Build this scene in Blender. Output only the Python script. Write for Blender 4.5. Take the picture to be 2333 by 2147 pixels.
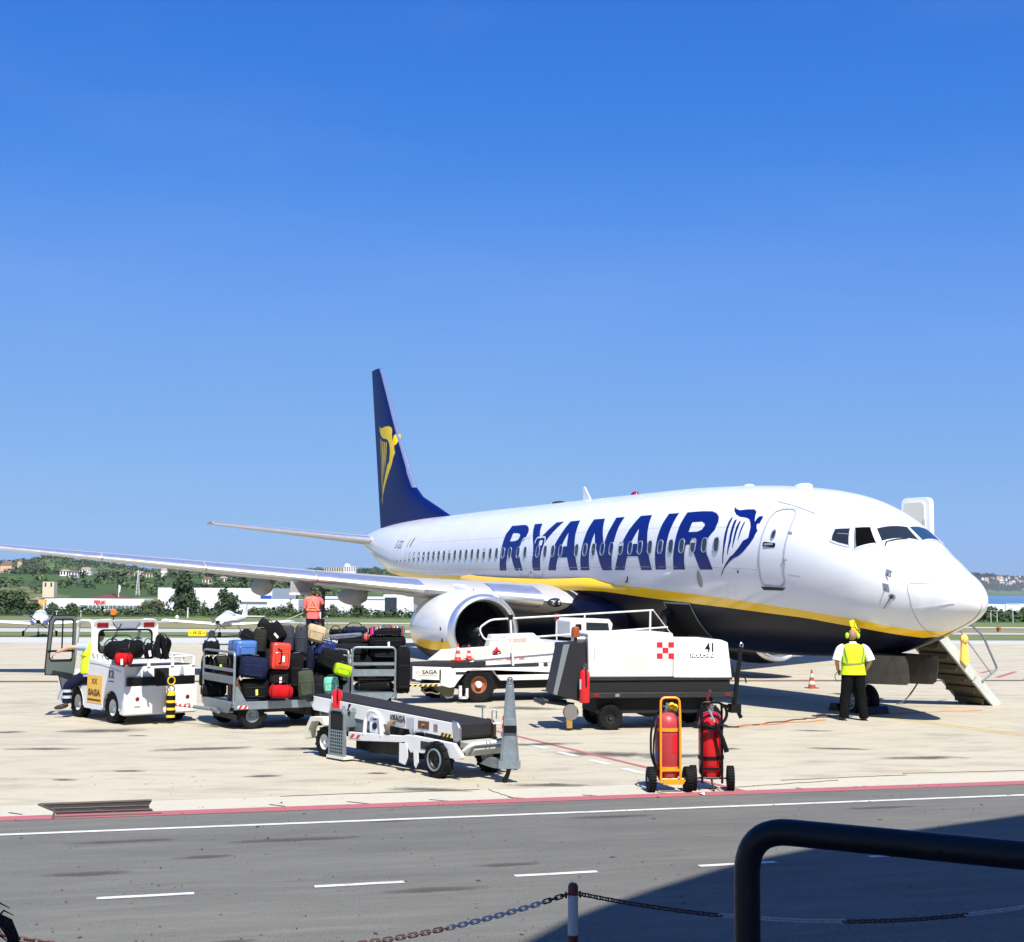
import bpy, bmesh, math, random
from math import sin, cos, pi, radians, sqrt, atan2, asin, exp
from mathutils import Vector, Matrix
from mathutils.geometry import tessellate_polygon
import numpy as np

for o in list(bpy.data.objects): bpy.data.objects.remove(o)
SC = bpy.context.scene
# ------------------------------------------------------------------ camera
cam_d = bpy.data.cameras.new('camera'); CAM = bpy.data.objects.new('camera', cam_d)
SC.collection.objects.link(CAM); SC.camera = CAM
CL = Vector((19.4396, -19.2043, 2.6201)); YAW, PITCH, ROLL = 2.71178, .08946, .007
_f = Vector((cos(YAW)*cos(PITCH), sin(YAW)*cos(PITCH), sin(PITCH)))
_r = Vector((sin(YAW), -cos(YAW), 0)); _u = _r.cross(_f)
_R = _r*cos(ROLL)+_u*sin(ROLL); _U = _u*cos(ROLL)-_r*sin(ROLL)
CAM.matrix_world = Matrix(((_R.x, _U.x, -_f.x, CL.x), (_R.y, _U.y, -_f.y, CL.y), (_R.z, _U.z, -_f.z, CL.z), (0, 0, 0, 1)))
cam_d.sensor_fit = 'HORIZONTAL'; cam_d.sensor_width = 36.0; cam_d.lens = 36.0*3012.6/2333
cam_d.clip_start = 0.05; cam_d.clip_end = 40000
# ------------------------------------------------------------------ sky, sun, exposure
SUNV = Vector((1.0, -0.16, 1.40)).normalized()
SUN_EL = asin(SUNV.z)
W = bpy.data.worlds.new('World'); SC.world = W; W.use_nodes = True
wn = W.node_tree.nodes; wl = W.node_tree.links
for n in list(wn): wn.remove(n)
wout = wn.new('ShaderNodeOutputWorld'); wbg = wn.new('ShaderNodeBackground'); sky = wn.new('ShaderNodeTexSky')
sky.sky_type = 'NISHITA'; sky.sun_disc = False; sky.sun_elevation = SUN_EL
sky.sun_rotation = atan2(SUNV.x, SUNV.y)
sky.altitude = 0; sky.air_density = 1.0; sky.dust_density = 0.6; sky.ozone_density = 3.0
whs = wn.new('ShaderNodeHueSaturation'); whs.inputs['Saturation'].default_value = 1.08; whs.inputs['Hue'].default_value = 0.505
wmx = wn.new('ShaderNodeMix'); wmx.data_type = 'RGBA'; wmx.blend_type = 'MULTIPLY'; wmx.inputs['Factor'].default_value = 1; wmx.inputs[7].default_value = (.80, .94, 1.12, 1)
wl.new(sky.outputs[0], wmx.inputs[6]); wl.new(wmx.outputs[2], whs.inputs['Color']); 
def wscale(src, k):
    n = wn.new('ShaderNodeVectorMath'); n.operation = 'SCALE'; n.inputs['Scale'].default_value = k; wl.new(src, n.inputs[0]); return n.outputs[0]
wcv = wn.new('ShaderNodeRGBCurve'); wl.new(wscale(whs.outputs[0], .1257), wcv.inputs['Color'])
for ci, pts in enumerate((((0, 0), (.10, .050), (.18, .155), (.41, .27), (.56, .31), (1, .44)), ((0, 0), (.22, .215), (.38, .37), (.69, .50), (.80, .54), (1, .64)), ((0, 0), (.30, .50), (.54, .76), (.80, .90), (.97, .90), (1, .92)))):
    cu = wcv.mapping.curves[ci]; cu.points[0].location = pts[0]; cu.points[1].location = pts[-1]
    for p in pts[1:-1]: cu.points.new(*p)
wcv.mapping.update()
wtc = wn.new('ShaderNodeTexCoord'); wmp = wn.new('ShaderNodeMapping'); wmp.inputs['Scale'].default_value = (2.2, 2.2, 9.0); wl.new(wtc.outputs['Generated'], wmp.inputs[0])
wnz = wn.new('ShaderNodeTexNoise'); wnz.inputs['Scale'].default_value = 1.6; wnz.inputs['Detail'].default_value = 7; wnz.inputs['Roughness'].default_value = .55; wl.new(wmp.outputs[0], wnz.inputs['Vector'])
wmr = wn.new('ShaderNodeMapRange'); wmr.inputs['From Min'].default_value = .48; wmr.inputs['From Max'].default_value = .78; wmr.inputs['To Max'].default_value = .05; wl.new(wnz.outputs[0], wmr.inputs['Value'])
wcl = wn.new('ShaderNodeMix'); wcl.data_type = 'RGBA'; wl.new(wmr.outputs[0], wcl.inputs['Factor']); wl.new(wscale(wcv.outputs[0], 1/.1257), wcl.inputs[6]); wcl.inputs[7].default_value = (5.0, 6.0, 7.3, 1)
wl.new(wcl.outputs[2], wbg.inputs[0]); wl.new(wbg.outputs[0], wout.inputs[0])
wbg.inputs[1].default_value = 0.076
sd = bpy.data.lights.new('sun', 'SUN'); sd.energy = 5.0; sd.angle = radians(.53); sd.color = (1.0, .955, .88)
SUN = bpy.data.objects.new('sun', sd); SC.collection.objects.link(SUN)
SUN.rotation_euler = SUNV.to_track_quat('Z', 'Y').to_euler()
SC.view_settings.view_transform = 'Standard'; SC.view_settings.look = 'None'
SC.view_settings.gamma = 1.0; SC.view_settings.use_curve_mapping = False
SC.view_settings.exposure = 0.66
SC.render.engine = 'CYCLES'
SC.cycles.max_bounces = 6; SC.cycles.transparent_max_bounces = 8

# ------------------------------------------------------------------ helpers
rnd = random.Random(7)
def link(o): SC.collection.objects.link(o); return o
def tag(o, label=None, cat=None, group=None, kind=None):
    if label: o['label'] = label
    if cat: o['category'] = cat
    if group: o['group'] = group
    if kind: o['kind'] = kind
    return o
def thing(name, label, cat, loc=(0, 0, 0), rz=0, group=None):
    o = bpy.data.objects.new(name, None); link(o); o.location = loc; o.rotation_euler = (0, 0, rz)
    o.empty_display_size = .3
    return tag(o, label, cat, group)
def T(x=0, y=0, z=0): return Matrix.Translation((x, y, z))
def Rz(a): return Matrix.Rotation(a, 4, 'Z')
def Ry(a): return Matrix.Rotation(a, 4, 'Y')
def Rx(a): return Matrix.Rotation(a, 4, 'X')
def Sc(x, y, z): return Matrix.Diagonal((x, y, z, 1))
class MB:
    def __init__(s): s.v = []; s.f = []; s.m = []
    def add(s, vs, fs, mi=0, M=None):
        b = len(s.v)
        if M is not None: vs = [M @ Vector(v) for v in vs]
        s.v += [tuple(v) for v in vs]; s.f += [tuple(i+b for i in f) for f in fs]
        s.m += (mi if isinstance(mi, list) else [mi]*len(fs)); return s
    def box(s, x0, x1, y0, y1, z0, z1, mi=0, M=None):
        v = [(x0, y0, z0), (x1, y0, z0), (x1, y1, z0), (x0, y1, z0), (x0, y0, z1), (x1, y0, z1), (x1, y1, z1), (x0, y1, z1)]
        return s.add(v, [(0, 3, 2, 1), (4, 5, 6, 7), (0, 1, 5, 4), (1, 2, 6, 5), (2, 3, 7, 6), (3, 0, 4, 7)], mi, M)
    def prism(s, pts, a, b, axis='y', mi=0, M=None):
        # pts 2D polygon extruded from a to b along axis; axis y: pts=(x,z); x: pts=(y,z); z: pts=(x,y)
        f = {'y': lambda p, t: (p[0], t, p[1]), 'x': lambda p, t: (t, p[0], p[1]), 'z': lambda p, t: (p[0], p[1], t)}[axis]
        n = len(pts); v = [f(p, a) for p in pts]+[f(p, b) for p in pts]
        tri = tessellate_polygon([[Vector((p[0], p[1], 0)) for p in pts]])
        F = [tuple(t) for t in tri]+[tuple(i+n for i in t[::-1]) for t in tri]
        F += [(i, (i+1) % n, (i+1) % n+n, i+n) for i in range(n)]
        return s.add(v, F, mi, M)
    def lathe(s, prof, n=24, mi=0, M=None, axis='z', a0=0, a1=2*pi):
        # prof list of (r, h)
        full = abs(a1-a0-2*pi) < 1e-6; k = n if full else n+1; v = []; F = []
        for i in range(k):
            a = a0+(a1-a0)*i/n; c, q = cos(a), sin(a)
            for r, h in prof:
                v.append({'z': (r*c, r*q, h), 'x': (h, r*c, r*q), 'y': (r*c, h, r*q)}[axis])
        m = len(prof)
        for i in range(n):
            j = (i+1) % k
            for t in range(m-1): F.append((i*m+t, j*m+t, j*m+t+1, i*m+t+1))
        return s.add(v, F, mi, M)
    def cyl(s, r, h0, h1, n=16, mi=0, M=None, axis='z', r2=None):
        r2 = r if r2 is None else r2
        return s.lathe([(1e-4, h0), (r, h0), (r2, h1), (1e-4, h1)], n, mi, M, axis)
    def tube(s, path, r, n=8, mi=0, M=None, closed=False, cap=True):
        P = [Vector(p) for p in path]; k = len(P); v = []; F = []
        rr = r if isinstance(r, (list, tuple)) else [r]*k
        up = None
        for i, p in enumerate(P):
            if closed: d = (P[(i+1) % k]-P[i-1])
            else: d = (P[min(i+1, k-1)]-P[max(i-1, 0)])
            if d.length < 1e-9: d = Vector((0, 0, 1))
            d.normalize()
            if up is None:
                up = Vector((0, 0, 1)) if abs(d.z) < .9 else Vector((1, 0, 0))
            a = d.cross(up)
            if a.length < 1e-6: a = d.orthogonal()
            a.normalize(); b = a.cross(d).normalized(); up = b
            for j in range(n):
                t = 2*pi*j/n; v.append(p+(a*cos(t)+b*sin(t))*rr[i])
        R = k if closed else k-1
        for i in range(R):
            i2 = (i+1) % k
            for j in range(n): F.append((i*n+j, i*n+(j+1) % n, i2*n+(j+1) % n, i2*n+j))
        if not closed and cap: F += [tuple(range(n))[::-1], tuple((k-1)*n+j for j in range(n))]
        return s.add(v, F, mi, M)
    def ball(s, c, r, n=12, m=8, mi=0, M=None):
        rx, ry, rz = (r, r, r) if not isinstance(r, (tuple, list)) else r
        v = []; F = []
        for i in range(m+1):
            t = pi*i/m-pi/2
            for j in range(n):
                a = 2*pi*j/n; v.append((c[0]+rx*cos(t)*cos(a), c[1]+ry*cos(t)*sin(a), c[2]+rz*sin(t)))
        for i in range(m):
            for j in range(n): F.append((i*n+j, i*n+(j+1) % n, (i+1)*n+(j+1) % n, (i+1)*n+j))
        return s.add(v, F, mi, M)
    def mesh(s, name, mats, smooth=True, ang=35):
        me = bpy.data.meshes.new(name); me.from_pydata([tuple(v) for v in s.v], [], s.f)
        for m in (mats if isinstance(mats, (list, tuple)) else [mats]): me.materials.append(m)
        if any(s.m): me.polygons.foreach_set('material_index', s.m)
        bm = bmesh.new(); bm.from_mesh(me); bmesh.ops.remove_doubles(bm, verts=bm.verts, dist=1e-5)
        bmesh.ops.recalc_face_normals(bm, faces=bm.faces); bm.to_mesh(me); bm.free()
        if smooth:
            me.shade_smooth(); me.set_sharp_from_angle(angle=radians(ang))
        return me
    def build(s, name, mats, parent=None, loc=None, bev=0, smooth=True, ang=35, seg=2):
        o = bpy.data.objects.new(name, s.mesh(name, mats, smooth, ang)); link(o)
        if parent: o.parent = parent
        if loc is not None: o.location = loc
        if bev:
            b = o.modifiers.new('bevel', 'BEVEL'); b.width = bev; b.segments = seg; b.limit_method = 'ANGLE'; b.angle_limit = radians(40)
        return o
def copy_obj(o, parent=None, loc=None, M=None):
    c = o.copy(); link(c)
    if parent is not None: c.parent = parent
    if loc is not None: c.location = loc
    if M is not None: c.matrix_local = M
    return c
def copy_tree(root, loc, rz, label, group=None):
    r = root.copy(); link(r); r.location = loc; r.rotation_euler = (0, 0, rz); r['label'] = label
    if group: r['group'] = group
    for ch in list(root.children):
        c = ch.copy(); link(c); c.parent = r
        for g in ch.children:
            d = g.copy(); link(d); d.parent = c
    return r
def inst(name, me, parent=None, loc=(0, 0, 0), rot=(0, 0, 0), scale=None):
    o = bpy.data.objects.new(name, me); link(o); o.parent = parent; o.location = loc; o.rotation_euler = rot
    if scale: o.scale = scale
    return o
def arc(cx, cy, r, a0, a1, n): return [(cx+r*cos(radians(a0+(a1-a0)*i/n)), cy+r*sin(radians(a0+(a1-a0)*i/n))) for i in range(n+1)]
def rrect(x0, x1, y0, y1, r, n=4):
    return arc(x1-r, y1-r, r, 0, 90, n)+arc(x0+r, y1-r, r, 90, 180, n)+arc(x0+r, y0+r, r, 180, 270, n)+arc(x1-r, y0+r, r, 270, 360, n)
def bent(pts, r=.1, n=5):
    # polyline with rounded corners
    P = [Vector(p) for p in pts]; out = [P[0]]
    for i in range(1, len(P)-1):
        a, b, c = P[i-1], P[i], P[i+1]; d1 = (a-b); d2 = (c-b); k = min(r, d1.length*.49, d2.length*.49)
        p1 = b+d1.normalized()*k; p2 = b+d2.normalized()*k
        for j in range(n+1):
            t = j/n; out.append(p1*(1-t)**2+b*2*t*(1-t)+p2*t*t)
    out.append(P[-1]); return out

def text_mesh(name, body, size, mat, parent, M, shear=0, extr=.0015, bold=0, align='CENTER', sx=1):
    cu = bpy.data.curves.new(name, 'FONT'); cu.body = body; cu.size = size; cu.shear = shear; cu.extrude = extr
    cu.align_x = align; cu.align_y = 'CENTER'; cu.offset = bold; cu.resolution_u = 2
    o = bpy.data.objects.new(name, cu); link(o); dg = bpy.context.evaluated_depsgraph_get()
    me = bpy.data.meshes.new_from_object(o.evaluated_get(dg)); bpy.data.objects.remove(o); bpy.data.curves.remove(cu)
    me.materials.clear(); me.materials.append(mat); me.name = name
    me.transform(M @ Sc(sx, 1, 1)); o = bpy.data.objects.new(name, me); link(o); o.parent = parent
    return o
# orientation for text: plane with normal n (unit), horizontal direction h, up u, at point p
def frame(p, h, u, off=.004):
    h = Vector(h).normalized(); u = Vector(u); n = h.cross(u).normalized(); u = n.cross(h).normalized(); p = Vector(p)+n*off
    return Matrix(((h.x, u.x, n.x, p.x), (h.y, u.y, n.y, p.y), (h.z, u.z, n.z, p.z), (0, 0, 0, 1)))

# ------------------------------------------------------------------ materials
MAT = {}
def mat(name, col, rough=.5, metal=0, var=0., vs=3., bump=0., bs=40., spec=.5, alpha=1, trans=0, coat=0, dirt=None, dirts=2.5, dirta=.4, emis=None, rv=.0, ior=1.45):
    if name in MAT: return MAT[name]
    m = bpy.data.materials.new(name); m.use_nodes = True; nt = m.node_tree; N = nt.nodes; Lk = nt.links
    b = N['Principled BSDF']; b.inputs['Roughness'].default_value = rough; b.inputs['Metallic'].default_value = metal
    b.inputs['Specular IOR Level'].default_value = spec; b.inputs['IOR'].default_value = ior
    c4 = (*col, 1)
    b.inputs['Base Color'].default_value = c4
    if coat: b.inputs['Coat Weight'].default_value = coat; b.inputs['Coat Roughness'].default_value = .08
    if trans: b.inputs['Transmission Weight'].default_value = trans
    if alpha < 1: b.inputs['Alpha'].default_value = alpha
    if emis: b.inputs['Emission Color'].default_value = (*emis[:3], 1); b.inputs['Emission Strength'].default_value = emis[3]
    tc = N.new('ShaderNodeTexCoord'); src = None
    if var:
        nz = N.new('ShaderNodeTexNoise'); nz.inputs['Scale'].default_value = vs; nz.inputs['Detail'].default_value = 6; nz.inputs['Roughness'].default_value = .62
        Lk.new(tc.outputs['Object'], nz.inputs['Vector'])
        mr = N.new('ShaderNodeMapRange'); mr.inputs['From Min'].default_value = .3; mr.inputs['From Max'].default_value = .7
        mr.inputs['To Min'].default_value = 1-var; mr.inputs['To Max'].default_value = 1+var*.6; Lk.new(nz.outputs[0], mr.inputs['Value'])
        mx = N.new('ShaderNodeVectorMath'); mx.operation = 'SCALE'; mx.inputs[0].default_value = col; Lk.new(mr.outputs[0], mx.inputs['Scale'])
        src = mx.outputs[0]
    if dirt:
        nd = N.new('ShaderNodeTexNoise'); nd.inputs['Scale'].default_value = dirts; nd.inputs['Detail'].default_value = 8; nd.inputs['Roughness'].default_value = .7
        Lk.new(tc.outputs['Object'], nd.inputs['Vector'])
        rp = N.new('ShaderNodeMapRange'); rp.inputs['From Min'].default_value = .5; rp.inputs['From Max'].default_value = .72; rp.inputs['To Max'].default_value = dirta
        Lk.new(nd.outputs[0], rp.inputs['Value']); mm = N.new('ShaderNodeMix'); mm.data_type = 'RGBA'
        Lk.new(rp.outputs[0], mm.inputs['Factor'])
        if src: Lk.new(src, mm.inputs[6])
        else: mm.inputs[6].default_value = c4
        mm.inputs[7].default_value = (*dirt, 1); src = mm.outputs[2]
    if src: Lk.new(src, b.inputs['Base Color'])
    if rv:
        nr = N.new('ShaderNodeTexNoise'); nr.inputs['Scale'].default_value = vs*2.3; nr.inputs['Detail'].default_value = 5; Lk.new(tc.outputs['Object'], nr.inputs['Vector'])
        r2 = N.new('ShaderNodeMapRange'); r2.inputs['To Min'].default_value = max(.02, rough-rv); r2.inputs['To Max'].default_value = min(1, rough+rv)
        Lk.new(nr.outputs[0], r2.inputs['Value']); Lk.new(r2.outputs[0], b.inputs['Roughness'])
    if bump:
        nb = N.new('ShaderNodeTexNoise'); nb.inputs['Scale'].default_value = bs; nb.inputs['Detail'].default_value = 4; Lk.new(tc.outputs['Object'], nb.inputs['Vector'])
        bp = N.new('ShaderNodeBump'); bp.inputs['Strength'].default_value = bump; bp.inputs['Distance'].default_value = .02
        Lk.new(nb.outputs[0], bp.inputs['Height']); Lk.new(bp.outputs[0], b.inputs['Normal'])
    MAT[name] = m; return m
white = mat('white_paint', (.70, .70, .67), .38, var=.05, vs=1.6, dirt=(.45, .42, .36), dirts=1.8, dirta=.28, rv=.1)
acwhite = mat('aircraft_white', (.74, .75, .755), .22, var=.03, vs=.7, dirt=(.55, .55, .54), dirts=.9, dirta=.16, coat=.5, rv=.06)
acgrey = mat('aircraft_grey', (.38, .375, .36), .38, var=.08, vs=1.2, dirt=(.28, .26, .23), dirts=1.2, dirta=.35)
yellow = mat('livery_yellow', (.95, .58, .006), .25, var=.04, vs=1.5, coat=.4)
navy = mat('livery_navy', (.002, .003, .015), .35, var=.1, vs=1.2, spec=.25)
blue = mat('livery_blue', (.003, .012, .15), .3, var=.05, vs=1.2, spec=.35)
alu = mat('polished_aluminium', (.74, .76, .79), .32, metal=.85, var=.05, vs=2, rv=.1)
steel = mat('steel', (.45, .46, .47), .38, metal=.9, var=.1, vs=6)
galv = mat('galvanised_steel', (.26, .31, .33), .48, metal=.55, var=.16, vs=9, dirt=(.2, .19, .17), dirts=5, dirta=.5, rv=.12)
black = mat('black_rubber', (.009, .009, .0095), .8, var=.3, vs=14, bump=.3, bs=60, spec=.2)
blackp = mat('black_paint', (.006, .006, .0065), .45, var=.2, vs=5, spec=.3)
darkgrey = mat('dark_grey_paint', (.022, .023, .025), .5, var=.2, vs=5, dirt=(.07, .06, .05), dirta=.3, spec=.35)
red = mat('red_paint', (.58, .012, .014), .3, var=.08, vs=8, coat=.3)
fadedred = mat('faded_red_paint', (.42, .045, .05), .4, var=.12, vs=7, dirt=(.5, .2, .2), dirts=4, dirta=.3)
orange = mat('orange_paint', (.85, .30, .012), .38, var=.08, vs=8)
glass = mat('dark_glass', (.02, .026, .032), .07, spec=.8)
cglass = mat('clear_glass', (.9, .95, .93), .02, trans=1, ior=1.05)
amber = mat('amber_plastic', (.75, .16, .01), .25, var=.1, coat=.4)
redlens = mat('red_lens', (.20, .008, .010), .2, coat=.5)
skin = mat('skin', (.50, .27, .18), .55, var=.08, vs=12)
# ------------------------------------------------------------------ ground, apron, road
FH = Vector((-.90904, .41670, 0)); RH = Vector((.41670, .90904, 0)); C0 = Vector((CL.x, CL.y, 0))
def V(d, l, z=0): return C0+FH*d+RH*l+Vector((0, 0, z))
def U(u, d, z=0): return V(d, (u-1166)/3012*d, z)     # by compass bearing u and distance d
def HZ(u): return 1343.7+.007*(u-1166)
def zat(u, v, d): return CL.z+(HZ(u)-v)/3012*d
def structure(o, label=None): o['kind'] = 'structure'; return o
def sheet(name, pts, m, z, parent=None, div=0):
    mb = MB(); P = [Vector((p[0], p[1], z)) for p in pts]
    tri = tessellate_polygon([P]); mb.add(P, [tuple(t) for t in tri]); return mb.build(name, m, parent, smooth=False)
def line2(a, b, ext=60):
    a = Vector((a[0], a[1], 0)); b = Vector((b[0], b[1], 0)); d = (b-a).normalized(); return a-d*ext, b+d*ext

def ground_mat(name, layers, base, rough=.9, bump=.25, bs=30, seed=0, streak=None):
    # layers: list of (scale xyz, detail, lo, hi, colour, amount)
    m = bpy.data.materials.new(name); m.use_nodes = True; N = m.node_tree.nodes; Lk = m.node_tree.links; b = N['Principled BSDF']
    b.inputs['Roughness'].default_value = rough; b.inputs['Specular IOR Level'].default_value = .3
    tc = N.new('ShaderNodeTexCoord'); cur = None
    for i, (sc, det, lo, hi, col, am) in enumerate(layers):
        mp = N.new('ShaderNodeMapping'); mp.vector_type = 'TEXTURE'; mp.inputs['Scale'].default_value = tuple(1/q for q in sc); mp.inputs['Location'].default_value = (i*37.0+seed, i*13.0, 0)
        mp.inputs['Rotation'].default_value = (0, 0, streak or 0)
        Lk.new(tc.outputs['Object'], mp.inputs[0]); nz = N.new('ShaderNodeTexNoise'); nz.inputs['Scale'].default_value = 1; nz.inputs['Detail'].default_value = det
        nz.inputs['Roughness'].default_value = .65
        Lk.new(mp.outputs[0], nz.inputs['Vector']); r = N.new('ShaderNodeMapRange'); r.inputs['From Min'].default_value = lo; r.inputs['From Max'].default_value = hi; r.inputs['To Max'].default_value = am
        Lk.new(nz.outputs[0], r.inputs['Value']); mx = N.new('ShaderNodeMix'); mx.data_type = 'RGBA'; Lk.new(r.outputs[0], mx.inputs['Factor'])
        if cur: Lk.new(cur, mx.inputs[6])
        else: mx.inputs[6].default_value = (*base, 1)
        mx.inputs[7].default_value = (*col, 1); cur = mx.outputs[2]
    Lk.new(cur, b.inputs['Base Color'])
    nb = N.new('ShaderNodeTexNoise'); nb.inputs['Scale'].default_value = bs; nb.inputs['Detail'].default_value = 5; Lk.new(tc.outputs['Object'], nb.inputs['Vector'])
    bp = N.new('ShaderNodeBump'); bp.inputs['Strength'].default_value = bump; bp.inputs['Distance'].default_value = .02; Lk.new(nb.outputs[0], bp.inputs['Height']); Lk.new(bp.outputs[0], b.inputs['Normal'])
    return m
RA = -1.40
concrete = ground_mat('apron_concrete', [((.12, .35, 1), 6, .4, .7, (.375, .335, .245), .7), ((1.0, 2.2, 1), 7, .48, .66, (.30, .265, .20), .6), ((.45, 1.2, 1), 8, .54, .68, (.24, .21, .155), .55),
    ((28, 28, 1), 3, .5, .8, (.22, .205, .17), .35), ((6, 16, 1), 6, .64, .74, (.15, .13, .10), .45)], (.445, .405, .30), .88, .2, 50, streak=1.25)
concrete_grey = ground_mat('apron_concrete_grey', [((.2, .6, 1), 6, .4, .7, (.40, .39, .36), .8), ((3, 12, 1), 6, .5, .75, (.30, .29, .27), .5)], (.44, .44, .43), .88, .2, 50, streak=1.25)
concrete_lt = ground_mat('kerb_concrete', [((1.2, 3, 1), 7, .45, .7, (.42, .39, .32), .7), ((20, 30, 1), 3, .5, .8, (.36, .34, .29), .4), ((4, 10, 1), 6, .62, .72, (.15, .12, .09), .7)], (.46, .43, .33), .88, .25, 50, streak=1.25)
asphalt = ground_mat('road_asphalt', [((.25, 1.6, 1), 7, .38, .68, (.094, .093, .077), .85), ((.7, 5.5, 1), 8, .48, .72, (.185, .180, .15), .75), ((45, 45, 1), 2, .42, .66, (.19, .185, .17), .55), ((6, 26, 1), 5, .61, .70, (.055, .045, .034), .7), ((.12, .3, 1), 4, .45, .7, (.09, .089, .08), .5)], (.136, .134, .112), .85, .5, 90, streak=1.40)
paint_red = ground_mat('red_road_paint', [((4, 12, 1), 7, .45, .65, (.22, .12, .12), .8), ((40, 40, 1), 2, .5, .8, (.2, .16, .15), .4)], (.40, .105, .12), .8, .3, 80, streak=1.4)
paint_white = ground_mat('white_road_paint', [((5, 16, 1), 7, .5, .68, (.28, .27, .25), .9)], (.58, .58, .55), .75, .3, 80, streak=1.4)
paint_yellow = ground_mat('yellow_road_paint', [((5, 16, 1), 7, .45, .68, (.38, .33, .2), .9)], (.62, .42, .05), .75, .3, 80)
grass_m = ground_mat('grass', [((.3, .3, 1), 7, .4, .65, (.085, .115, .03), .9), ((2.5, 2.5, 1), 7, .45, .7, (.20, .20, .085), .7), ((1, 1, 1), 4, .6, .7, (.26, .22, .12), .6)], (.13, .16, .055), .95, .6, 6)
grass_dry = ground_mat('dry_grass', [((.25, .25, 1), 7, .4, .65, (.15, .155, .055), .8), ((2.5, 2.5, 1), 7, .5, .7, (.30, .26, .15), .6)], (.215, .19, .10), .95, .6, 6)
taxi_m = ground_mat('taxiway_asphalt', [((.3, 2, 1), 6, .4, .7, (.30, .29, .28), .8)], (.40, .40, .39), .9, .2, 30, streak=1.14)

ground = structure(sheet('ground', [V(119, -6000), V(119, 6000), V(-6000, 6000), V(-6000, -6000)], grass_m, -.05))
# apron: long pours of concrete side by side; edges run almost square to the view
E = {'beige': ((-46.98, -14.77), (-32.25, 32.75)), 'grass': ((-53.81, -14.32), (-36.05, 36.58)), 'j1': ((-28.52, -15.97), (-18.83, 19.24)),
     'j2': ((-22.77, -16.35), (-13.25, 13.63)), 'b1': ((-20.23, -16.51), (-11.11, 11.47)), 'b2': ((-19.55, -16.57), (-10.6, 11.17)), 'j4': ((-15.13, -16.85), (-6.54, 6.87)),
     'kerb': ((2.22, -18.03), (4.57, -4.04)), 'red': ((3.08, -18.08), (5.33, -4.82))}
def strip(name, e0, e1, m, z, parent=None, g=.012, ext=70):
    a, b = line2(*e0, ext); c, d = line2(*e1, ext); n = (c-a); n = n.normalized()*g
    mb = MB(); P = [a+n, b+n, d-n, c-n]; P = [Vector((p.x, p.y, z)) for p in P]; Q = [Vector((p.x, p.y, z-.03)) for p in P]
    mb.add(P+Q, [(0, 1, 2, 3), (0, 4, 5, 1), (1, 5, 6, 2), (2, 6, 7, 3), (3, 7, 4, 0)])
    return mb.build(name, m, parent, smooth=False)
joint_m = mat('joint_filler', (.09, .075, .06), .9, var=.3, vs=2)
apron = structure(strip('apron', E['grass'], E['red'], joint_m, -.022, g=0, ext=72))
strip('concrete_strip', E['grass'], E['beige'], concrete_grey, 0, apron, .03)
strip('concrete_strip', E['beige'], E['j1'], concrete, 0, apron, .06)
strip('concrete_strip', E['j1'], E['j2'], concrete, 0, apron, .05)
strip('concrete_strip', E['j2'], E['b1'], concrete, 0, apron, .06)
rust = mat('rusty_grating', (.12, .062, .04), .8, var=.35, vs=2.5, dirt=(.2, .16, .12), dirts=6)
strip('drain_channel', E['b1'], E['b2'], rust, -.008, apron, .03)
strip('concrete_strip', E['b2'], E['j4'], concrete, 0, apron, .04)
strip('concrete_strip', E['j4'], E['kerb'], concrete, 0, apron, .012)
KS = strip('kerb_strip', E['kerb'], E['red'], concrete_lt, 0, apron, .01)
# slots of the drainage kerb, one every metre
sl = MB(); sl.prism([(-.16, -.03), (-.11, -.045), (.17, .02), (.15, .045), (-.13, -.005)], .0005, .004, 'z'); slm = sl.mesh('drain_slot', joint_m)
kd = Vector((.19, .982, 0)).normalized()
for i in range(-6, 16):
    if i in (1, ): continue
    p = Vector((3.08, -16.93, 0))+kd*(i*.995); o = inst('drain_slot', slm, apron, (p.x, p.y, 0), (0, 0, rnd.uniform(.3, .6)), (rnd.uniform(.7, 1.2), 1, 1))
# dark run-in ramp of the kerb
ramp_m = ground_mat('ramp_asphalt', [((3, 9, 1), 6, .4, .7, (.06, .045, .035), .8)], (.03, .023, .019), .9, .4, 60, streak=1.4)
rp = MB(); N_ = 12
def pv(u, v): # ground point by bearing and depression
    d = 3012.6*CL.z/((v-HZ(u))); return V(d, (u-1166)/3012.*d)
A0, A1, B0, B1 = pv(113, 1824), pv(366, 1815), pv(146, 1856), pv(398, 1847)
A0.z = A1.z = B0.z = B1.z = 0
for i in range(N_+1):
    t = i/N_
    c0 = A0.lerp(B0, t)+Vector((0, .10*sin(t*pi), 0)); c1 = A1.lerp(B1, t)-Vector((0, .10*sin(t*pi), 0))
    rp.v += [(c0.x, c0.y, .003), (c1.x, c1.y, .003)]
for i in range(N_): rp.f.append((2*i, 2*i+1, 2*i+3, 2*i+2)); rp.m.append(0)
rp.build('drain_ramp', ramp_m, apron, smooth=False)
rb = MB()
for i, t in enumerate((.03, .35, .62, .9)):
    a, b = A0.lerp(B0, t)+Vector((0, .10*sin(t*pi), 0)), A1.lerp(B1, t)-Vector((0, .10*sin(t*pi), 0)); rb.tube([a+Vector((0, 0, .012)), b+Vector((0, 0, .012))], .012 if i else .02, 5)
rb.tube([A0+Vector((0, 0, .01)), A0.lerp(B0, .5)+Vector((0, .10, .01)), B0+Vector((0, 0, .01))], .014, 5); rb.build('ramp_kerb', joint_m, apron)
# road
road = structure(sheet('road', [(3.08-2.3*.0+(-7.2), -80), (13.6, 46), (70, 46), (70, -80)], asphalt, .004))
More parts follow.
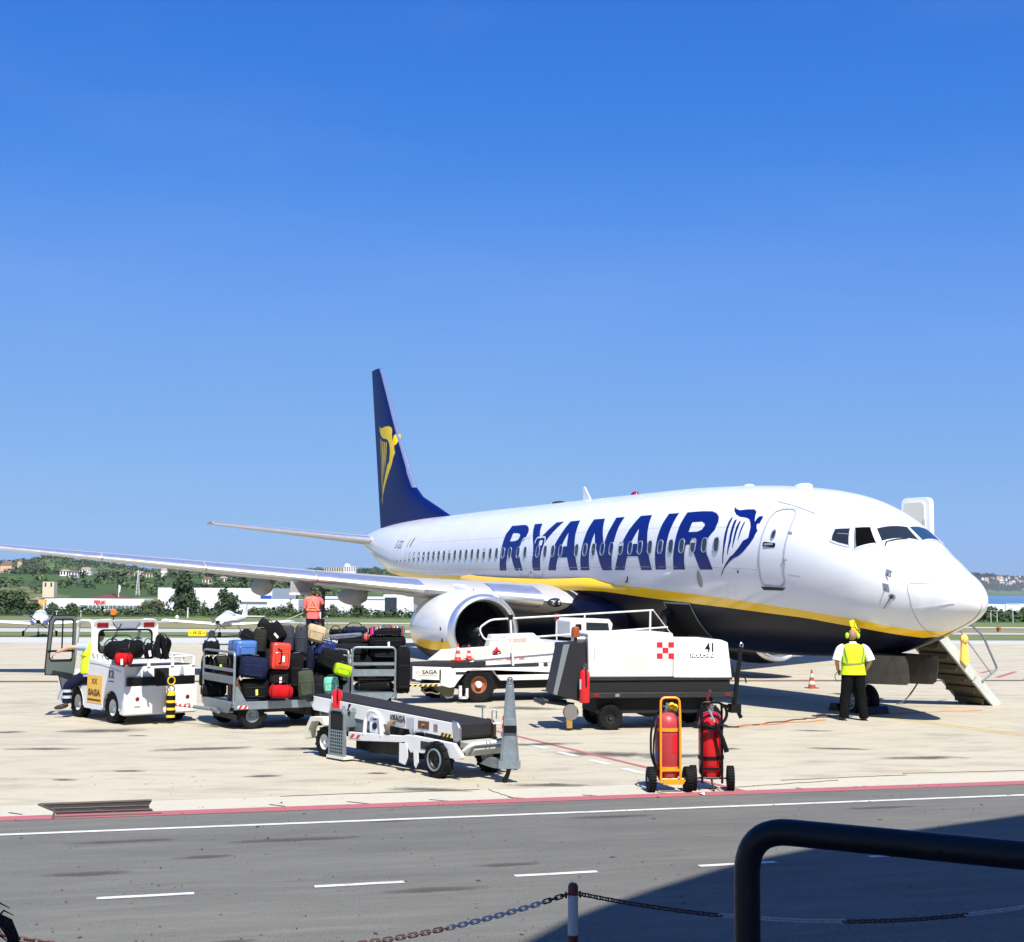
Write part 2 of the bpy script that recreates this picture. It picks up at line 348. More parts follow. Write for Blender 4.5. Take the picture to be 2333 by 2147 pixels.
# exact edge: rebuild road polygon on the red edge line
bpy.data.objects.remove(road)
a, b = line2(*E['red'], 70); road = structure(sheet('road', [a, b, (75, b.y), (75, a.y)], asphalt, .004))
def band(name, a, b, w, m, z, parent, t0=None, t1=None):
    a = Vector((a[0], a[1], 0)); b = Vector((b[0], b[1], 0)); d = (b-a).normalized(); n = Vector((d.y, -d.x, 0))
    if t0 is not None: a, b = a+d*t0, a+d*t1
    k = max(2, int((b-a).length/1.5)); mb = MB()
    for i in range(k+1):
        p = a.lerp(b, i/k); j = rnd.uniform(-.004, .004); mb.v += [(p.x+n.x*j, p.y+n.y*j, z), (p.x+n.x*(w+j), p.y+n.y*(w+j), z)]
    for i in range(k): mb.f.append((2*i, 2*i+1, 2*i+3, 2*i+2)); mb.m.append(0)
    return mb.build(name, m, parent, smooth=False)
ra, rb_ = line2(*E['red'], 60)
band('red_edge_line', ra, rb_, .30, paint_red, .008, road)
wa, wb = line2((4.21, -18.15), (6.28, -5.79), 60)
band('white_edge_line', wa, wb, .10, paint_white, .009, road)
da, db = Vector((7.58, -17.60, 0)), Vector((8.27, -13.2, 0)); dd = (db-da).normalized()
for i in range(-4, 9):
    p = da+dd*(i*1.83); q = p+dd*.80; band('lane_dash', p, q, .085, paint_white, .009, road)
# apron markings
band('red_stand_line', (-9, -9.05), (4.72, -8.98), .10, paint_red, .004, apron)
for i in range(-7, 5):
    x = -.03+i*1.07; 
    if x+.6 < 3.9: band('white_dash', (x, -9.36), (x+.60, -9.33), .13, paint_white, .004, apron)
band('yellow_line', (-5, -.32), (30, -.12), .07, paint_yellow, .004, apron)
band('yellow_line', (-5, -.12), (30, .22), .05, paint_yellow, .004, apron)
def pv(u, v): # ground point by bearing and depression
    d = 3012.6*CL.z/((v-HZ(u))); return V(d, (u-1166)/3012.*d)
redl = MB()
for (u0, v0), (u1, v1) in [((2100, 1530), (2145, 1521)), ((2135, 1536), (2160, 1531)), ((2222, 1531), (2248, 1525)), ((2258, 1541), (2300, 1528)), ((2320, 1545), (2340, 1537))]:
    p, q = pv(u0, v0), pv(u1, v1); band('red_mark', p, q, .16, paint_red, .004, apron)
p, q = pv(-30, 1560), pv(9, 1585); band('red_mark', p, q, .9, paint_red, .004, apron)
# cracks
cm = MB()
for (u0, v0, u1, v1) in [(1120, 1790, 1175, 1810), (2050, 1755, 2333, 1748), (1560, 1792, 1900, 1770), (650, 1805, 1100, 1790), (1770, 1770, 2050, 1758)]:
    p, q = pv(u0, v0), pv(u1, v1); pts = [p.lerp(q, i/14)+Vector((rnd.uniform(-.02, .02), rnd.uniform(-.02, .02), .003)) for i in range(15)]
    cm.tube(pts, .006, 4)
cm.build('crack', joint_m, apron)
stain_m = bpy.data.materials.new('oil_stain'); stain_m.use_nodes = True; N = stain_m.node_tree.nodes; Lk = stain_m.node_tree.links; b = N['Principled BSDF']
b.inputs['Base Color'].default_value = (.085, .072, .055, 1); b.inputs['Roughness'].default_value = .75
tc = N.new('ShaderNodeTexCoord'); ln = N.new('ShaderNodeVectorMath'); ln.operation = 'LENGTH'; Lk.new(tc.outputs['Object'], ln.inputs[0]); nz = N.new('ShaderNodeTexNoise'); nz.inputs['Scale'].default_value = 2.6; nz.inputs['Detail'].default_value = 7; nz.inputs['Roughness'].default_value = .7
gm_ = N.new('ShaderNodeNewGeometry'); Lk.new(gm_.outputs['Position'], nz.inputs['Vector'])
a1 = N.new('ShaderNodeMath'); a1.operation = 'MULTIPLY_ADD'; Lk.new(nz.outputs[0], a1.inputs[0]); a1.inputs[1].default_value = 1.5; a1.inputs[2].default_value = -.25
a2 = N.new('ShaderNodeMath'); a2.operation = 'SUBTRACT'; Lk.new(a1.outputs[0], a2.inputs[0]); Lk.new(ln.outputs['Value'], a2.inputs[1])
a3 = N.new('ShaderNodeMapRange'); a3.inputs['From Min'].default_value = -.45; a3.inputs['From Max'].default_value = .35; a3.inputs['To Max'].default_value = .75; Lk.new(a2.outputs[0], a3.inputs['Value']); Lk.new(a3.outputs[0], b.inputs['Alpha'])
dm = MB(); dm.add([(1.2*cos(a), 1.2*sin(a), 0) for a in [i*pi/12 for i in range(24)]], [tuple(range(24))]); dmesh = dm.mesh('oil_stain', stain_m, False)
k_ = 0
for u, v, rx, ry in [(168, 1768, .24, .13), (315, 1749, .28, .13), (610, 1760, .32, .15), (40, 1663, .4, .22), (330, 1671, .22, .12), (870, 1754, .2, .12), (1390, 1712, 1.2, .42), (1540, 1716, .9, .3), (1500, 1640, .7, .9), (1640, 1700, .5, .2), (1850, 1660, .5, .16), (120, 1700, .7, .2), (480, 1700, 1.0, .25), (980, 1790, .7, .2), (700, 1700, .6, .3), (1250, 1780, .7, .2), (1230, 1690, .9, .25), (2100, 1720, .9, .25), (1900, 1700, .7, .2), (250, 1660, .9, .4), (560, 1650, .9, .4), (1200, 1610, 1.0, .5)]:
    p = pv(u, v); o = inst('oil_stain', dmesh, apron, (p.x, p.y, .0022+.0002*k_), (0, 0, 1.2+rnd.uniform(-.3, .3)), (rx, ry, 1)); k_ += 1
for u, v, rx, ry in [(490, 1938, .35, .10), (900, 1860, .3, .08), (1170, 1955, .4, .1), (230, 1975, .5, .12), (560, 2122, .22, .07), (1400, 1850, .6, .1), (300, 1905, .7, .1), (2000, 1830, .6, .1), (700, 1900, .8, .12), (1000, 2010, .5, .12)]:
    p = pv(u, v); o = inst('oil_stain', dmesh, road, (p.x, p.y, .0062+.0001*k_), (0, 0, 1.4), (rx, ry, 1)); k_ += 1
# leaves and grit on the road, too many to count
leafm = mat('dry_leaf', (.10, .07, .045), .8, var=.5, vs=.8)
lf = MB(); r2 = random.Random(3)
for i in range(620):
    d = r2.uniform(7.2, 19); l = r2.uniform(-.42, .42)*d; p = V(d, l); s = r2.uniform(.006, .022)*(2.2 if r2.random() < .08 else 1); a = r2.uniform(0, 6.3)
    lf.add([(p.x+s*cos(a), p.y+s*sin(a), .010), (p.x-s*.4*sin(a), p.y+s*.4*cos(a), .014), (p.x-s*cos(a), p.y-s*sin(a), .011), (p.x+s*.4*sin(a), p.y-s*.4*cos(a), .016)], [(0, 1, 2), (0, 2, 3)])
tag(lf.build('fallen_leaves', leafm, smooth=False), 'small dry leaves and grit scattered over the grey road', 'leaves', kind='stuff')
pm = mat('white_paper', (.8, .8, .8), .8)
pp = MB(); pp.add([(-.05, 0, .012), (.02, -.03, .03), (.06, .02, .014), (0, .05, .04), (-.03, .03, .02)], [(0, 1, 2), (0, 2, 3), (0, 3, 4)])
o = pp.build('paper_scrap', pm, None, (4.72, -9.75, 0)); tag(o, 'crumpled white paper scrap on the road below the wheeled extinguishers', 'paper')
# taxiway, runway edge, dry grass band
taxi = structure(sheet('taxiway', [(-61.43-40*.35, -13.83-40*.94), (-70.84-40*.35, -13.21-40*.94), (-46.34+10, 46.94+30), (-44.93+10, 45.53+30)], taxi_m, -.03))
dg_ = structure(sheet('dry_grass_strip', [V(86, -95), V(99.5, -95), V(99.5, 120), V(88.5, 120), V(87.6, 33)], grass_dry, -.035))
rw = structure(sheet('runway_edge', [V(100.3, -120), V(103.6, -120), V(103.6, 150), V(100.3, 150)], concrete_grey, -.028))

# ------------------------------------------------------------------ hills, fields, sea
def interp(x, tab):
    if x <= tab[0][0]: return tab[0][1]
    for (a, b), (c, d) in zip(tab, tab[1:]):
        if x <= c: return b+(d-b)*(x-a)/(c-a)
    return tab[-1][1]
VM = [(-9000, 1310), (-600, 1300), (-200, 1305), (0, 1303), (150, 1306), (250, 1312), (400, 1316), (520, 1320), (700, 1331), (900, 1330), (1300, 1338), (1900, 1346), (9000, 1350)]
VR = [(-9000, 1300), (-500, 1285), (-100, 1284), (0, 1280), (45, 1277), (100, 1269), (140, 1268), (200, 1275), (260, 1282), (300, 1290), (340, 1298), (400, 1294), (500, 1300), (620, 1306), (700, 1298), (780, 1297), (870, 1294), (940, 1304), (1100, 1312), (1900, 1340), (9000, 1350)]
VC = [(-9000, 1345), (1500, 1335), (1900, 1318), (2150, 1312), (2235, 1313), (2290, 1317), (2333, 1319), (2500, 1322), (3500, 1340), (9000, 1345)]
def sm(t): t = max(0, min(1, t)); return t*t*(3-2*t)
def nz2(x, y): return sin(x*1.3+sin(y*.9)*1.7)*.5+sin(x*2.9+y*2.1+1.3)*.3+sin(y*4.3-x*1.1)*.2
def terr(d, u):
    b = -.05-6.0*sm((d-119)/140)*(1-.0)-3.0*sm((d-300)/300)*sm((u-1500)/400)
    right = sm((u-1600)/300)
    b -= 8*sm((d-500)/300)*right
    z = b
    hM = zat(u, interp(u, VM)+3, 700)*(1-right)+b*right; k = exp(-((d-700)/(240 if d < 700 else 420))**2)
    z = max(z, b+(hM-b)*k+nz2(d*.013, u*.006)*1.1*k)
    hR = zat(u, interp(u, VR)+9, 1750)*(1-right)+b*right; k = exp(-((d-1750)/(480 if d < 1750 else 900))**2)
    z = max(z, b+(hR-b)*k+nz2(d*.006, u*.01)*3*k) if k > .02 else z
    hC = zat(u, interp(u, VC), 7200); k = sm((u-1300)/500)*exp(-((d-7200)/(420 if d < 7200 else 2500))**2)
    if k > .003: z = max(z, b+(hC-b)*k+nz2(d*.002, u*.02)*5*k)
    return z
hills_m = bpy.data.materials.new('hill_fields'); hills_m.use_nodes = True
N = hills_m.node_tree.nodes; Lk = hills_m.node_tree.links; bs_ = N['Principled BSDF']; bs_.inputs['Roughness'].default_value = 1; bs_.inputs['Specular IOR Level'].default_value = .1
tc = N.new('ShaderNodeTexCoord'); mp = N.new('ShaderNodeMapping'); mp.inputs['Scale'].default_value = (.006, .013, .006); mp.inputs['Rotation'].default_value = (0, 0, .45); Lk.new(tc.outputs['Object'], mp.inputs[0])
nd = N.new('ShaderNodeTexNoise'); nd.inputs['Scale'].default_value = .9; nd.inputs['Detail'].default_value = 3; Lk.new(mp.outputs[0], nd.inputs['Vector'])
ad = N.new('ShaderNodeMix'); ad.data_type = 'RGBA'; ad.blend_type = 'ADD'; ad.inputs['Factor'].default_value = .6; Lk.new(mp.outputs[0], ad.inputs[6]); Lk.new(nd.outputs['Color'], ad.inputs[7])
vo = N.new('ShaderNodeTexVoronoi'); vo.inputs['Scale'].default_value = 1.0; Lk.new(ad.outputs[2], vo.inputs['Vector'])
sp = N.new('ShaderNodeSeparateColor'); Lk.new(vo.outputs['Color'], sp.inputs[0]); cr = N.new('ShaderNodeValToRGB'); Lk.new(sp.outputs[0], cr.inputs[0])
cr.color_ramp.interpolation = 'CONSTANT'; el = cr.color_ramp.elements; el[0].color = (.04, .075, .025, 1); el[1].position = .22; el[1].color = (.085, .14, .045, 1)
for pos, c in ((.42, (.06, .11, .035, 1)), (.6, (.14, .18, .06, 1)), (.74, (.11, .16, .055, 1)), (.86, (.23, .19, .10, 1)), (.93, (.035, .06, .02, 1))): e = el.new(pos); e.color = c
n3 = N.new('ShaderNodeTexNoise'); n3.inputs['Scale'].default_value = .05; n3.inputs['Detail'].default_value = 8; n3.inputs['Roughness'].default_value = .7; Lk.new(tc.outputs['Object'], n3.inputs['Vector'])
r3 = N.new('ShaderNodeMapRange'); r3.inputs['From Min'].default_value = .42; r3.inputs['From Max'].default_value = .62; Lk.new(n3.outputs[0], r3.inputs['Value'])
m3 = N.new('ShaderNodeMix'); m3.data_type = 'RGBA'; Lk.new(r3.outputs[0], m3.inputs['Factor']); Lk.new(cr.outputs[0], m3.inputs[7]); m3.inputs[6].default_value = (.05, .085, .03, 1); Lk.new(m3.outputs[2], bs_.inputs['Base Color'])
tb = MB(); us = [-9000, -5000, -3000, -1800, -1200, -900]+list(range(-700, 1200, 20))+list(range(1200, 2000, 60))+list(range(2000, 2800, 20))+[3000, 3500, 4500, 6000, 9000]
ds = [118.9, 125, 135, 150, 170, 195, 225, 260, 300, 340, 380, 420, 460, 500, 540, 580, 620, 660, 700, 750, 820, 900, 1000, 1100, 1200, 1300, 1400, 1500, 1600, 1700, 1800, 1950, 2200, 2700, 3500, 4500, 5600, 6400, 6500, 6600, 6700, 6800, 6900, 7000, 7100, 7200, 7400, 7800, 8600, 10000, 13000]
for d in ds:
    for u in us:
        p = U(u, d, terr(d, u)); tb.v.append(tuple(p))
nu = len(us)
for i in range(len(ds)-1):
    for j in range(nu-1): tb.f.append((i*nu+j, i*nu+j+1, (i+1)*nu+j+1, (i+1)*nu+j)); tb.m.append(0)
hills = structure(tb.build('hills', hills_m, ang=80))
seam = bpy.data.materials.new('sea_water'); seam.use_nodes = True; N = seam.node_tree.nodes; b = N['Principled BSDF']; b.inputs['Base Color'].default_value = (.05, .15, .27, 1); b.inputs['Roughness'].default_value = .5
nb = N.new('ShaderNodeTexNoise'); nb.inputs['Scale'].default_value = .12; nb.inputs['Detail'].default_value = 6; tc = N.new('ShaderNodeTexCoord'); seam.node_tree.links.new(tc.outputs['Object'], nb.inputs['Vector'])
bp = N.new('ShaderNodeBump'); bp.inputs['Strength'].default_value = .6; bp.inputs['Distance'].default_value = .5; seam.node_tree.links.new(nb.outputs[0], bp.inputs['Height']); seam.node_tree.links.new(bp.outputs[0], b.inputs['Normal'])
mb = MB(); mb.add([U(1500, 560, -11), U(9000, 560, -11), U(9000, 20000, -11), U(1500, 20000, -11)], [(0, 1, 2, 3)]); sea = structure(mb.build('sea', seam, smooth=False))

# ------------------------------------------------------------------ foliage
def leafmat(name, c1, c2, sc=.35):
    m = bpy.data.materials.new(name); m.use_nodes = True; N = m.node_tree.nodes; Lk = m.node_tree.links; b = N['Principled BSDF']; b.inputs['Roughness'].default_value = .75; b.inputs['Specular IOR Level'].default_value = .25
    tc = N.new('ShaderNodeTexCoord'); nz = N.new('ShaderNodeTexNoise'); nz.inputs['Scale'].default_value = sc; nz.inputs['Detail'].default_value = 5; Lk.new(tc.outputs['Object'], nz.inputs['Vector'])
    r = N.new('ShaderNodeValToRGB'); r.color_ramp.elements[0].position = .38; r.color_ramp.elements[1].position = .66; r.color_ramp.elements[0].color = (*c1, 1); r.color_ramp.elements[1].color = (*c2, 1)
    Lk.new(nz.outputs[0], r.inputs[0]); Lk.new(r.outputs[0], b.inputs['Base Color']); return m
leafA = leafmat('foliage_dark', (.022, .042, .014), (.055, .085, .028), 1.2)
leafB = leafmat('foliage_mid', (.035, .06, .02), (.085, .115, .04), 1.2)
leafC = leafmat('foliage_olive', (.05, .065, .028), (.12, .125, .06), 1.2)
bark = mat('bark', (.07, .05, .035), .9, var=.3, vs=3)
def crown_mesh(name, blobs, n, leaf, seed, m, squash=1):
    R = random.Random(seed); vs = []; fs = []
    tot = sum(b[3]**2 for b in blobs)
    for bx, by, bz, br in blobs:
        k = int(n*br*br/tot)
        for _ in range(k):
            z = R.uniform(-1, 1); a = R.uniform(0, 2*pi); q = sqrt(1-z*z); rr = br*R.uniform(.62, 1.06)
            c = Vector((bx+q*cos(a)*rr, by+q*sin(a)*rr, bz+z*rr*squash)); s = leaf*R.uniform(.5, 1.25)
            nrm = Vector((q*cos(a)+R.uniform(-.7, .7), q*sin(a)+R.uniform(-.7, .7), z+R.uniform(-.4, .9))).normalized()
            t = nrm.orthogonal().normalized(); t.rotate(Matrix.Rotation(R.uniform(0, 6.28), 3, nrm)); w = nrm.cross(t)
            i = len(vs); vs += [c-t*s-w*s*.6, c+t*s*.9-w*s*.5, c+t*s+w*s*.55, c-t*s*.7+w*s*.7]; fs.append((i, i+1, i+2, i+3))
    me = bpy.data.meshes.new(name); me.from_pydata([tuple(v) for v in vs], [], fs); me.materials.append(m); return me
def tree(name, label, cat, u, d, w, ztop, m, seed, n=900, group=None, shape='round', base=None, leaf=None):
    zb = terr(d, u) if d > 119 else -.05; p = U(u, d, zb); h = ztop-zb; R = random.Random(seed)
    t = thing(name, label, cat, p, 0, group); blobs = []; nb = 16 if n > 500 else 9
    lo = .22 if shape != 'tall' else .12
    for i in range(nb):
        f = (i+.5)/nb; 
        if shape == 'round': prof = sqrt(max(.05, 1-(2*f-.9)**2))
        elif shape == 'tall': prof = .55+.45*sin(pi*min(1, f*1.15))-.25*f
        else: prof = max(.18, 1-f)
        a = R.uniform(0, 2*pi); rad = w/2*prof*.55*R.uniform(.3, 1.1); br = w/2*max(.25, prof)*R.uniform(.42, .62)
        blobs.append((rad*cos(a), rad*sin(a), h*lo+(h*(1-lo)-br*.9)*f+br*.3, br))
    me = crown_mesh('crown', blobs, n, leaf or max(.09, w*.045), seed, m); inst('crown', me, t)
    tb = MB(); tb.tube([(0, 0, -.3), (.04*w*R.uniform(-1, 1), 0, h*.3), (0, .03*w, h*.75)], [h*.028, h*.02, h*.008], 7)
    for i in range(4):
        a = R.uniform(0, 6.28); z0 = h*R.uniform(.25, .5); tb.tube([(0, 0, z0), (w*.22*cos(a), w*.22*sin(a), z0+h*.2), (w*.34*cos(a), w*.34*sin(a), z0+h*.33)], [h*.012, h*.008, h*.003], 5)
    tb.build('trunk', bark, t); return t
tree('tall_tree', 'tall dark tree with two-humped crown left of the round tree', 'tree', 425, 215, 5.6, zat(425, 1300, 215), leafA, 11, 2600, shape='round')
tree('round_tree', 'dome-shaped dense green tree standing before the white hall', 'tree', 517, 190, 4.5, zat(517, 1338, 190), leafA, 12, 1800)
tree('small_tree', 'small ragged tree between the tall tree and the round tree', 'tree', 470, 170, 2.2, zat(470, 1366, 170), leafB, 13, 600)
for i, (u, w, v, lab) in enumerate([(582, 1.8, 1381, 'low bush tree right of the round tree'), (608, 2.2, 1382, 'wider low bush tree between round tree and the man in red'), (645, 1.7, 1376, 'small tree left of the pointed one behind the man in red'), (665, 1.6, 1362, 'slim pointed tree left of the man in red')]):
    tree('small_tree', lab, 'tree', u, 160, w, zat(u, v, 160), leafB, 20+i, 600, 'low trees before the white halls', 'tall' if i == 3 else 'round')
tree('small_tree', 'ragged grey-green tree right of the man in red', 'tree', 763, 165, 1.9, zat(763, 1374, 165), leafC, 31, 700)
tree('round_tree', 'small ball-shaped tree before the long white hall near the engine', 'tree', 820, 165, 2.6, zat(820, 1368, 165), leafA, 32, 1100)
for i, (u, w, v, lab) in enumerate([(-15, 4.5, 1338, 'big dark bush at the left photo edge'), (25, 3.6, 1345, 'broad dark bush second from the left photo edge'), (52, 2.6, 1341, 'taller bush right of the broad dark bushes'), (85, 2.2, 1368, 'low bush left of the red-lettered building'), (128, 1.6, 1371, 'narrow young tree in front of the red-lettered building'), (172, 1.6, 1373, 'small tree before the left windows of the red-lettered building'), (336, 2.0, 1368, 'pale loose tree at the right end of the red-lettered building'), (365, 2.8, 1365, 'pale leafy tree left of the tall dark tree')]):
    tree('bushy_tree', lab, 'tree', u, 150, w, zat(u, v, 150), leafA if i < 4 else (leafC if i > 5 else leafB), 40+i, 1000, 'bushy trees behind the runway grass')
RT = random.Random(5)
for i in range(14):
    u = 2110+i*21+RT.uniform(-5, 5); v = RT.uniform(1377, 1392); lab = 'tree number %d from the nose in the row right of the nose' % (i+1)
    tree('roadside_tree', 'dark leafy tree in the row along the grass right of the nose', 'tree', u, 138+RT.uniform(-5, 8), RT.uniform(1.2, 2.0), zat(u, v, 138), leafA if i % 2 else leafB, 60+i, 420, 'tree row right of the nose', leaf=.1)
def scrub(name, label, m, spots, seed, n, leaf, cat):
    R = random.Random(seed); vs = []; fs = []
    for (x, y, z, r) in spots:
        for _ in range(n):
            zz = R.uniform(-.25, 1); a = R.uniform(0, 2*pi); q = sqrt(max(0, 1-zz*zz)); rr = r*R.uniform(.6, 1.1); c = Vector((x+q*cos(a)*rr, y+q*sin(a)*rr, z+zz*rr)); s = leaf*r*R.uniform(.6, 1.3)
            nrm = Vector((q*cos(a)+R.uniform(-.6, .6), q*sin(a)+R.uniform(-.6, .6), zz+R.uniform(-.3, .8))).normalized(); t = nrm.orthogonal().normalized(); t.rotate(Matrix.Rotation(R.uniform(0, 6.28), 3, nrm)); w = nrm.cross(t)
            i = len(vs); vs += [c-t*s-w*s*.6, c+t*s-w*s*.5, c+t*s*.8+w*s*.6, c-t*s*.7+w*s*.6]; fs.append((i, i+1, i+2, i+3))
    me = bpy.data.meshes.new(name); me.from_pydata([tuple(v) for v in vs], [], fs); me.materials.append(m); o = bpy.data.objects.new(name, me); link(o); return tag(o, label, cat, kind='stuff')
sp = []
for i in range(330):
    u = -150+i*3.6+RT.uniform(-3, 3); d = RT.uniform(121, 138); zb = terr(d, u); sp.append((*U(u, d)[:2], zb, .38+.25*RT.random()+(d-121)*.022))
scrub('hedge', 'long dark hedge behind the runway grass under the white halls', leafA, sp, 71, 26, .2, 'hedge')
sp = []
for i in range(120):
    u = 2040+i*4+RT.uniform(-3, 3); d = RT.uniform(126, 150); sp.append((*U(u, d)[:2], terr(d, u), .7+.4*RT.random()+(d-126)*.02))
scrub('hedge', 'dark hedge at the foot of the tree row right of the nose', leafA, sp, 72, 26, .2, 'hedge')
sp = []; sq = []
for i in range(7200):
    if i < 2800: d = RT.uniform(240, 820); u = RT.uniform(-400, 1100)
    else: d = RT.uniform(900, 1900); u = RT.uniform(-400, 1200)
    x = nz2(d*.02, u*.021)+nz2(d*.05+3, u*.05)*.7
    keep = x > (.36 if d < 820 else -.75)
    if d < 470 and u > 70: keep = False
    if not keep: continue
    r = RT.uniform(1.6, 3.4) if d < 820 else RT.uniform(2.2, 4.6)
    (sp if RT.random() < .55 else sq).append((*U(u, d)[:2], terr(d, u)+r*.2, r))
scrub('woodland', 'dark woodland patches covering the hills on the left', leafmat('hill_woods_dark', (.018, .036, .015), (.042, .066, .024), .08), sp, 73, 17, .3, 'woodland')
scrub('woodland', 'lighter green groves and vineyards scattered on the hills', leafmat('hill_woods_mid', (.045, .078, .026), (.09, .13, .045), .08), sq, 74, 17, .3, 'woodland')
sp = []
for i in range(2200):
    u = RT.uniform(2050, 2600); d = RT.uniform(6740, 7250); r = RT.uniform(6, 18)
    sp.append((*U(u, d)[:2], terr(d, u), r))
scrub('coast_woods', 'dark trees between the white houses on the far coast', leafmat('coast_trees', (.012, .022, .014), (.03, .045, .025), .02), sp, 75, 14, .35, 'woodland')

# ------------------------------------------------------------------ far buildings
plaster = mat('white_plaster', (.72, .71, .68), .8, var=.06, vs=.4); cream = mat('cream_plaster', (.62, .53, .38), .85, var=.08, vs=.5)
peach = mat('peach_plaster', (.60, .42, .28), .85, var=.08, vs=.5); tile = mat('red_roof_tiles', (.17, .085, .06), .85, var=.25, vs=1.5); tilep = mat('pale_roof_tiles', (.33, .25, .21), .85, var=.2, vs=1.5)
winm = mat('window_dark', (.03, .04, .05), .2); metalw = mat('metal_cladding_white', (.70, .72, .74), .5, var=.04, vs=.3); metalb = mat('blue_sign_panel', (.03, .07, .33), .4)
yelp = mat('yellow_plaster', (.68, .42, .10), .8, var=.08); greyw = mat('grey_window_band', (.14, .17, .18), .3, var=.1)
def facing(u): return atan2(RH.y, RH.x)
def bld(name, label, u0, u1, vt, d, depth, wallm, roofm=None, roofh=0, group=None, cat='building', win=None, zb=None, rot=0, eave=.3, vb=None):
    zb = terr(d, (u0+u1)/2)-.5 if zb is None else zb; zt = zat((u0+u1)/2, vt, d); w = (u1-u0)/3012*d; p = U((u0+u1)/2, d, 0)
    t = thing(name, label, cat, (p.x, p.y, zb), facing(0)+rot, group); h = zt-zb-roofh
    # local x to the right seen from camera, local y away
    MB().box(-w/2, w/2, 0, depth, 0, h).build('wall', wallm, t, smooth=False)
    if roofm:
        r = MB(); e = eave
        r.add([(-w/2-e, -e, h), (w/2+e, -e, h), (w/2+e, depth+e, h), (-w/2-e, depth+e, h), (-w/2+depth*.3, depth/2, h+roofh), (w/2-depth*.3, depth/2, h+roofh)], [(0, 1, 5, 4), (1, 2, 5), (2, 3, 4, 5), (3, 0, 4), (3, 2, 1, 0)])
        r.build('roof', roofm, t, smooth=False)
    if win:
        nx, nz, ww, wh, z0 = win; wm = MB().box(-ww/2, ww/2, -.08, .05, 0, wh).mesh('window', winm, False)
        for j in range(nz):
            for i in range(nx): inst('window', wm, t, (-w/2+w*(i+.5)/nx, 0, z0+j*(h-z0)/nz))
    return t
# white hall with blue sign
d = 360
t = bld('factory_hall', 'large white windowless hall with blue sign panel behind the round tree', 365, 624, 1340, d, 40, metalw)
w = (624-365)/3012*d; MB().box(w/2-3.1, w/2-.1, -.12, -.01, zat(600, 1367, d)-t.location.z, zat(600, 1357, d)-t.location.z).build('blue_panel', metalb, t, smooth=False)
rb2 = MB()
for i in range(1, 26): rb2.box(-w/2+i*w/26-.05, -w/2+i*w/26+.05, -.06, -.0, 0, zat(494, 1341, d)-t.location.z)
rb2.build('cladding_rib', metalw, t, smooth=False)['kind'] = 'stuff'
d = 340
t = bld('factory_annex', 'low white hall stepped in front of the hall with the blue sign', 552, 684, 1366, d, 14, metalw)
w = (684-552)/3012*d; MB().box(-w/2, w/2-8, -.1, -.01, zat(600, 1376, d)-t.location.z, zat(600, 1371, d)-t.location.z).build('grey_band', greyw, t, smooth=False)
t = bld('long_warehouse', 'long low white warehouse with one dark door bay behind the wing', 700, 945, 1361, d, 30, metalw)
w = (945-700)/3012*d; x0 = -w/2+(880-700)/3012*d; x1 = -w/2+(907-700)/3012*d; zb = t.location.z
MB().box(x0, x1, -.12, -.01, 0, zat(890, 1361, d)-zb).build('dark_door', winm, t, smooth=False)
MB().box(-w/2, x0, -.1, -.01, zat(800, 1366, d)-zb, zat(800, 1364.5, d)-zb).build('grey_band', greyw, t, smooth=False)
MB().box(x0-.4+.0, x1+2, .5, 8, zat(890, 1361, d)-zb+.01, zat(890, 1355, d)-zb).build('rooftop_box', plaster, t, smooth=False)
# red-lettered low building
d = 300
t = bld('lettered_building', 'long low white building with red rooftop letters and window band', 110, 333, 1365, d, 12, plaster); zb = t.location.z; w = (333-110)/3012*d
MB().box(-w/2+(188-110)/3012*d, w/2-1.2, -.1, -.01, zat(220, 1386, d)-zb, zat(220, 1379, d)-zb).build('window_band', greyw, t, smooth=False)
ms = MB()
for i in range(14): x = -w/2+7.9+i*(w-9.3)/14; ms.box(x, x+.12, -.13, -.101, zat(220, 1386, d)-zb, zat(220, 1379, d)-zb)
ms.build('mullion', plaster, t, smooth=False)
text_mesh('lettering', 'FERMI', 1.15, mat('sign_red', (.75, .04, .03), .5), t, frame((-w/2+(234-110)/3012*d, -.05, zat(230, 1372.5, d)-zb), (1, 0, 0), (0, 0, 1), .05), extr=.05, bold=.03, sx=.9)
tag(MB().build('x', red), None)
bpy.data.objects.remove(bpy.data.objects['x'])
bld('yellow_house', 'small yellow building at the left end of the red-lettered building', 94, 110, 1366, 299, 9, yelp)
bld('tiled_house', 'low brick-coloured roof left of the yellow building', 73, 96, 1361, 305, 8, peach, tilep, .5)
bld('pavilion', 'hipped dark red tiled roof rising behind the red-lettered building', 200, 277, 1352, 325, 16, plaster, mat('dark_red_tiles', (.13, .045, .035), .85, var=.2), 1.4)
bld('water_tower', 'tall cream tower block standing alone on the green slope', 103, 129, 1326, 420, 3, cream, zb=zat(115, 1361, 420), win=(2, 1, .5, 1.2, 3.4))
pl_ = MB(); pl_.tube([(0, 0, 0), (0, 0, 3.0)], .09, 6); pl_.prism([(0, 1.0), (.35, 1.4), (.45, 2.6), (.1, 3.0), (0, 2.9)], -.03, .03, 'y')
p = U(276, 320, terr(320, 276)); o = pl_.build('flag', plaster, None, (p.x, p.y, zat(276, 1361, 320))); o.rotation_euler = (0, 0, facing(0)); tag(o, 'narrow white flag on a pole behind the red-lettered building', 'flag')
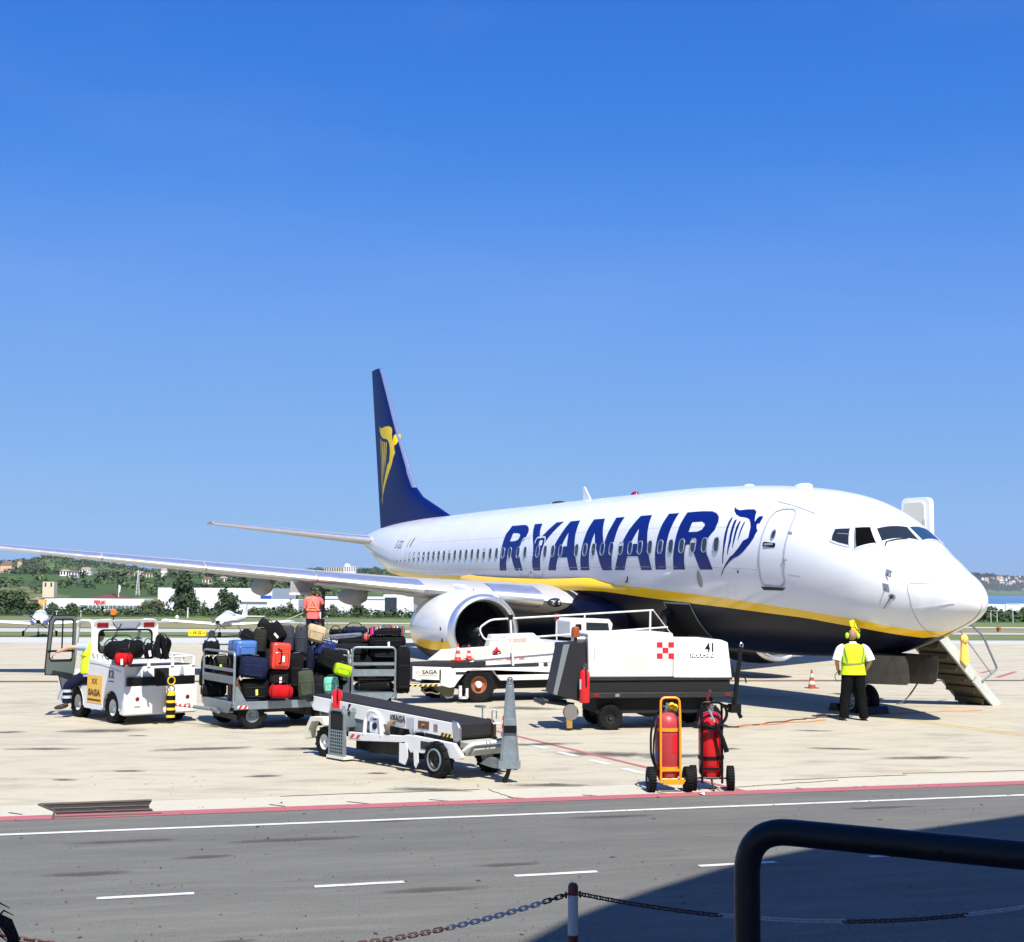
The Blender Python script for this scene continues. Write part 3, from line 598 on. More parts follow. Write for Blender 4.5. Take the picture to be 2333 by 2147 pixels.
HL = [(5, 31, 1279, 900, 'peach', 'peach three storey house at the left photo edge below the hilltop'), (141, 162, 1298, 620, 'w', 'white house with dark roof on the ridge left of the two pale houses'), (160, 181, 1300, 600, 'w', 'white house lower right of the dark roofed one on the ridge'), (185, 210, 1293, 760, 'w', 'pink-roofed white villa on the hill, left of the tug roof'), (226, 242, 1305, 700, 'w', 'white house with red roof below the wing'), (238, 256, 1312, 640, 'w', 'white gabled cottage next to the red roofed house'), (292, 300, 1308, 700, 'w', 'tiny white house left of the twin blocks'), (310, 330, 1302, 720, 'w', 'white two storey block on the hill above the pylon'), (331, 351, 1305, 720, 'cream', 'yellow two storey block right of the white one'), (338, 353, 1317, 690, 'cream', 'low cream shed below the yellow block'), (465, 486, 1315, 600, 'cream', 'long low cream farmhouse with pink roof under the wing'), (502, 521, 1314, 640, 'w', 'red roofed white farmhouse right of the cream one'), (44, 53, 1276, 1500, 'peach', 'small reddish house on the left skyline'), (370, 384, 1294, 1400, 'w', 'white house on the skyline just above the wing')]
for i, (u0, u1, v, d, k, lab) in enumerate(HL):
    zt = zat((u0+u1)/2, v, d); zg = terr(d, (u0+u1)/2); h = max(3.2, zt-zg)
    bld('hill_house', lab, u0, u1, v, d, (u1-u0)/3012*d*.7, {'w': plaster, 'cream': cream, 'peach': peach}[k], tilep if i % 2 else tile, h*.22, 'houses on the hills', 'house', (max(2, int((u1-u0)/6)), 2, .7, .8, .8), zb=zt-max(h, (u1-u0)/3012*d*.55), eave=.2)
bld('hospital', 'wide pale yellow and white complex on the skyline left of the tail', 741, 790, 1293, 1500, 14, cream, win=(9, 3, 1.4, 1.4, 2), zb=zat(765, 1306, 1500))
bld('hospital_block', 'white block with a dome at the right end of the skyline complex', 786, 812, 1291, 1480, 14, plaster, win=(5, 3, 1.2, 1.4, 2), zb=zat(765, 1306, 1480))
mb = MB(); p = U(793, 1485, 0); mb.ball((0, 0, 0), (3.4, 3.4, 2.6), 14, 8); o = mb.build('dome', plaster, None, (p.x, p.y, zat(793, 1290, 1485))); tag(o, 'white dome on the skyline complex left of the tail', 'dome')
# far coast town
RC = random.Random(12)
for i in range(120):
    low = i % 2; u = RC.uniform(2236, 2350); d = 6780+RC.uniform(0, 60) if low else RC.uniform(6880, 7150); v = RC.uniform(1345.5, 1350.5) if low else RC.uniform(1317, 1336)
    w = RC.uniform(5, 12)/3012*d*.75; h = RC.uniform(7, 12); p = U(u, d, 0); z = max(-9, zat(u, v, d))
    t = MB(); t.box(-w/2, w/2, 0, 12, -8, h, 0); t.add([(-w/2-1, -1, h), (w/2+1, -1, h), (w/2+1, 13, h), (-w/2-1, 13, h), (0, 6, h+3)], [(0, 1, 4), (1, 2, 4), (2, 3, 4), (3, 0, 4)], 1)
    o = t.build('coast_house', [plaster if RC.random() < .6 else (cream if RC.random() < .6 else peach), tilep], None, (p.x, p.y, z), smooth=False); o.rotation_euler = (0, 0, facing(0)+RC.uniform(-.5, .5))
    tag(o, 'pale house at the water edge of the far coast' if low else 'white house among trees on the far coastal hill', 'house', 'waterfront houses on the far coast' if low else 'houses on the far coastal hill')
for i, (u0, u1, v) in enumerate([(2246, 2285, 1377), (2287, 2318, 1378), (2318, 2345, 1376)]):
    bld('greenhouse', ['long pale shed roof nearest the nose, behind the tree row', 'pale low shed in the middle behind the tree row', 'pale low shed at the right photo edge behind the tree row'][i], u0, u1, v, 420, 12, metalw, group='pale sheds by the water', win=(4, 1, .9, .5, 1.5), zb=-10)
# lattice mast, poles
lm = MB()
for k in range(4):
    a = k*pi/2+pi/4; lm.tube([(1.0*cos(a), 1.0*sin(a), 0), (.12*cos(a), .12*sin(a), 11)], .07, 4)
for j in range(9):
    s0, s1 = 1.0-.88*j/9, 1.0-.88*(j+1)/9; z0, z1 = 11*j/9, 11*(j+1)/9
    for k in range(4):
        a, b = k*pi/2+pi/4, (k+1)*pi/2+pi/4; lm.tube([(s0*cos(a), s0*sin(a), z0), (s1*cos(b), s1*sin(b), z1)], .05, 4)
p = U(319, 480, 0); o = lm.build('lattice_mast', plaster, None, (p.x, p.y, zat(319, 1350, 480)-3)); tag(o, 'slender lattice mast on the slope behind the tall dark tree', 'mast')
for u, vt, vb, d, lab in [(434, 1386, 1406, 117, 'short white post in front of the tall dark tree'), (137, 1393, 1404, 117.5, 'thin grey post beside the narrow young tree'), (192, 1393, 1404, 117.5, 'thin grey post left of the tug beacon'), (2253, 1392, 1415, 122, 'pale post in the tree row nearest the nose'), (2267, 1392, 1415, 124, 'second pale post in the tree row right of the nose'), (2303, 1388, 1418, 122, 'tall pale post near the right photo edge')]:
    z0 = zat(u, vb, d); p = U(u, d, z0); mb = MB(); mb.tube([(0, 0, -.4), (0, 0, zat(u, vt, d)-z0)], .03 if u != 434 else .06, 6); mb.box(-.1, .1, -.1, .1, zat(u, vt, d)-z0, zat(u, vt, d)-z0+.05); o = mb.build('marker_post', plaster, None, p); tag(o, lab, 'post')
p = U(410, 112, 0); mb = MB(); mb.ball((0, 0, .1), (.16, .16, .2), 10, 6); mb.cyl(.1, -.05, .1, 8); tag(mb.build('runway_lamp', plaster, None, (p.x, p.y, -.03)), 'small white dome lamp on the grass left of the tall tree', 'lamp')
p = pv(2270, 1438); mb = MB(); mb.box(-.09, .09, -.09, .09, 0, .32); mb.box(-.12, .12, -.12, .12, .2, .3); tag(mb.build('marker_box', mat('rust_orange', (.35, .11, .03), .7, var=.2), None, (p.x, p.y, -.04)), 'small rusty orange marker box on the dry grass right of the nose', 'marker')
# ------------------------------------------------------------------ airliner
# station X runs aft from the nose, side Y to starboard (towards the road), Z up
def pchip_table(x, xs, ys, ms):
    i = min(max(int(np.searchsorted(xs, x))-1, 0), len(xs)-2); h = xs[i+1]-xs[i]; t = (x-xs[i])/h
    return (1+2*t)*(1-t)**2*ys[i]+t*(1-t)**2*h*ms[i]+t*t*(3-2*t)*ys[i+1]+t*t*(t-1)*h*ms[i+1]
def slopes(xs, ys):
    h = np.diff(xs); d = np.diff(ys)/h; m = np.zeros(len(xs))
    for i in range(1, len(xs)-1):
        if d[i-1]*d[i] > 0:
            w1 = 2*h[i]+h[i-1]; w2 = h[i]+2*h[i-1]; m[i] = (w1+w2)/(w1/d[i-1]+w2/d[i])
    m[0] = d[0]; m[-1] = d[-1]; return m
SEC=np.array([ # X top bot w zc
[.36,2.57,2.55,.01,2.56],
[.38,2.68,2.44,.13,2.56],
[.44,2.79,2.34,.24,2.56],
[.56,2.93,2.23,.36,2.57],
[.8,3.10,2.10,.54,2.59],
[1.1,3.25,1.98,.70,2.63],
[1.5,3.48,1.83,.93,2.72],
[2.0,3.76,1.66,1.17,2.84],
[2.5,4.13,1.52,1.37,2.97],
[3.0,4.44,1.40,1.51,3.09],
[3.5,4.68,1.34,1.62,3.2],
[4.2,4.89,1.27,1.73,3.31],
[5,5.04,1.23,1.81,3.39],
[6,5.16,1.20,1.86,3.45],
[7,5.25,1.19,1.88,3.48],
[9,5.35,1.21,1.88,3.51],
[11,5.40,1.26,1.88,3.52],
[24.5,5.42,1.38,1.88,3.52],
[27,5.40,1.62,1.87,3.55],
[29,5.40,2.05,1.82,3.65],
[31,5.38,2.62,1.69,3.85],
[33,5.33,3.22,1.46,4.1],
[35,5.22,3.78,1.1,4.4],
[36.5,5.05,4.12,.8,4.55],
[37.5,4.90,4.33,.52,4.6],
[38,4.78,4.42,.3,4.6]])
LET={"R1":[[[19.157,36.82],[18.273,36.97],[18.011,36.09],[17.769,33.23],[17.648,30.39],[17.597,27.48],[17.63,21.61],[17.79,16.93],[17.953,11.72],[17.774,3.55],[17.557,-7.86],[18.102,-7.8],[18.282,-0.32],[18.508,9.3],[18.719,2.69],[18.764,-1.98],[18.777,-7.73],[19.284,-7.68],[19.271,-1.86],[19.244,2.89],[19.235,14.89],[19.261,27.28],[19.181,31.63]],[[18.712,27.93],[18.371,27.58],[18.171,26.43],[18.088,24.27],[18.136,20.7],[18.329,19.3],[18.705,19.15]]],"Y":[[[17.469,36.77],[16.926,36.69],[16.761,27.54],[16.563,19.84],[15.953,36.61],[15.475,36.94],[15.84,25.68],[16.176,14.93],[16.238,8.88],[16.293,0.95],[16.324,-7.99],[16.838,-7.76],[16.853,-0.72],[16.833,9.21],[16.913,14.61],[17.145,23.4],[17.321,30.02]]],"A1":[[[15.036,36.56],[14.442,36.83],[14.338,28.04],[14.281,22.45],[14.183,15.1],[14.014,1.98],[13.882,-7.91],[14.403,-8.02],[14.525,1.81],[15.113,2.05],[15.233,-4.47],[15.27,-7.93],[15.79,-7.87],[15.629,1.48],[15.444,13.21],[15.222,24.2]],[[14.769,24.61],[14.709,19.94],[14.617,11.67],[14.969,11.9]]],"N":[[[13.587,36.64],[12.941,36.54],[12.79,28.84],[12.613,20.88],[12.447,13.82],[12.388,13.21],[12.35,21.42],[12.3,28.26],[12.295,36.6],[11.83,36.59],[11.863,26.52],[11.856,17.5],[11.878,8.28],[11.89,-0.59],[11.911,-8.24],[12.427,-8.2],[12.517,-4.97],[12.722,5.09],[12.877,11.11],[13.125,22.77],[13.158,14.73],[13.184,7.19],[13.194,-1.74],[13.187,-8.13],[13.71,-8.08],[13.705,-1.6],[13.684,7.46],[13.654,16.27],[13.637,25.98]]],"A2":[[[10.961,36.39],[10.391,36.54],[10.294,28.44],[10.199,21.02],[10.085,12.59],[9.971,3.82],[9.799,-8.1],[10.339,-8.16],[10.476,1.21],[11.037,1.43],[11.135,-3.75],[11.208,-8.15],[11.741,-8.1],[11.566,0.95],[11.372,14.13],[11.218,23.43],[11.076,30.5]],[[10.707,24.08],[10.56,11.12],[10.928,11.34]]],"I":[[[9.559,37.05],[9.086,37.4],[9.095,29.21],[9.107,20.66],[9.114,11.16],[9.116,3.94],[9.112,-2.57],[9.114,-7.72],[9.619,-7.78],[9.626,-0.59],[9.625,6.48],[9.626,16.32],[9.612,26.22]]],"R2":[[[8.709,37.73],[8.04,38.61],[7.6,38.38],[7.354,36.35],[7.164,32.85],[7.085,28.67],[7.085,21.83],[7.261,15.56],[7.253,2.94],[7.0,-7.25],[7.556,-7.43],[7.773,1.46],[7.937,9.73],[8.186,9.74],[8.234,3.8],[8.245,-2.57],[8.227,-7.6],[8.765,-7.69],[8.752,-0.7],[8.732,7.19],[8.733,17.45],[8.734,26.26],[8.719,32.37]],[[8.217,28.22],[7.789,28.67],[7.623,26.76],[7.595,24.91],[7.654,21.8],[7.825,20.02],[8.207,19.82]]],"harp":[[[6.753,42.78],[6.669,40.89],[6.489,39.79],[6.237,41.07],[5.977,41.48],[5.83,39.17],[5.78,35.58],[5.667,29.75],[5.657,32.88],[5.611,35.19],[5.488,35.46],[5.467,33.85],[5.467,28.77],[5.533,28.74],[5.553,27.5],[5.496,24.41],[5.43,22.46],[5.461,20.09],[5.488,16.28],[5.576,11.73],[5.784,5.22],[5.961,1.72],[6.149,-0.24],[6.319,-2.48],[6.53,-6.53],[6.693,-11.6],[6.643,-8.74],[6.468,-3.63],[6.292,0.51],[6.152,2.96],[5.983,7.84],[5.845,13.76],[5.706,15.67],[5.682,17.44],[5.723,24.53],[5.804,28.69],[5.921,31.86],[6.068,33.09],[6.32,33.63],[6.513,35.48],[6.677,38.67],[6.762,41.46]]],"string0":[[[6.593,33.08],[6.573,31.11],[6.56,23.59],[6.51,13.63],[6.528,4.11],[6.565,-3.49],[6.59,-3.5],[6.575,6.43],[6.636,20.97],[6.656,28.29],[6.637,32.19]]],"string1":[[[6.394,31.27],[6.368,29.63],[6.337,22.74],[6.303,12.33],[6.378,2.56],[6.403,2.78],[6.389,13.71],[6.445,25.25],[6.452,30.1]]],"string2":[[[6.212,30.36],[6.192,28.72],[6.174,20.85],[6.169,14.39],[6.201,7.87],[6.221,8.09],[6.239,16.28],[6.269,24.89],[6.251,29.2]]],"string3":[[[6.025,29.75],[6.014,28.12],[6.019,21.53],[6.02,18.49],[6.043,13.29],[6.057,13.52],[6.066,18.44],[6.073,24.58],[6.059,28.61]]]}
FINH={"harp":[[36.619,9.815],[36.468,9.681],[36.11,9.644],[35.688,9.659],[35.271,9.643],[34.924,9.568],[34.768,9.449],[34.735,9.194],[34.619,8.909],[34.53,9.151],[34.364,9.203],[33.996,9.167],[33.958,9.073],[34.049,8.901],[34.174,8.732],[34.373,8.716],[34.354,8.589],[34.202,8.372],[34.381,8.206],[34.567,7.881],[34.957,7.545],[35.354,7.252],[35.686,6.975],[36.017,6.601],[36.173,6.216],[36.184,6.425],[36.057,6.696],[35.936,7.059],[35.638,7.386],[35.281,7.844],[35.149,7.96],[34.947,8.024],[34.864,8.406],[34.913,8.685],[35.025,8.878],[35.239,9.025],[35.45,9.091],[35.943,9.161],[36.306,9.325],[36.494,9.508]],"string0":[[36.405,9.182],[36.297,9.172],[36.214,8.288],[36.057,7.345],[36.061,6.766],[36.111,6.769],[36.21,7.821]],"string1":[[36.149,9.064],[36.021,9.052],[35.895,8.262],[35.899,7.682],[35.946,7.245],[35.981,7.248],[36.05,8.274]],"string2":[[35.85,9.001],[35.688,8.986],[35.663,8.243],[35.751,7.533],[35.786,7.535],[35.837,8.489]],"string3":[[35.511,8.946],[35.358,8.932],[35.382,8.45],[35.51,7.861],[35.56,7.877],[35.521,8.462]]}
SX = SEC[:, 0]; SM = [slopes(SX, SEC[:, k]) for k in range(5)]
def sec(X): return [float(pchip_table(X, SX, SEC[:, k], SM[k])) for k in (1, 2, 3, 4)]
def AP(X, Y, Z): return Vector((19.6-X, -Y, Z))       # aircraft coordinates to the airliner's own axes
AC = thing('airliner', 'white twin-jet airliner with yellow stripe, navy belly and large blue lettering, parked on the apron', 'airliner', (-19.6, 0, 0)); AC.rotation_euler = (0, .0055, 0)
def SP(X, th, off=0.0):  # point on the fuselage skin at angle th (degrees), starboard 0, top 90
    def q(X, t):
        tt, bb, w, zc = sec(X); s = sin(radians(t)); return AP(X, w*cos(radians(t)), zc+(tt-zc if s > 0 else zc-bb)*s)
    p = q(X, th)
    if off:
        e = .01; n = (q(X+e, th)-q(X-e, th)).cross(q(X, th+.5)-q(X, th-.5)); n.normalize()
        c = AP(X, 0, sec(X)[3])
        if n.dot(p-c) < 0: n = -n
        p = p+n*off
    return p
ZT = [(1.1, 1.93), (1.7, 1.97), (2.7, 2.15), (4.1, 2.31), (6.6, 2.52), (9.8, 2.71), (13.6, 2.92), (16.5, 2.99), (21, 3.04), (26.7, 3.13), (30, 3.30), (33, 3.62), (35, 4.0), (38, 4.5)]
ZB = [(1.1, 1.78), (1.7, 1.80), (2.7, 1.97), (4.1, 2.14), (6.7, 2.30), (9.9, 2.46), (13.7, 2.69), (16.5, 2.75), (21, 2.80), (26.7, 2.93), (30, 3.12), (33, 3.40), (35, 3.72), (38, 4.2)]
def zth(X, z):
    tt, bb, w, zc = sec(X); s = (z-zc)/((tt-zc) if z > zc else (zc-bb)); s = max(-.999, min(.999, s)); return math.degrees(asin(s))
Xs = [.36, .365, .38, .41, .46, .53, .62, .74, .88, 1.03, 1.18, 1.34, 1.5, 1.7, 1.9, 2.1, 2.3, 2.5, 2.7, 2.9, 3.1, 3.3, 3.6, 3.9, 4.3, 4.8, 5.4, 6, 6.6, 7.2]+[7.2+i*.8 for i in range(1, 23)]+[25.5+i*.5 for i in range(25)]+[37.8, 37.95]
NU, NS, NL = 26, 3, 14
fm = MB()
for X in Xs:
    a = min(zth(X, interp(X, ZT)), 60); b = min(zth(X, interp(X, ZB)), a-.4); a = max(a, -88.5); b = max(min(b, a-.3), -89)
    rows = [90-(90-a)*i/NU for i in range(NU)]+[a-(a-b)*i/NS for i in range(NS)]+[b-(90+b)*i/NL for i in range(NL+1)]
    ring = [SP(X, t) for t in rows]+[SP(X, 180-t) for t in rows[-2:0:-1]]
    fm.v += [tuple(p) for p in ring]
nr = 2*(NU+NS+NL); 
for i in range(len(Xs)-1):
    for j in range(nr):
        k = j if j < NU+NS+NL else nr-1-j
        fm.f.append((i*nr+j, i*nr+(j+1) % nr, (i+1)*nr+(j+1) % nr, (i+1)*nr+j)); fm.m.append(0 if k < NU else (1 if k < NU+NS else 2))
fm.f.append(tuple(range(nr))); fm.m.append(0); fm.f.append(tuple(range((len(Xs)-1)*nr, len(Xs)*nr))[::-1]); fm.m.append(0)
FUS = fm.build('fuselage', [acwhite, yellow, navy], AC, ang=60)
def ribbon(name, pts, w, m, parent=AC, off=.006, closed=False, sub=4, th=.004):
    # strip of width w (metres) following (X, theta) points over the skin
    P = []
    L = pts+[pts[0]] if closed else pts
    for (a, b), (c, d) in zip(L, L[1:]):
        for i in range(sub): P.append((a+(c-a)*i/sub, b+(d-b)*i/sub))
    if not closed: P.append(L[-1])
    mb = MB(); k = len(P); Q = [SP(a, b, off) for a, b in P]
    for i in range(k):
        d = (Q[(i+1) % k]-Q[i-1]) if closed else (Q[min(i+1, k-1)]-Q[max(i-1, 0)])
        n = (SP(P[i][0], P[i][1], off+.1)-SP(P[i][0], P[i][1], off)).normalized(); s = d.cross(n).normalized()*w/2
        mb.v += [tuple(Q[i]-s-n*th), tuple(Q[i]-s), tuple(Q[i]+s), tuple(Q[i]+s-n*th)]
    for i in range(k if closed else k-1):
        j = (i+1) % k
        for t in range(3): mb.f.append((4*i+t, 4*j+t, 4*j+t+1, 4*i+t+1)); mb.m.append(0)
    return mb.build(name, m, parent, smooth=False)
def decal(name, loops, m, parent=AC, off=.004, fn=None, step=4.0, xstep=.6):
    P = [[Vector((p[0], p[1], 0)) for p in l] for l in loops]; flat = [p for l in P for p in l]; tri = tessellate_polygon(P)
    bm = bmesh.new(); vs = [bm.verts.new(p) for p in flat]
    for t in tri:
        try: bm.faces.new([vs[i] for i in t])
        except ValueError: pass
    ys = [p.y for p in flat]; xs = [p.x for p in flat]
    y = math.ceil(min(ys)/step)*step
    while y < max(ys): bmesh.ops.bisect_plane(bm, geom=bm.verts[:]+bm.edges[:]+bm.faces[:], plane_co=(0, y, 0), plane_no=(0, 1, 0)); y += step
    x = math.ceil(min(xs)/xstep)*xstep
    while x < max(xs): bmesh.ops.bisect_plane(bm, geom=bm.verts[:]+bm.edges[:]+bm.faces[:], plane_co=(x, 0, 0), plane_no=(1, 0, 0)); x += xstep
    for v in bm.verts: v.co = (fn or (lambda a, b: SP(a, b, off)))(v.co.x, v.co.y)
    c = AP(flat[0].x, 0, 3.4)
    for f in bm.faces:
        f.normal_update()
        if f.normal.y > 0: f.normal_flip()
    me = bpy.data.meshes.new(name); bm.to_mesh(me); bm.free(); me.materials.append(m); me.shade_smooth(); return inst(name, me, parent)
for k, n in (('R1', 'letter'), ('Y', 'letter'), ('A1', 'letter'), ('N', 'letter'), ('A2', 'letter'), ('I', 'letter'), ('R2', 'letter'), ('harp', 'harp_emblem')): hp = decal(n, LET[k], blue)
for i in range(4): decal('harp_string', LET['string%d' % i], blue, hp)
# cabin windows
frame_m = mat('window_frame_grey', (.42, .45, .48), .35, metal=.4); sealm = mat('door_seal_grey', (.40, .43, .46), .5); seamm = mat('panel_seam', (.42, .43, .44), .6)
wglass = mat('cabin_window_glass', (.035, .05, .06), .12, spec=.7, var=.3, vs=.6)
wl_ = rrect(-.105, .105, -.165, .165, .10, 5)
w7 = sec(12)[2]
def wpt(x, z, off): 
    t = (z+3.78-3.52)/1.88; return Vector((x, -(w7*sqrt(1-t*t)+off), z))
gm = MB(); P = [wpt(x, z, .006) for x, z in wl_]; gm.add(P, [tuple(range(len(P)))]); gmesh = gm.mesh('window', wglass)
fr = MB(); k = len(wl_)
for s, off in ((1.0, .004), (1.0, .016), (1.16, .012), (1.2, .002)): fr.v += [tuple(wpt(x*s if s == 1 else x+.022*(1 if x > 0 else -1), z*(1 if s == 1 else 1.09), off)) for x, z in wl_]
for r in range(3):
    for j in range(k): fr.f.append((r*k+j, r*k+(j+1) % k, (r+1)*k+(j+1) % k, (r+1)*k+j)); fr.m.append(0)
fmesh = fr.mesh('window_frame', frame_m)
shm = MB(); P = [wpt(x, z, .009) for x, z in wl_ if z > -.01]; shm.add(P, [tuple(range(len(P)))]); shade_mesh = shm.mesh('window_blind', mat('blind', (.55, .55, .52), .6))
XW = 6.86
for i in range(45):
    if i in (15, 20): continue
    X = XW+i*.508-(.12 if 21 <= i <= 22 else 0)
    if i == 19: X += 0.0
    dy = sec(X)[2]-w7
    w = inst('window', gmesh, AC, (19.6-X, -dy, 3.78)); inst('window_frame', fmesh, w)
    if i in (2, 9, 27, 33): inst('window_blind', shade_mesh, w)
# overwing exits
def rr_t(x0, x1, t0, t1, n=5, rx=.12, rt=5):
    P = []
    for cx, cy, a in ((x1-rx, t1-rt, 0), (x0+rx, t1-rt, 90), (x0+rx, t0+rt, 180), (x1-rx, t0+rt, 270)):
        for i in range(n+1): b = radians(a+90*i/n); P.append((cx+rx*cos(b), cy+rt*sin(b)))
    return P
for x0, x1 in ((16.17, 16.83), (17.17, 17.81)):
    e = ribbon('overwing_exit', rr_t(x0, x1, -12, 21.5), .035, mat('door_outline_white', (.68, .72, .78), .4), closed=True, sub=2)
    ribbon('exit_seal', rr_t(x0-.02, x1+.02, -13, 22.3), .012, sealm, e, closed=True, sub=2, off=.004)
decal('exit_handle_panel', [rr_t(16.3, 16.52, 13.5, 18.5, rx=.05, rt=1.2)], acwhite, off=.008)
# forward service door
DO = [(4.62, 45), (4.7, 46), (5.0, 44.5), (5.17, 41), (5.225, 36), (5.21, 28), (5.20, 13), (5.20, 0), (5.20, -10), (5.17, -13.5), (5.08, -15), (4.6, -15), (4.47, -14), (4.40, -11), (4.38, 4), (4.40, 25), (4.46, 38), (4.54, 43)]
door = ribbon('service_door', DO, .045, sealm, closed=True, sub=4, off=.012)
decal('door_sill', [[(5.22, -15.9), (4.40, -15.4), (4.5, -17.2), (5.14, -17.9)]], darkgrey, door, off=.02)
ribbon('door_hinge', [(4.42, 24.5), (4.28, 24.5)], .04, frame_m, door, off=.02); ribbon('door_hinge', [(4.42, 2), (4.28, 2)], .04, frame_m, door, off=.02)
dw = MB(); P = [SP(4.85+.055*cos(a), 20.8+3.3*sin(a), .010) for a in [i*pi/8 for i in range(16)]]; dw.add(P, [tuple(range(16))]); dw.build('door_porthole', wglass, door)
ribbon('porthole_ring', [(4.85+.07*cos(a), 20.8+4.0*sin(a)) for a in [i*pi/8 for i in range(16)]], .02, frame_m, door, off=.014, closed=True, sub=1)
decal('handle_recess', [rr_t(4.7, 5.12, 10.6, 14.2, rx=.05, rt=1)], blackp, door, off=.008); ribbon('door_handle', [(5.05, 12), (4.9, 12.6), (4.76, 13)], .045, frame_m, door, off=.03)
ribbon('rain_gutter', [(5.45, 52), (4.9, 50), (4.0, 46)], .018, seamm, off=.01)
# panel seams
for a in ((3.9, -6.9, 4.25, -6.9), (5.3, -6.0, 14.5, -6.0), (14.5, -6.0, 27.5, -6.5)): ribbon('panel_seam', [(a[0], a[1]), (a[2], a[3])], .010, seamm, sub=12, off=.003, th=.002)
for X in (12.3, 19.5, 24.3, 28.6): ribbon('panel_seam', [(X, 70), (X, -15)], .006, mat('panel_seam_light', (.62, .63, .64), .6), sub=18, off=.003, th=.002)
for X in (8.1, 10.2, 14.9, 17.5, 22.0, 26.4, 30.2): ribbon('panel_seam', [(X, 86), (X, -20)], .004, MAT['panel_seam_light'], sub=18, off=.0025, th=.002)
for X, z_, w_, h_ in ((6.2, 2.85, .35, .2), (10.6, 2.98, .5, .25), (12.9, 3.05, .25, .2), (25.0, 3.4, .5, .3)):
    ribbon('access_hatch', [(X, zth(X, z_)), (X+w_, zth(X+w_, z_)), (X+w_, zth(X+w_, z_-h_)), (X, zth(X, z_-h_))], .005, MAT['panel_seam_light'], closed=True, sub=2, off=.0025, th=.002)
ribbon('panel_seam', [(6, 62), (29, 62)], .005, MAT['panel_seam_light'], sub=30, off=.003, th=.002)
ribbon('panel_seam', [(6, 24), (27, 24)], .006, MAT['panel_seam_light'], sub=30, off=.003, th=.002)
rd = ribbon('radome_joint', [(1.72, 90), (1.70, 62), (1.64, 45), (1.49, 21), (1.41, -7), (1.41, -31), (1.43, -51), (1.44, -70), (1.44, -90)], .012, mat('radome_seam', (.33, .34, .34), .6), sub=5, off=.004)
ribbon('radome_joint', [(1.72, 90), (1.70, 118), (1.64, 135), (1.49, 159), (1.41, 187), (1.41, 211), (1.44, 270)], .012, MAT['radome_seam'], sub=5, off=.004)
ribbon('lightning_strip', [(1.42, 15.5), (1.1, 26), (.8, 48)], .012, seamm, sub=5, off=.006)
ribbon('lightning_strip', [(1.38, -19.5), (1.0, -13), (.64, -7)], .022, mat('strip_white', (.85, .86, .88), .4), sub=5, off=.012)
# registration and small flag, static ports, oval
def surf_text(name, body, x0, z0, size, m, shear=.25, sx=.8):
    cu = bpy.data.curves.new(name, 'FONT'); cu.body = body; cu.size = size; cu.shear = shear; cu.resolution_u = 2; cu.align_x = 'LEFT'
    o = bpy.data.objects.new(name, cu); link(o); me = bpy.data.meshes.new_from_object(o.evaluated_get(bpy.context.evaluated_depsgraph_get())); bpy.data.objects.remove(o); bpy.data.curves.remove(cu)
    for v in me.vertices: v.co = SP(x0-v.co.x*sx, zth(x0, z0+v.co.y), .006)
    me.materials.clear(); me.materials.append(m); return inst(name, me, AC)
regm = mat('registration_grey', (.10, .11, .14), .5)
surf_text('registration', 'EI-ESS', 29.75, 4.17, .42, regm)
for x0, m in ((28.22, mat('flag_orange', (.75, .3, .12), .5)), (28.02, mat('strip_white', (1, 1, 1))), (27.85, mat('flag_green', (.02, .12, .07), .5))):
    decal('flag_bar', [[(x0+.10, zth(x0, 4.17)), (x0, zth(x0, 4.17)), (x0-.12, zth(x0, 4.5)), (x0-.02, zth(x0, 4.5))]], m, off=.006)
ov = [(7.63+.10*cos(a), -13.0+5.2*sin(a)) for a in [i*pi/10 for i in range(20)]]
decal('oval_port', [ov], mat('oval_grey', (.30, .30, .28), .5, metal=.4), off=.008); ribbon('port_ring', ov, .015, sealm, closed=True, sub=1, off=.012)
for X, th in ((6.0, -8), (17.0, -9.5)):
    decal('static_port', [[(X+.03*cos(a), th+1.0*sin(a)) for a in [i*pi/4 for i in range(8)]]], darkgrey, off=.008)
# cockpit glazing
cock = mat('cockpit_glass', (.018, .022, .026), .06, spec=.8); wsh = mat('windscreen_port_glass', (.02, .05, .10), .05, spec=.9)
inm = mat('cockpit_dark', (.002, .002, .002), .7, spec=.05)
panes = {'A': [(3.29, 38.5), (2.985, 46.2), (2.76, 29.2), (3.03, 27.2), (3.22, 26.9), (3.26, 31)], 'B': [(2.94, 48.3), (2.70, 58.5), (2.33, 46.8), (2.66, 28.4)], 'C': [(2.615, 60), (2.44, 89.5), (2.03, 88.5), (2.305, 51)]}
def frame_pane(nm, pts, m, m2=None):
    g = decal('cockpit_window', [pts], m, off=.007, step=3, xstep=.08); ribbon('window_frame', pts, .045, mat('cockpit_frame', (.62, .64, .66), .4, metal=.2), g, closed=True, sub=6, off=.012); return g
gA = frame_pane('A', panes['A'], cock); gB = frame_pane('B', panes['B'], inm); gC = frame_pane('C', panes['C'], cock)
for k in 'ABC':
    g = frame_pane(k, [(x, 180-t) for x, t in panes[k]][::-1], wsh if k == 'C' else cock)
ribbon('blind_edge', [(3.16, 35.5), (2.94, 39.5)], .02, galv, gA, off=.012); ribbon('window_track', [(2.88, 46), (2.63, 30.5)], .035, galv, gB, off=.015)
ribbon('wiper', [(2.24, 55), (2.12, 76)], .02, blackp, gC, off=.03); ribbon('wiper', [(2.24, 55), (2.20, 50)], .03, blackp, gC, off=.035)
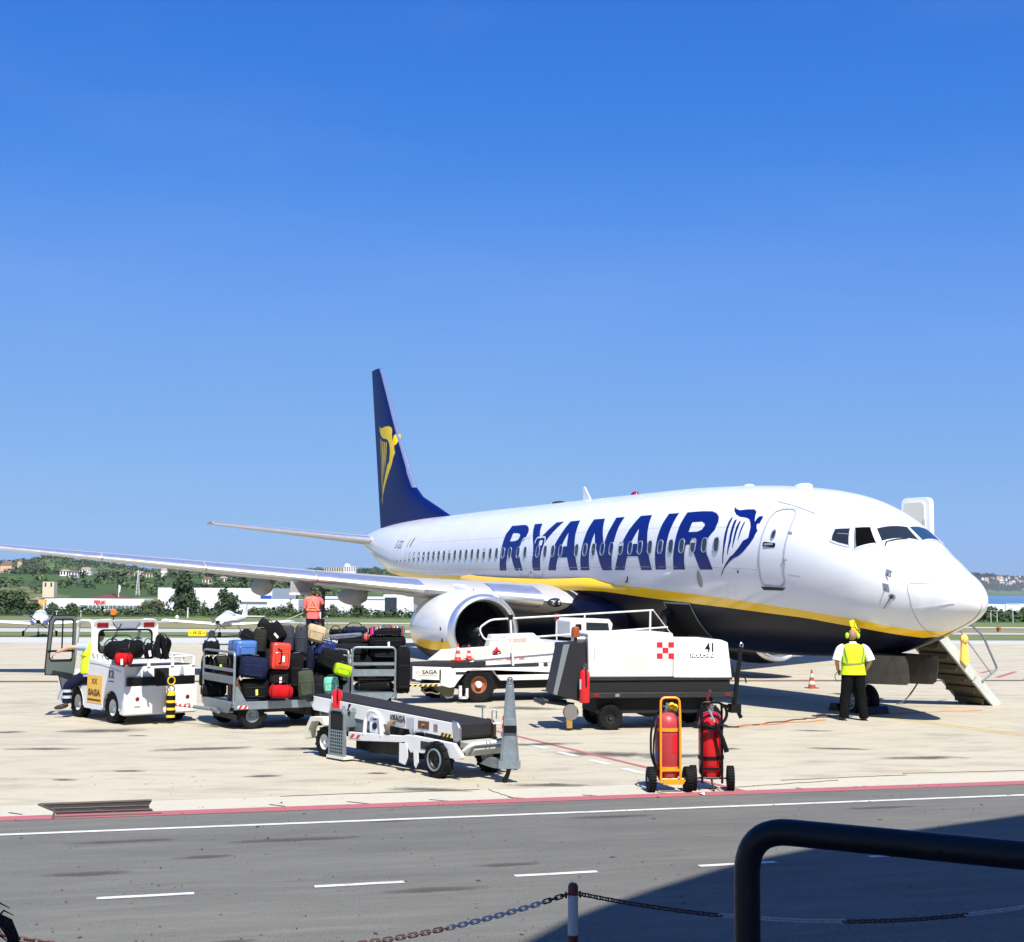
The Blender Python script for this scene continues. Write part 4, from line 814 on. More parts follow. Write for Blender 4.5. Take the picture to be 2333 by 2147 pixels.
# probes
for th in (22, 2.5):
    mb = MB(); a = SP(1.85, th-2, .0); b = SP(1.84, th-2, .07); c = b+Vector((.10, 0, .01)); mb.tube([a, b, c], [.016, .012, .007], 7); mb.build('pitot_probe', steel, AC)
    decal('pitot_plate', [[(1.92, th+3), (1.80, th+3), (1.78, th-6), (1.90, th-6)]], mat('probe_plate', (.30, .32, .34), .4, metal=.6), off=.004)
decal('vane_plate', [[(1.74+.07*cos(a), -8+3*sin(a)) for a in [i*pi/6 for i in range(12)]]], MAT['probe_plate'], off=.006)
mb = MB(); a = SP(1.74, -8, .005); mb.cyl(.03, 0, .04, 10, M=Matrix.Translation(a) @ Vector((0, 0, 1)).rotation_difference((SP(1.74, -8, .1)-a)).to_matrix().to_4x4()); mb.tube([a+Vector((0, -.03, 0)), a+Vector((-.18, -.07, -.25))], .008, 5); mb.build('airflow_vane', darkgrey, AC)
# antennas on the crown
mb = MB(); X = 16.8; z = sec(X)[0]; mb.prism([(-.30, 0), (.22, 0), (-.22, .45), (-.34, .45)], -.02, .02, 'y', M=T(19.6-X, 0, z-.02)); mb.build('blade_antenna', acwhite, AC, bev=.008)
for X, w, h, m in ((18.9, .55, .09, darkgrey), (13.9, .16, .12, redlens), (8.2, .2, .06, acwhite), (6.0, .36, .10, acwhite), (19.2, .2, .07, acgrey)):
    mb = MB(); mb.ball((0, 0, 0), (w, .12, h), 12, 8); mb.build('antenna_bump' if m != redlens else 'beacon', m, AC, (19.6-X, 0, sec(X)[0]-.01))
mb = MB(); mb.tube([(0, 0, 0), (-.04, 0, -.11), (-.10, 0, -.16)], .02, 6); mb.build('drain_mast', darkgrey, AC, SP(11.1, -12.5))
# tail fin
LE = [(4.9, 29.5), (5.41, 28.13), (5.84, 29.59), (6.32, 31.26), (6.72, 32.0), (7.33, 32.61), (7.89, 33.09), (9.33, 34.31), (10.81, 35.43), (12.2, 36.5), (12.40, 36.72), (12.47, 37.1)]
def finle(z): return interp(z, LE)
def finte(z): return 36.45+(z-5.13)*.2213
def foil(n=14, cut=.0):  # closed airfoil outline u in 0..1, v thickness factor
    us = [.5*(1-cos(pi*i/n)) for i in range(n+1)]; y = [5*(.2969*sqrt(u)-.126*u-.3516*u*u+.2843*u**3-.1036*u**4) for u in us]
    return us, y
us_, ys_ = foil()
def finth(z, X):
    c = finte(z)-finle(z); u = max(0, min(1, (X-finle(z))/c)); t = min(.10*c, .42)
    return t*5*(.2969*sqrt(u)-.126*u-.3516*u*u+.2843*u**3-.1036*u**4)
mb = MB(); zs = [4.9, 5.2, 5.41, 5.6, 5.84, 6.1, 6.32, 6.5, 6.72, 7.0, 7.33, 7.6, 7.89, 8.6, 9.33, 10, 10.81, 11.5, 12.2, 12.40, 12.47]
nf = len(us_)
for z in zs:
    a, b = finle(z), finte(z); a = min(a, b-.2)
    R_ = [AP(a+(b-a)*u, finth(z, a+(b-a)*u), z) for u in us_]; Lr = [AP(a+(b-a)*u, -finth(z, a+(b-a)*u), z) for u in us_[-2:0:-1]]
    mb.v += [tuple(p) for p in R_+Lr]
n2 = 2*nf-2
for i in range(len(zs)-1):
    for j in range(n2): mb.f.append((i*n2+j, i*n2+(j+1) % n2, (i+1)*n2+(j+1) % n2, (i+1)*n2+j)); mb.m.append(0)
mb.f.append(tuple(range((len(zs)-1)*n2, len(zs)*n2))); mb.m.append(0)
FIN = mb.build('tail_fin', mat('fin_blue', (.001, .008, .10), .42, var=.12, vs=.6, spec=.2), AC, ang=50)
mb = MB(); 
for i in range(26):
    z = 6.75+i*(12.38-6.75)/25; a, b = finle(z), finte(z); w_ = .13+.05*(1 if z < 7.6 else 0)
    for (X, s, o) in ((a+w_, 1, .012), (a+.03, 1, .02), (a-.03, 0, 0), (a+.03, -1, .02), (a+w_, -1, .012)): mb.v.append(tuple(AP(X, s*(finth(z, X)+o), z)))
for i in range(25):
    for j in range(4): mb.f.append((5*i+j, 5*i+j+1, 5*i+j+6, 5*i+j+5)); mb.m.append(0)
mb.build('leading_edge_strip', alu, FIN)
def finfn(X, z): return AP(X, finth(z, X)+.006, z)
fy = mat('harp_yellow', (.98, .68, .01), .4, spec=.2)
hp = decal('harp_emblem', FINH['harp'] if isinstance(FINH['harp'][0][0], list) else [FINH['harp']], fy, FIN, fn=finfn, step=.25, xstep=.2)
for i in range(4): decal('harp_string', [FINH['string%d' % i]], fy, FIN, fn=finfn, step=.25, xstep=.2)
ribbon_pts = None
mb = MB(); mb.box(-.01, .01, -.01, .01, 0, 6.6, M=T(0, 0, 0)); bpy.data.meshes
# wing (starboard and port)
def wing_loft(name, stations, m, parent, side=1, us=us_, ys=ys_, capends=True, ang=50, mi=None):
    # station: (Y, Xle, chord, zmid, thick, twist)
    mb = MB(); n = len(us)
    for (Y, X0, c, z, t, tw) in stations:
        up = [AP(X0+c*u, side*Y, z+y*t*c*1.05+.018*c*sin(pi*u)-tw*(u-.3)*c) for u, y in zip(us, ys)]; lo = [AP(X0+c*u, side*Y, z-y*t*c*.75+.010*c*sin(pi*u)-tw*(u-.3)*c) for u, y in list(zip(us, ys))[-2:0:-1]]
        mb.v += [tuple(p) for p in up+lo]
    k = 2*n-2
    for i in range(len(stations)-1):
        for j in range(k): mb.f.append((i*k+j, i*k+(j+1) % k, (i+1)*k+(j+1) % k, (i+1)*k+j)); mb.m.append(0 if not mi else mi(j, n))
    if capends: mb.f += [tuple(range(k)), tuple(range((len(stations)-1)*k, len(stations)*k))[::-1]]; mb.m += [0, 0]
    return mb.build(name, m, parent, ang=ang)
T275 = math.tan(radians(27.5))
def wst(Y):
    le = 13.8+(Y-1.9)*T275; te = 20.9 if Y < 5.8 else 20.9+(Y-5.8)*(23.26-20.9)/(17-5.8); z = 2.22+(Y-1.9)*.1014; th = .135-.03*min(1, (Y-1)/6); return (Y, le, te-le, z, th, .03-.05*(Y/17))
for side in (1, -1):
    wg = wing_loft('wing', [wst(y) for y in (.6, 1.9, 2.6, 3.6, 4.8, 5.8, 7.5, 9.5, 12, 14.5, 16.4, 16.9)], acgrey, AC, side)
    # bright leading edge slats
    def slat(y0, y1, name='slat', nn=5, du=.16, off=.012):
        mb = MB(); ul = [.13, .08, .045, .02, .006, 0, .006, .02, .045, .07]; sg = [1]*5+[0]+[-1]*4
        for i in range(nn+1):
            Y = y0+(y1-y0)*i/nn; _, X0, c, z, t, tw = wst(Y)
            for u, s in zip(ul, sg):
                y = 5*(.2969*sqrt(u)-.126*u-.3516*u*u); zz = z+(y*t*c*1.05 if s >= 0 else -y*t*c*.75)+(.018 if s >= 0 else .010)*c*sin(pi*u)-tw*(u-.3)*c
                mb.v.append(tuple(AP(X0+c*u-(off*2 if s == 0 else off*.8), side*Y, zz+s*off)))
        for i in range(nn):
            for j in range(9): mb.f.append((10*i+j, 10*i+j+1, 10*(i+1)+j+1, 10*(i+1)+j)); mb.m.append(0)
        return mb.build(name, alu, AC, ang=60)
    for y0, y1 in ((5.75, 8.45), (8.49, 11.3), (11.34, 14.0), (14.04, 16.75)): slat(y0, y1)
    slat(2.75, 4.0, 'krueger_flap')
    # flap track fairings
    for Y, L_ in ((6.62, 3.0), (9.25, 2.6)):
        _, X0, c, z, t, tw = wst(Y); mb = MB(); k_ = 12
        xs = [i/10 for i in range(11)]
        for x in xs:
            r = .20*sqrt(max(0, sin(pi*min(1, x**.75))))+.004
            for j in range(k_): a = 2*pi*j/k_; mb.v.append(tuple(AP(X0+c*.42+L_*x, side*Y+r*.75*cos(a), z-.24-.10*x+r*1.5*sin(a))))
        for i in range(10):
            for j in range(k_): mb.f.append((i*k_+j, i*k_+(j+1) % k_, (i+1)*k_+(j+1) % k_, (i+1)*k_+j)); mb.m.append(0)
        mb.build('flap_track_fairing', mat('fairing_grey', (.24, .24, .23), .45, var=.12, vs=2), AC)
    # landing light in the wing root
    a = 2.55; _, X0, c, z, t, tw = wst(a)
    # engine
    ex, ey, ez = 13.55, 4.83, 1.52
    def ering(X, r, N=48, fl=.97):
        out = []; r = r*1.025
        for j in range(N):
            t = 2*pi*j/N; s, c = sin(t), cos(t); out.append(AP(X, side*ey+r*c*(1.03), ez+(r*s if s > 0 else r*fl*s)+.0))
        return out
    def loft(rings, name, mats, parent, mfn=None, ang=40):
        mb = MB(); N = len(rings[0])
        for r in rings: mb.v += [tuple(p) for p in r]
        for i in range(len(rings)-1):
            for j in range(N):
                mb.f.append((i*N+j, i*N+(j+1) % N, (i+1)*N+(j+1) % N, (i+1)*N+j)); mb.m.append(mfn(i, j) if mfn else 0)
        return mb.build(name, mats, parent, ang=ang)
    N_ = 48
    def emat(i, j):
        s = sin(2*pi*(j+.5)/N_); return 0 if s > -.27 else (1 if s > -.50 else 2)
    NAC = loft([ering(X, r) for X, r in ((ex+.2, .985), (ex+.5, 1.045), (ex+.95, 1.085), (ex+1.5, 1.09), (ex+2.1, 1.06), (ex+2.8, .98), (ex+3.4, .88), (ex+3.42, .85), (ex+3.0, .84))], 'engine_cowl', [acwhite, yellow, navy], AC, emat)
    loft([ering(X, r) for X, r in ((ex+.2, .987), (ex+.08, .95), (ex+.02, .915), (ex, .88), (ex+.02, .845), (ex+.08, .815), (ex+.22, .79), (ex+.34, .785))], 'inlet_lip', alu, NAC)
    loft([ering(X, r) for X, r in ((ex+.34, .785), (ex+.7, .79), (ex+1.05, .80), (ex+1.06, .03))], 'inlet_duct', mat('inlet_grey', (.02, .02, .021), .5), NAC)
    fb = MB()
    for q in range(24):
        a = 2*pi*q/24; M_ = T(*AP(ex+.9, side*ey, ez)) @ Rx(a)
        fb.add([(.05, -.05, .2), (-.05, .05, .2), (-.09, .10, .5), (-.10, .12, .77), (.10, -.12, .77), (.07, -.09, .5)], [(0, 1, 2, 5), (5, 2, 3, 4)], 0, M_)
    fb.build('fan', mat('fan_blade', (.022, .022, .024), .4, metal=.5), NAC)
    sp_ = MB(); sp_.lathe([(.0001, .42), (.06, .36), (.14, .22), (.20, .06), (.22, 0)], 20, axis='x', M=T(*AP(ex+.9, side*ey, ez))); SPN = sp_.build('spinner', mat('spinner_dark', (.03, .03, .032), .4), NAC)
    sw = MB(); pts = []
    for q in range(14): a = q/13*4.4; r = .03+.12*q/13; pts.append(AP(ex+.9-(.40-.9*r), side*ey+r*cos(a), ez+r*sin(a)))
    sw.tube(pts, [.004+.006*q/13 for q in range(14)], 5); sw.build('spinner_swirl', acwhite, NAC)
    cn = MB(); cn.lathe([(.62, 0), (.58, -.6), (.46, -1.1), (.44, -1.1), (.42, -.6)], 24, axis='x', M=T(*AP(ex+3.2, side*ey, ez))); cn.lathe([(.30, -.2), (.22, -1.2), (.001, -1.8)], 18, axis='x', M=T(*AP(ex+3.2, side*ey, ez))); cn.build('exhaust_nozzle', steel, NAC)
    # chine and small cowl details
    if side == 1:
        mb = MB(); mb.prism([(0, 0), (-1.0, .02), (-1.0, .28), (-.75, .30)], -.012, .012, 'y', M=T(*AP(ex+.75, 4.83-.80, ez+.76)) @ Rx(radians(-42))); mb.build('nacelle_chine', acwhite, NAC)
        mb = MB(); mb.tube([AP(ex+1.25, 4.83+1.075*1.03*cos(t), ez+1.09*.93*sin(t)) if sin(t) < 0 else AP(ex+1.25, 4.83+1.09*1.03*cos(t), ez+1.10*sin(t)) for t in [radians(x) for x in range(-70, 12, 8)]], .007, 4); mb.build('cowl_joint', sealm, NAC)
        for (dx, t) in ((.55, 3), (1.15, -6), (.5, -13)):
            mb = MB(); mb.ball(AP(ex+dx, 4.83+1.07*1.03*cos(radians(t)), ez+1.07*sin(radians(t))), (.05, .012, .06), 8, 5); mb.build('cowl_latch', darkgrey, NAC)
    # pylon
    py = MB(); pr = [(ex+.9, 2.66, .03), (ex+1.6, 2.78, .12), (ex+2.6, 2.82, .20), (ex+3.6, 2.70, .22), (ex+5.2, 2.5, .16)]; lo_ = [2.5, 2.35, 2.2, 1.9, 2.2]
    for (X, zt, hw), zl in zip(pr, lo_): py.v += [tuple(AP(X, side*ey+s*hw, z)) for s, z in ((1, zl), (1.0, zt-.06), (.4, zt), (-.4, zt), (-1, zt-.06), (-1, zl))]
    for i in range(4):
        for j in range(6): py.f.append((i*6+j, i*6+(j+1) % 6, (i+1)*6+(j+1) % 6, (i+1)*6+j)); py.m.append(0)
    py.build('pylon', acwhite if side == 1 else acgrey, AC)
    # tailplane
    st = [(y, 38.2-(7.17-y)*math.tan(radians(35)), 3.9-(y-.6)*2.6/6.57, 5.32-(7.17-y)*.122, .10, 0) for y in (.3, 1.2, 3, 5, 6.6, 7.1)]
    wing_loft('tailplane', st, acgrey, AC, side)
    mb = MB(); ul = [.09, .05, .02, .0, .02, .05, .08]; sg = [1, 1, 1, 0, -1, -1, -1]
    for i in range(7):
        y = 1.25+(7.05-1.25)*i/6; X0 = 38.2-(7.17-y)*math.tan(radians(35)); c = 3.9-(y-.6)*2.6/6.57; z = 5.32-(7.17-y)*.122
        for u, s in zip(ul, sg): yv = 5*(.2969*sqrt(u)-.126*u-.3516*u*u); mb.v.append(tuple(AP(X0+c*u-(.02 if s == 0 else .008), side*y, z+(yv*.105*c if s >= 0 else -yv*.075*c)+s*.008+(.018 if s >= 0 else .01)*c*sin(pi*u))))
    for i in range(6):
        for j in range(6): mb.f.append((7*i+j, 7*i+j+1, 7*i+j+8, 7*i+j+7)); mb.m.append(0)
    mb.build('tailplane_edge', alu, AC)
    # main gear
    mg = MB(); mg.tube([AP(19.4, side*2.86, 2.2), AP(19.6, side*2.86, .55)], .11, 10); mg.tube([AP(19.6, side*2.3, .56), AP(19.6, side*3.4, .56)], .07, 8); mg.tube([AP(19.5, side*2.86, 1.2), AP(19.3, side*1.6, 2.0)], .06, 8); mg.build('main_gear_strut', acgrey, AC)
    for o_ in (-.42, .42):
        wm = MB(); wm.lathe([(.30, -.15), (.50, -.18), (.56, -.10), (.565, 0), (.56, .10), (.50, .18), (.30, .15)], 28, axis='y'); tyre_ = wm.build('main_wheel', black, AC, AP(19.6, side*2.86+o_, .565))
        hb = MB(); hb.lathe([(.001, -.10), (.2, -.12), (.31, -.16), (.31, .16), (.2, .12), (.001, .10)], 20, axis='y'); hb.build('hub', galv, tyre_)
# landing light, wing root
mb = MB(); _, X0, c, z, t, tw = wst(2.45)
mb.ball(AP(X0+.035, 2.45, z+.02), (.10, .26, .13), 14, 10); ll = mb.build('landing_light', cock, AC)
for dy in (-.09, .09): mb = MB(); mb.ball(AP(X0-.03, 2.45+dy, z+.02), (.06, .07, .07), 10, 8); mb.build('lamp', mat('lamp_reflector', (.5, .52, .55), .15, metal=.9), ll)
# glove fairing: bright metal root, wing-body fairing
def fair_sec(X, w, z0, z1, zt, m):
    return [AP(X, y, z) for y, z in m]
FS = MB(); fx = [11.9, 12.3, 12.9, 13.6, 14.4, 15.5, 17, 19, 20.5, 21.5, 22.4, 23.2]; fa = [.0, .35, .72, .92, 1, 1, 1, 1, 1, .85, .45, 0]
nn = 30
for X, a in zip(fx, fa):
    for j in range(nn):
        t = 2*pi*j/nn; s, c = sin(t), cos(t); w = 1.45+.72*a; zc = 1.95; h = (.55+.26*a) if s > 0 else (.55+.33*a)
        ee = .7; FS.v.append(tuple(AP(X, w*abs(c)**ee*(1 if c > 0 else -1), zc+h*abs(s)**ee*(1 if s > 0 else -1))))
for i in range(len(fx)-1):
    for j in range(nn): FS.f.append((i*nn+j, i*nn+(j+1) % nn, (i+1)*nn+(j+1) % nn, (i+1)*nn+j)); FS.m.append(0)
FS.f += [tuple(range(nn)), tuple(range((len(fx)-1)*nn, len(fx)*nn))]; FS.m += [0, 0]
FS.build('belly_fairing', navy, AC, ang=60)
mb = MB()
for X, yo, zz in [(11.3, 1.735, 2.74), (11.8, 1.79, 2.76), (12.5, 1.87, 2.78), (13.0, 1.94, 2.79), (13.6, 2.0, 2.80), (14.4, 2.06, 2.78), (16, 2.1, 2.76), (19, 2.1, 2.80), (21, 2.05, 2.86), (22.5, 1.9, 2.95)]:
    mb.v += [tuple(AP(X, yo-.02-.10, zz+.20)), tuple(AP(X, yo, zz+.05)), tuple(AP(X, yo+.02, zz-.08)), tuple(AP(X, yo-.03, zz-.15))]
for i in range(9):
    for j in range(3): mb.f.append((4*i+j, 4*i+j+1, 4*i+j+5, 4*i+j+4)); mb.m.append(0)
mb.build('root_fillet', yellow, AC, ang=70)
# underwing refuelling panel hanging open
_, X0, c, z, t, tw = wst(8.55)
mb = MB(); mb.box(-.45, .45, -.02, .02, -.30, .02); rp_ = mb.build('refuel_panel_door', acgrey, AC, bev=.01); rp_.location = AP(X0+.55, 8.75, z-.10); rp_.rotation_euler = (0, 0, radians(-62.5))
mb = MB(); mb.box(-.47, .47, -.03, .03, -.36, -.29); mb.build('panel_edge', acwhite, rp_)
# nose gear
ng = MB(); ng.tube([(0, 0, 1.7), (-.06, 0, .35)], .075, 12); ng.tube([(-.06, 0, 1.0), (.75, 0, 1.6)], .04, 8); ng.cyl(.05, -.24, .24, 12, M=T(-.06, 0, .345), axis='y'); ng.tube([(.06, 0, .95), (.16, 0, .7), (.02, 0, .5)], .025, 6)
ngo = ng.build('nose_gear_strut', acgrey, AC, AP(4.0, 0, 0))
for s in (-1, 1):
    wm = MB(); wm.lathe([(.19, -.085), (.30, -.105), (.335, -.07), (.345, 0), (.335, .07), (.30, .105), (.19, .085)], 32, axis='y'); wo = wm.build('nose_wheel', black, AC, AP(4.06, -s*.2, .345))
    hb = MB(); hb.lathe([(.001, -.06), (.05, -.075), (.07, -.05), (.13, -.04), (.17, -.085), (.195, -.09), (.195, .09), (.17, .085), (.13, .04), (.07, .05), (.05, .075), (.001, .06)], 24, axis='y'); hb.build('rim', galv, wo)
    hl = MB()
    for q in range(8): a = 2*pi*q/8; hl.cyl(.018, -.089, .089, 8, M=T(.135*cos(a), 0, .135*sin(a)), axis='y')
    hl.build('rim_hole', blackp, wo)
    gd = MB(); gd.prism([(-1.1, 0), (.95, .05), (1.02, -.10), (1.0, -.48), (.9, -.55), (-.95, -.64), (-1.08, -.5)], -.012, .012, 'y'); g_ = gd.build('nose_gear_door', mat('door_inner', (.16, .14, .10), .6, var=.25, vs=4, dirt=(.05, .04, .03), dirta=.7), AC, AP(3.05, -s*.42, 1.36), bev=.004)
    g_.rotation_euler = (radians(-8*s), 0, 0); rbs = MB()
    for x in (-.6, -.1, .35): rbs.box(x-.02, x+.02, .012, .035, -.48, -.04)
    rbs.box(-.85, .7, .012, .03, -.07, -.03); rbs.build('door_rib', MAT['door_inner'], g_)
mb = MB(); mb.box(-1.0, .9, -.36, .36, -.02, .02); mb.build('wheel_well', blackp, AC, AP(3.1, 0, 1.40))
# warning tag hanging from a pitot area and ground cable
tg = MB(); tg.prism(rrect(-.085, .085, -.14, .14, .03, 3), -.012, .012, 'y'); to = tg.build('remove_before_flight_tag', mat('tag_yellow', (.90, .68, .02), .5), AC, SP(2.72, -38, .10)); to.rotation_euler = (0, radians(-16), radians(65))
tl = MB()
for i in range(4): tl.box(-.012, .012, -.0135, -.0125, -.09+i*.05, -.07+i*.05)
tl.build('tag_print', blackp, to, smooth=False)
# forward cargo doorway: shade of the hold painted as a flat black patch
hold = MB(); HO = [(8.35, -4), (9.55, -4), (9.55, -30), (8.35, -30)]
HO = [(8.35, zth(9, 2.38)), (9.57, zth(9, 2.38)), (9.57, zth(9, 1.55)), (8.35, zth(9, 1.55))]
hd = decal('hold_shade_patch', [HO], mat('hold_dark', (.006, .006, .006), .9), off=.012, step=3, xstep=.3); ribbon('hold_frame', HO, .05, galv, hd, closed=True, sub=5, off=.02)
# forward left door swung open: shows above the cockpit
ld = MB(); ld.prism(rrect(-.42, .42, -.92, .92, .14, 5), -.07, .07, 'y'); lo = ld.build('passenger_door', acwhite, AC, AP(4.85, -2.42, 4.0), bev=.03, seg=3); lo.rotation_euler = (0, 0, radians(8))
sl_ = MB(); sl_.prism(rrect(-.30, .30, -.80, .80, .1, 4), -.13, -.071, 'y'); sl_.build('door_lining', mat('door_cream', (.6, .6, .5), .5), lo)
ar = MB(); ar.tube([(-.40, -.09, .3), (-.9, -.02, .28)], .035, 7); ar.tube([(.3, -.14, -.2), (.3, -.14, .4)], .02, 6); ar.build('door_arm', steel, lo)
# airstair under the left door: runs out to port and down
STW = .46
sx0 = 19.6-4.78
top = Vector((sx0, 1.75, 2.42)); bot = Vector((sx0, 4.18, .04)); dv = (bot-top); Ls = dv.length; dn = dv.normalized(); up_ = Vector((1, 0, 0)).cross(dn)*-1
if up_.z < 0: up_ = -up_
def stp(x, s, h): p = top+dn*s+up_*h; return Vector((p.x+x, p.y, p.z))
stc = MB()
stc.add([stp(-STW-.03, 0, -.02), stp(STW+.03, 0, -.02), stp(STW+.03, Ls, -.02), stp(-STW-.03, Ls, -.02), stp(-STW-.03, 0, -.06), stp(STW+.03, 0, -.06), stp(STW+.03, Ls-.1, -.06), stp(-STW-.03, Ls-.1, -.06)], [(0, 1, 2, 3), (7, 6, 5, 4), (0, 4, 5, 1), (1, 5, 6, 2), (2, 6, 7, 3), (3, 7, 4, 0)])
stair = stc.build('airstair', mat('stair_underside', (.12, .10, .06), .7, var=.3, vs=5, dirt=(.04, .035, .03)), AC, smooth=False)
for s in (-1, 1):
    sg_ = MB(); x0, x1 = s*(STW+.03), s*(STW+.10)
    for (a, b) in ((0, .9), (.96, 2.4), (2.46, Ls)):
        P = [stp(x, l, h) for x in (x0, x1) for l, h in ((a, -.08), (b, -.08), (b, .14), (a, .14))]; sg_.add(P, [(0, 1, 2, 3), (7, 6, 5, 4), (0, 4, 5, 1), (1, 5, 6, 2), (2, 6, 7, 3), (3, 7, 4, 0)])
    sg_.build('stringer', mat('stringer_grey', (.50, .52, .48), .5, var=.1), stair, smooth=False)
    rl = MB(); X_ = s*(STW+.11)
    rl.tube(bent([stp(X_, .95, .10), stp(X_+s*.02, .80, .72), stp(X_+s*.04, 1.9, .86), stp(X_+s*.02, 2.75, .62), stp(X_, 2.62, .10)], .08), .026, 8); rl.tube([stp(X_+s*.02, .85, .5), stp(X_+s*.03, 2.7, .40)], .012, 6); rl.tube([stp(X_, .8, .72), stp(X_, -.3, 1.2)], .016, 6); rl.build('handrail', galv, stair)
for i in range(9):
    s_ = .12+i*(Ls-.2)/8.6; p = top+dn*s_; tr = MB(); tr.box(-STW, STW, -.14, .13, -.02, .02); tr.box(-STW, STW, -.15, -.13, -.10, .02); o = tr.build('tread', MAT['stair_underside'], stair, smooth=False); o.location = p+Vector((0, 0, -.02))
mk_ = MB(); P = [stp(x, l, -.066) for x, l in ((-.03, .25), (-.03, .50), (-.08, .50), (0, .60), (.08, .50), (.03, .50), (.03, .25))]; P = [Vector((p.x-.1, p.y, p.z)) for p in P]
for s in (-.3, .3):
    lg = MB(); lg.tube([stp(s, Ls-.25, -.05), Vector((sx0+s, 3.95, .03))], .02, 6); lg.build('stair_leg', steel, stair)
yb = MB(); yb.ball((0, 0, 0), (.09, .10, .12), 8, 6); yb.prism([(-.07, 0), (.07, 0), (.11, -.5), (.02, -.62), (-.12, -.48)], -.03, .03, 'x'); o = yb.build('yellow_cloth', mat('cloth_yellow', (.80, .55, .12), .8, var=.2, vs=8), None, AC.matrix_basis @ stp(STW+.13, 1.55, .42)); tag(o, 'yellow cloth knotted on the rail of the airstair under the nose', 'cloth')
# ------------------------------------------------------------------ people
def skin_mesh(name, verts, edges, m, parent=None, sub=2, smooth_it=0):
    # verts: dict name -> (pos, (rx, ry)); edges: pairs; first key is the root
    keys = list(verts); bm = bmesh.new(); sl = bm.verts.layers.skin.verify(); vv = {}
    for i, k in enumerate(keys):
        v = bm.verts.new(verts[k][0]); r = verts[k][1]; r = r if isinstance(r, tuple) else (r, r); v[sl].radius = r; v[sl].use_root = (i == 0); vv[k] = v
    for a, b in edges: bm.edges.new((vv[a], vv[b]))
    me = bpy.data.meshes.new(name+'_cage'); bm.to_mesh(me); bm.free(); o = bpy.data.objects.new(name, me); link(o)
    md = o.modifiers.new('skin', 'SKIN'); md.use_smooth_shade = True; md.branch_smoothing = .6; s = o.modifiers.new('sub', 'SUBSURF'); s.levels = sub; s.render_levels = sub
    me2 = bpy.data.meshes.new_from_object(o.evaluated_get(bpy.context.evaluated_depsgraph_get())); bpy.data.objects.remove(o); bpy.data.meshes.remove(me)
    me2.name = name; me2.materials.clear(); me2.materials.append(m); me2.shade_smooth(); return inst(name, me2, parent)
def limb(name, pts, rad, m, parent, n=14, flat=None):
    # smooth tapering sleeve/leg through pts
    P = [Vector(p) for p in pts]; out = []; R = []
    for i in range(len(P)-1):
        for k in range(5):
            t = k/5; p0 = P[max(i-1, 0)]; p1 = P[i]; p2 = P[i+1]; p3 = P[min(i+2, len(P)-1)]
            out.append(.5*((2*p1)+(p2-p0)*t+(2*p0-5*p1+4*p2-p3)*t*t+(3*p1-p0-3*p2+p3)*t**3)); R.append(rad[i]*(1-t)+rad[i+1]*t)
    out.append(P[-1]); R.append(rad[-1]); mb = MB(); mb.tube(out, R, n); return mb.build(name, m, parent, ang=70)
def hand(parent, wrist, d, up, m, curl=.5, s=1.0):
    # palm with four fingers and a thumb; d = pointing direction, up = back of hand
    d = Vector(d).normalized(); up = Vector(up); sd = d.cross(up).normalized(); up = sd.cross(d).normalized(); w = Vector(wrist); mb = MB()
    M_ = Matrix(((d.x, sd.x, up.x, w.x), (d.y, sd.y, up.y, w.y), (d.z, sd.z, up.z, w.z), (0, 0, 0, 1)))
    mb.ball((.045*s, 0, 0), (.052*s, .042*s, .016*s), 12, 8, M=M_)
    for i, (y, L) in enumerate(((-.03, .062), (-.010, .075), (.011, .07), (.031, .055))):
        p = [Vector((.07, y, 0)), Vector((.09+L*.4, y*1.1, -.01*curl)), Vector((.09+L*.75, y*1.15, -.035*curl)), Vector((.09+L*(1-.25*curl), y*1.15, -.06*curl))]
        mb.tube([q*s for q in p], [.0105*s, .010*s, .009*s, .007*s], 7, M=M_)
    mb.tube([Vector((.02, -.03, -.005))*s, Vector((.045, -.058, -.015))*s, Vector((.075, -.066, -.022))*s], [.014*s, .012*s, .009*s], 7, M=M_)
    return mb.build('hand', m, parent)
def head(parent, c, yaw, m, hairm, hair='short', r=.105, tilt=0, skinm=None):
    M_ = T(*c) @ Rz(yaw) @ Ry(tilt)      # face towards +x of its own axes
    mb = MB(); mb.ball((0, 0, 0), (r*.98, r*.78, r*1.2), 20, 14, M=M_); mb.ball((r*.35, 0, -r*.62), (r*.58, r*.55, r*.55), 14, 10, M=M_)
    mb.tube([Vector((r*.92, 0, r*.12)), Vector((r*1.16, 0, -r*.18)), Vector((r*.95, 0, -r*.26))], [r*.07, r*.15, r*.08], 8, M=M_)
    for s in (-1, 1): mb.ball((-r*.05, s*r*.80, -.02), (r*.20, r*.07, r*.30), 10, 7, M=M_)
    h = mb.build('head', skinm or m, parent, ang=80)
    eb = MB()
    for s in (-1, 1): eb.ball((r*.84, s*r*.34, r*.06), (r*.12, r*.14, r*.09), 8, 6, M=M_)
    eb.ball((r*.86, 0, -r*.60), (r*.10, r*.26, r*.06), 10, 6, M=M_); eb.build('face_features', mat('eye_dark', (.08, .04, .03), .4), h)
    if hair:
        hb = MB(); k = 1.06 if hair == 'short' else 1.14
        vs = []; n, mm = 20, 10
        for i in range(mm+1):
            t = pi/2-(pi/2+.35)*i/mm
            for j in range(n):
                a = 2*pi*j/n; front = max(0, cos(a)); tt = t if t > front*.75 else max(t, front*.62)
                vs.append((r*.98*k*cos(tt)*cos(a)-.004, r*.80*k*cos(tt)*sin(a), r*1.2*k*sin(tt)))
        fs = [(i*n+j, (i+1)*n+j, (i+1)*n+(j+1) % n, i*n+(j+1) % n) for i in range(mm) for j in range(n)]
        hb.add(vs, fs, 0, M_); hb.build('hair', hairm, h, ang=80)
    return h
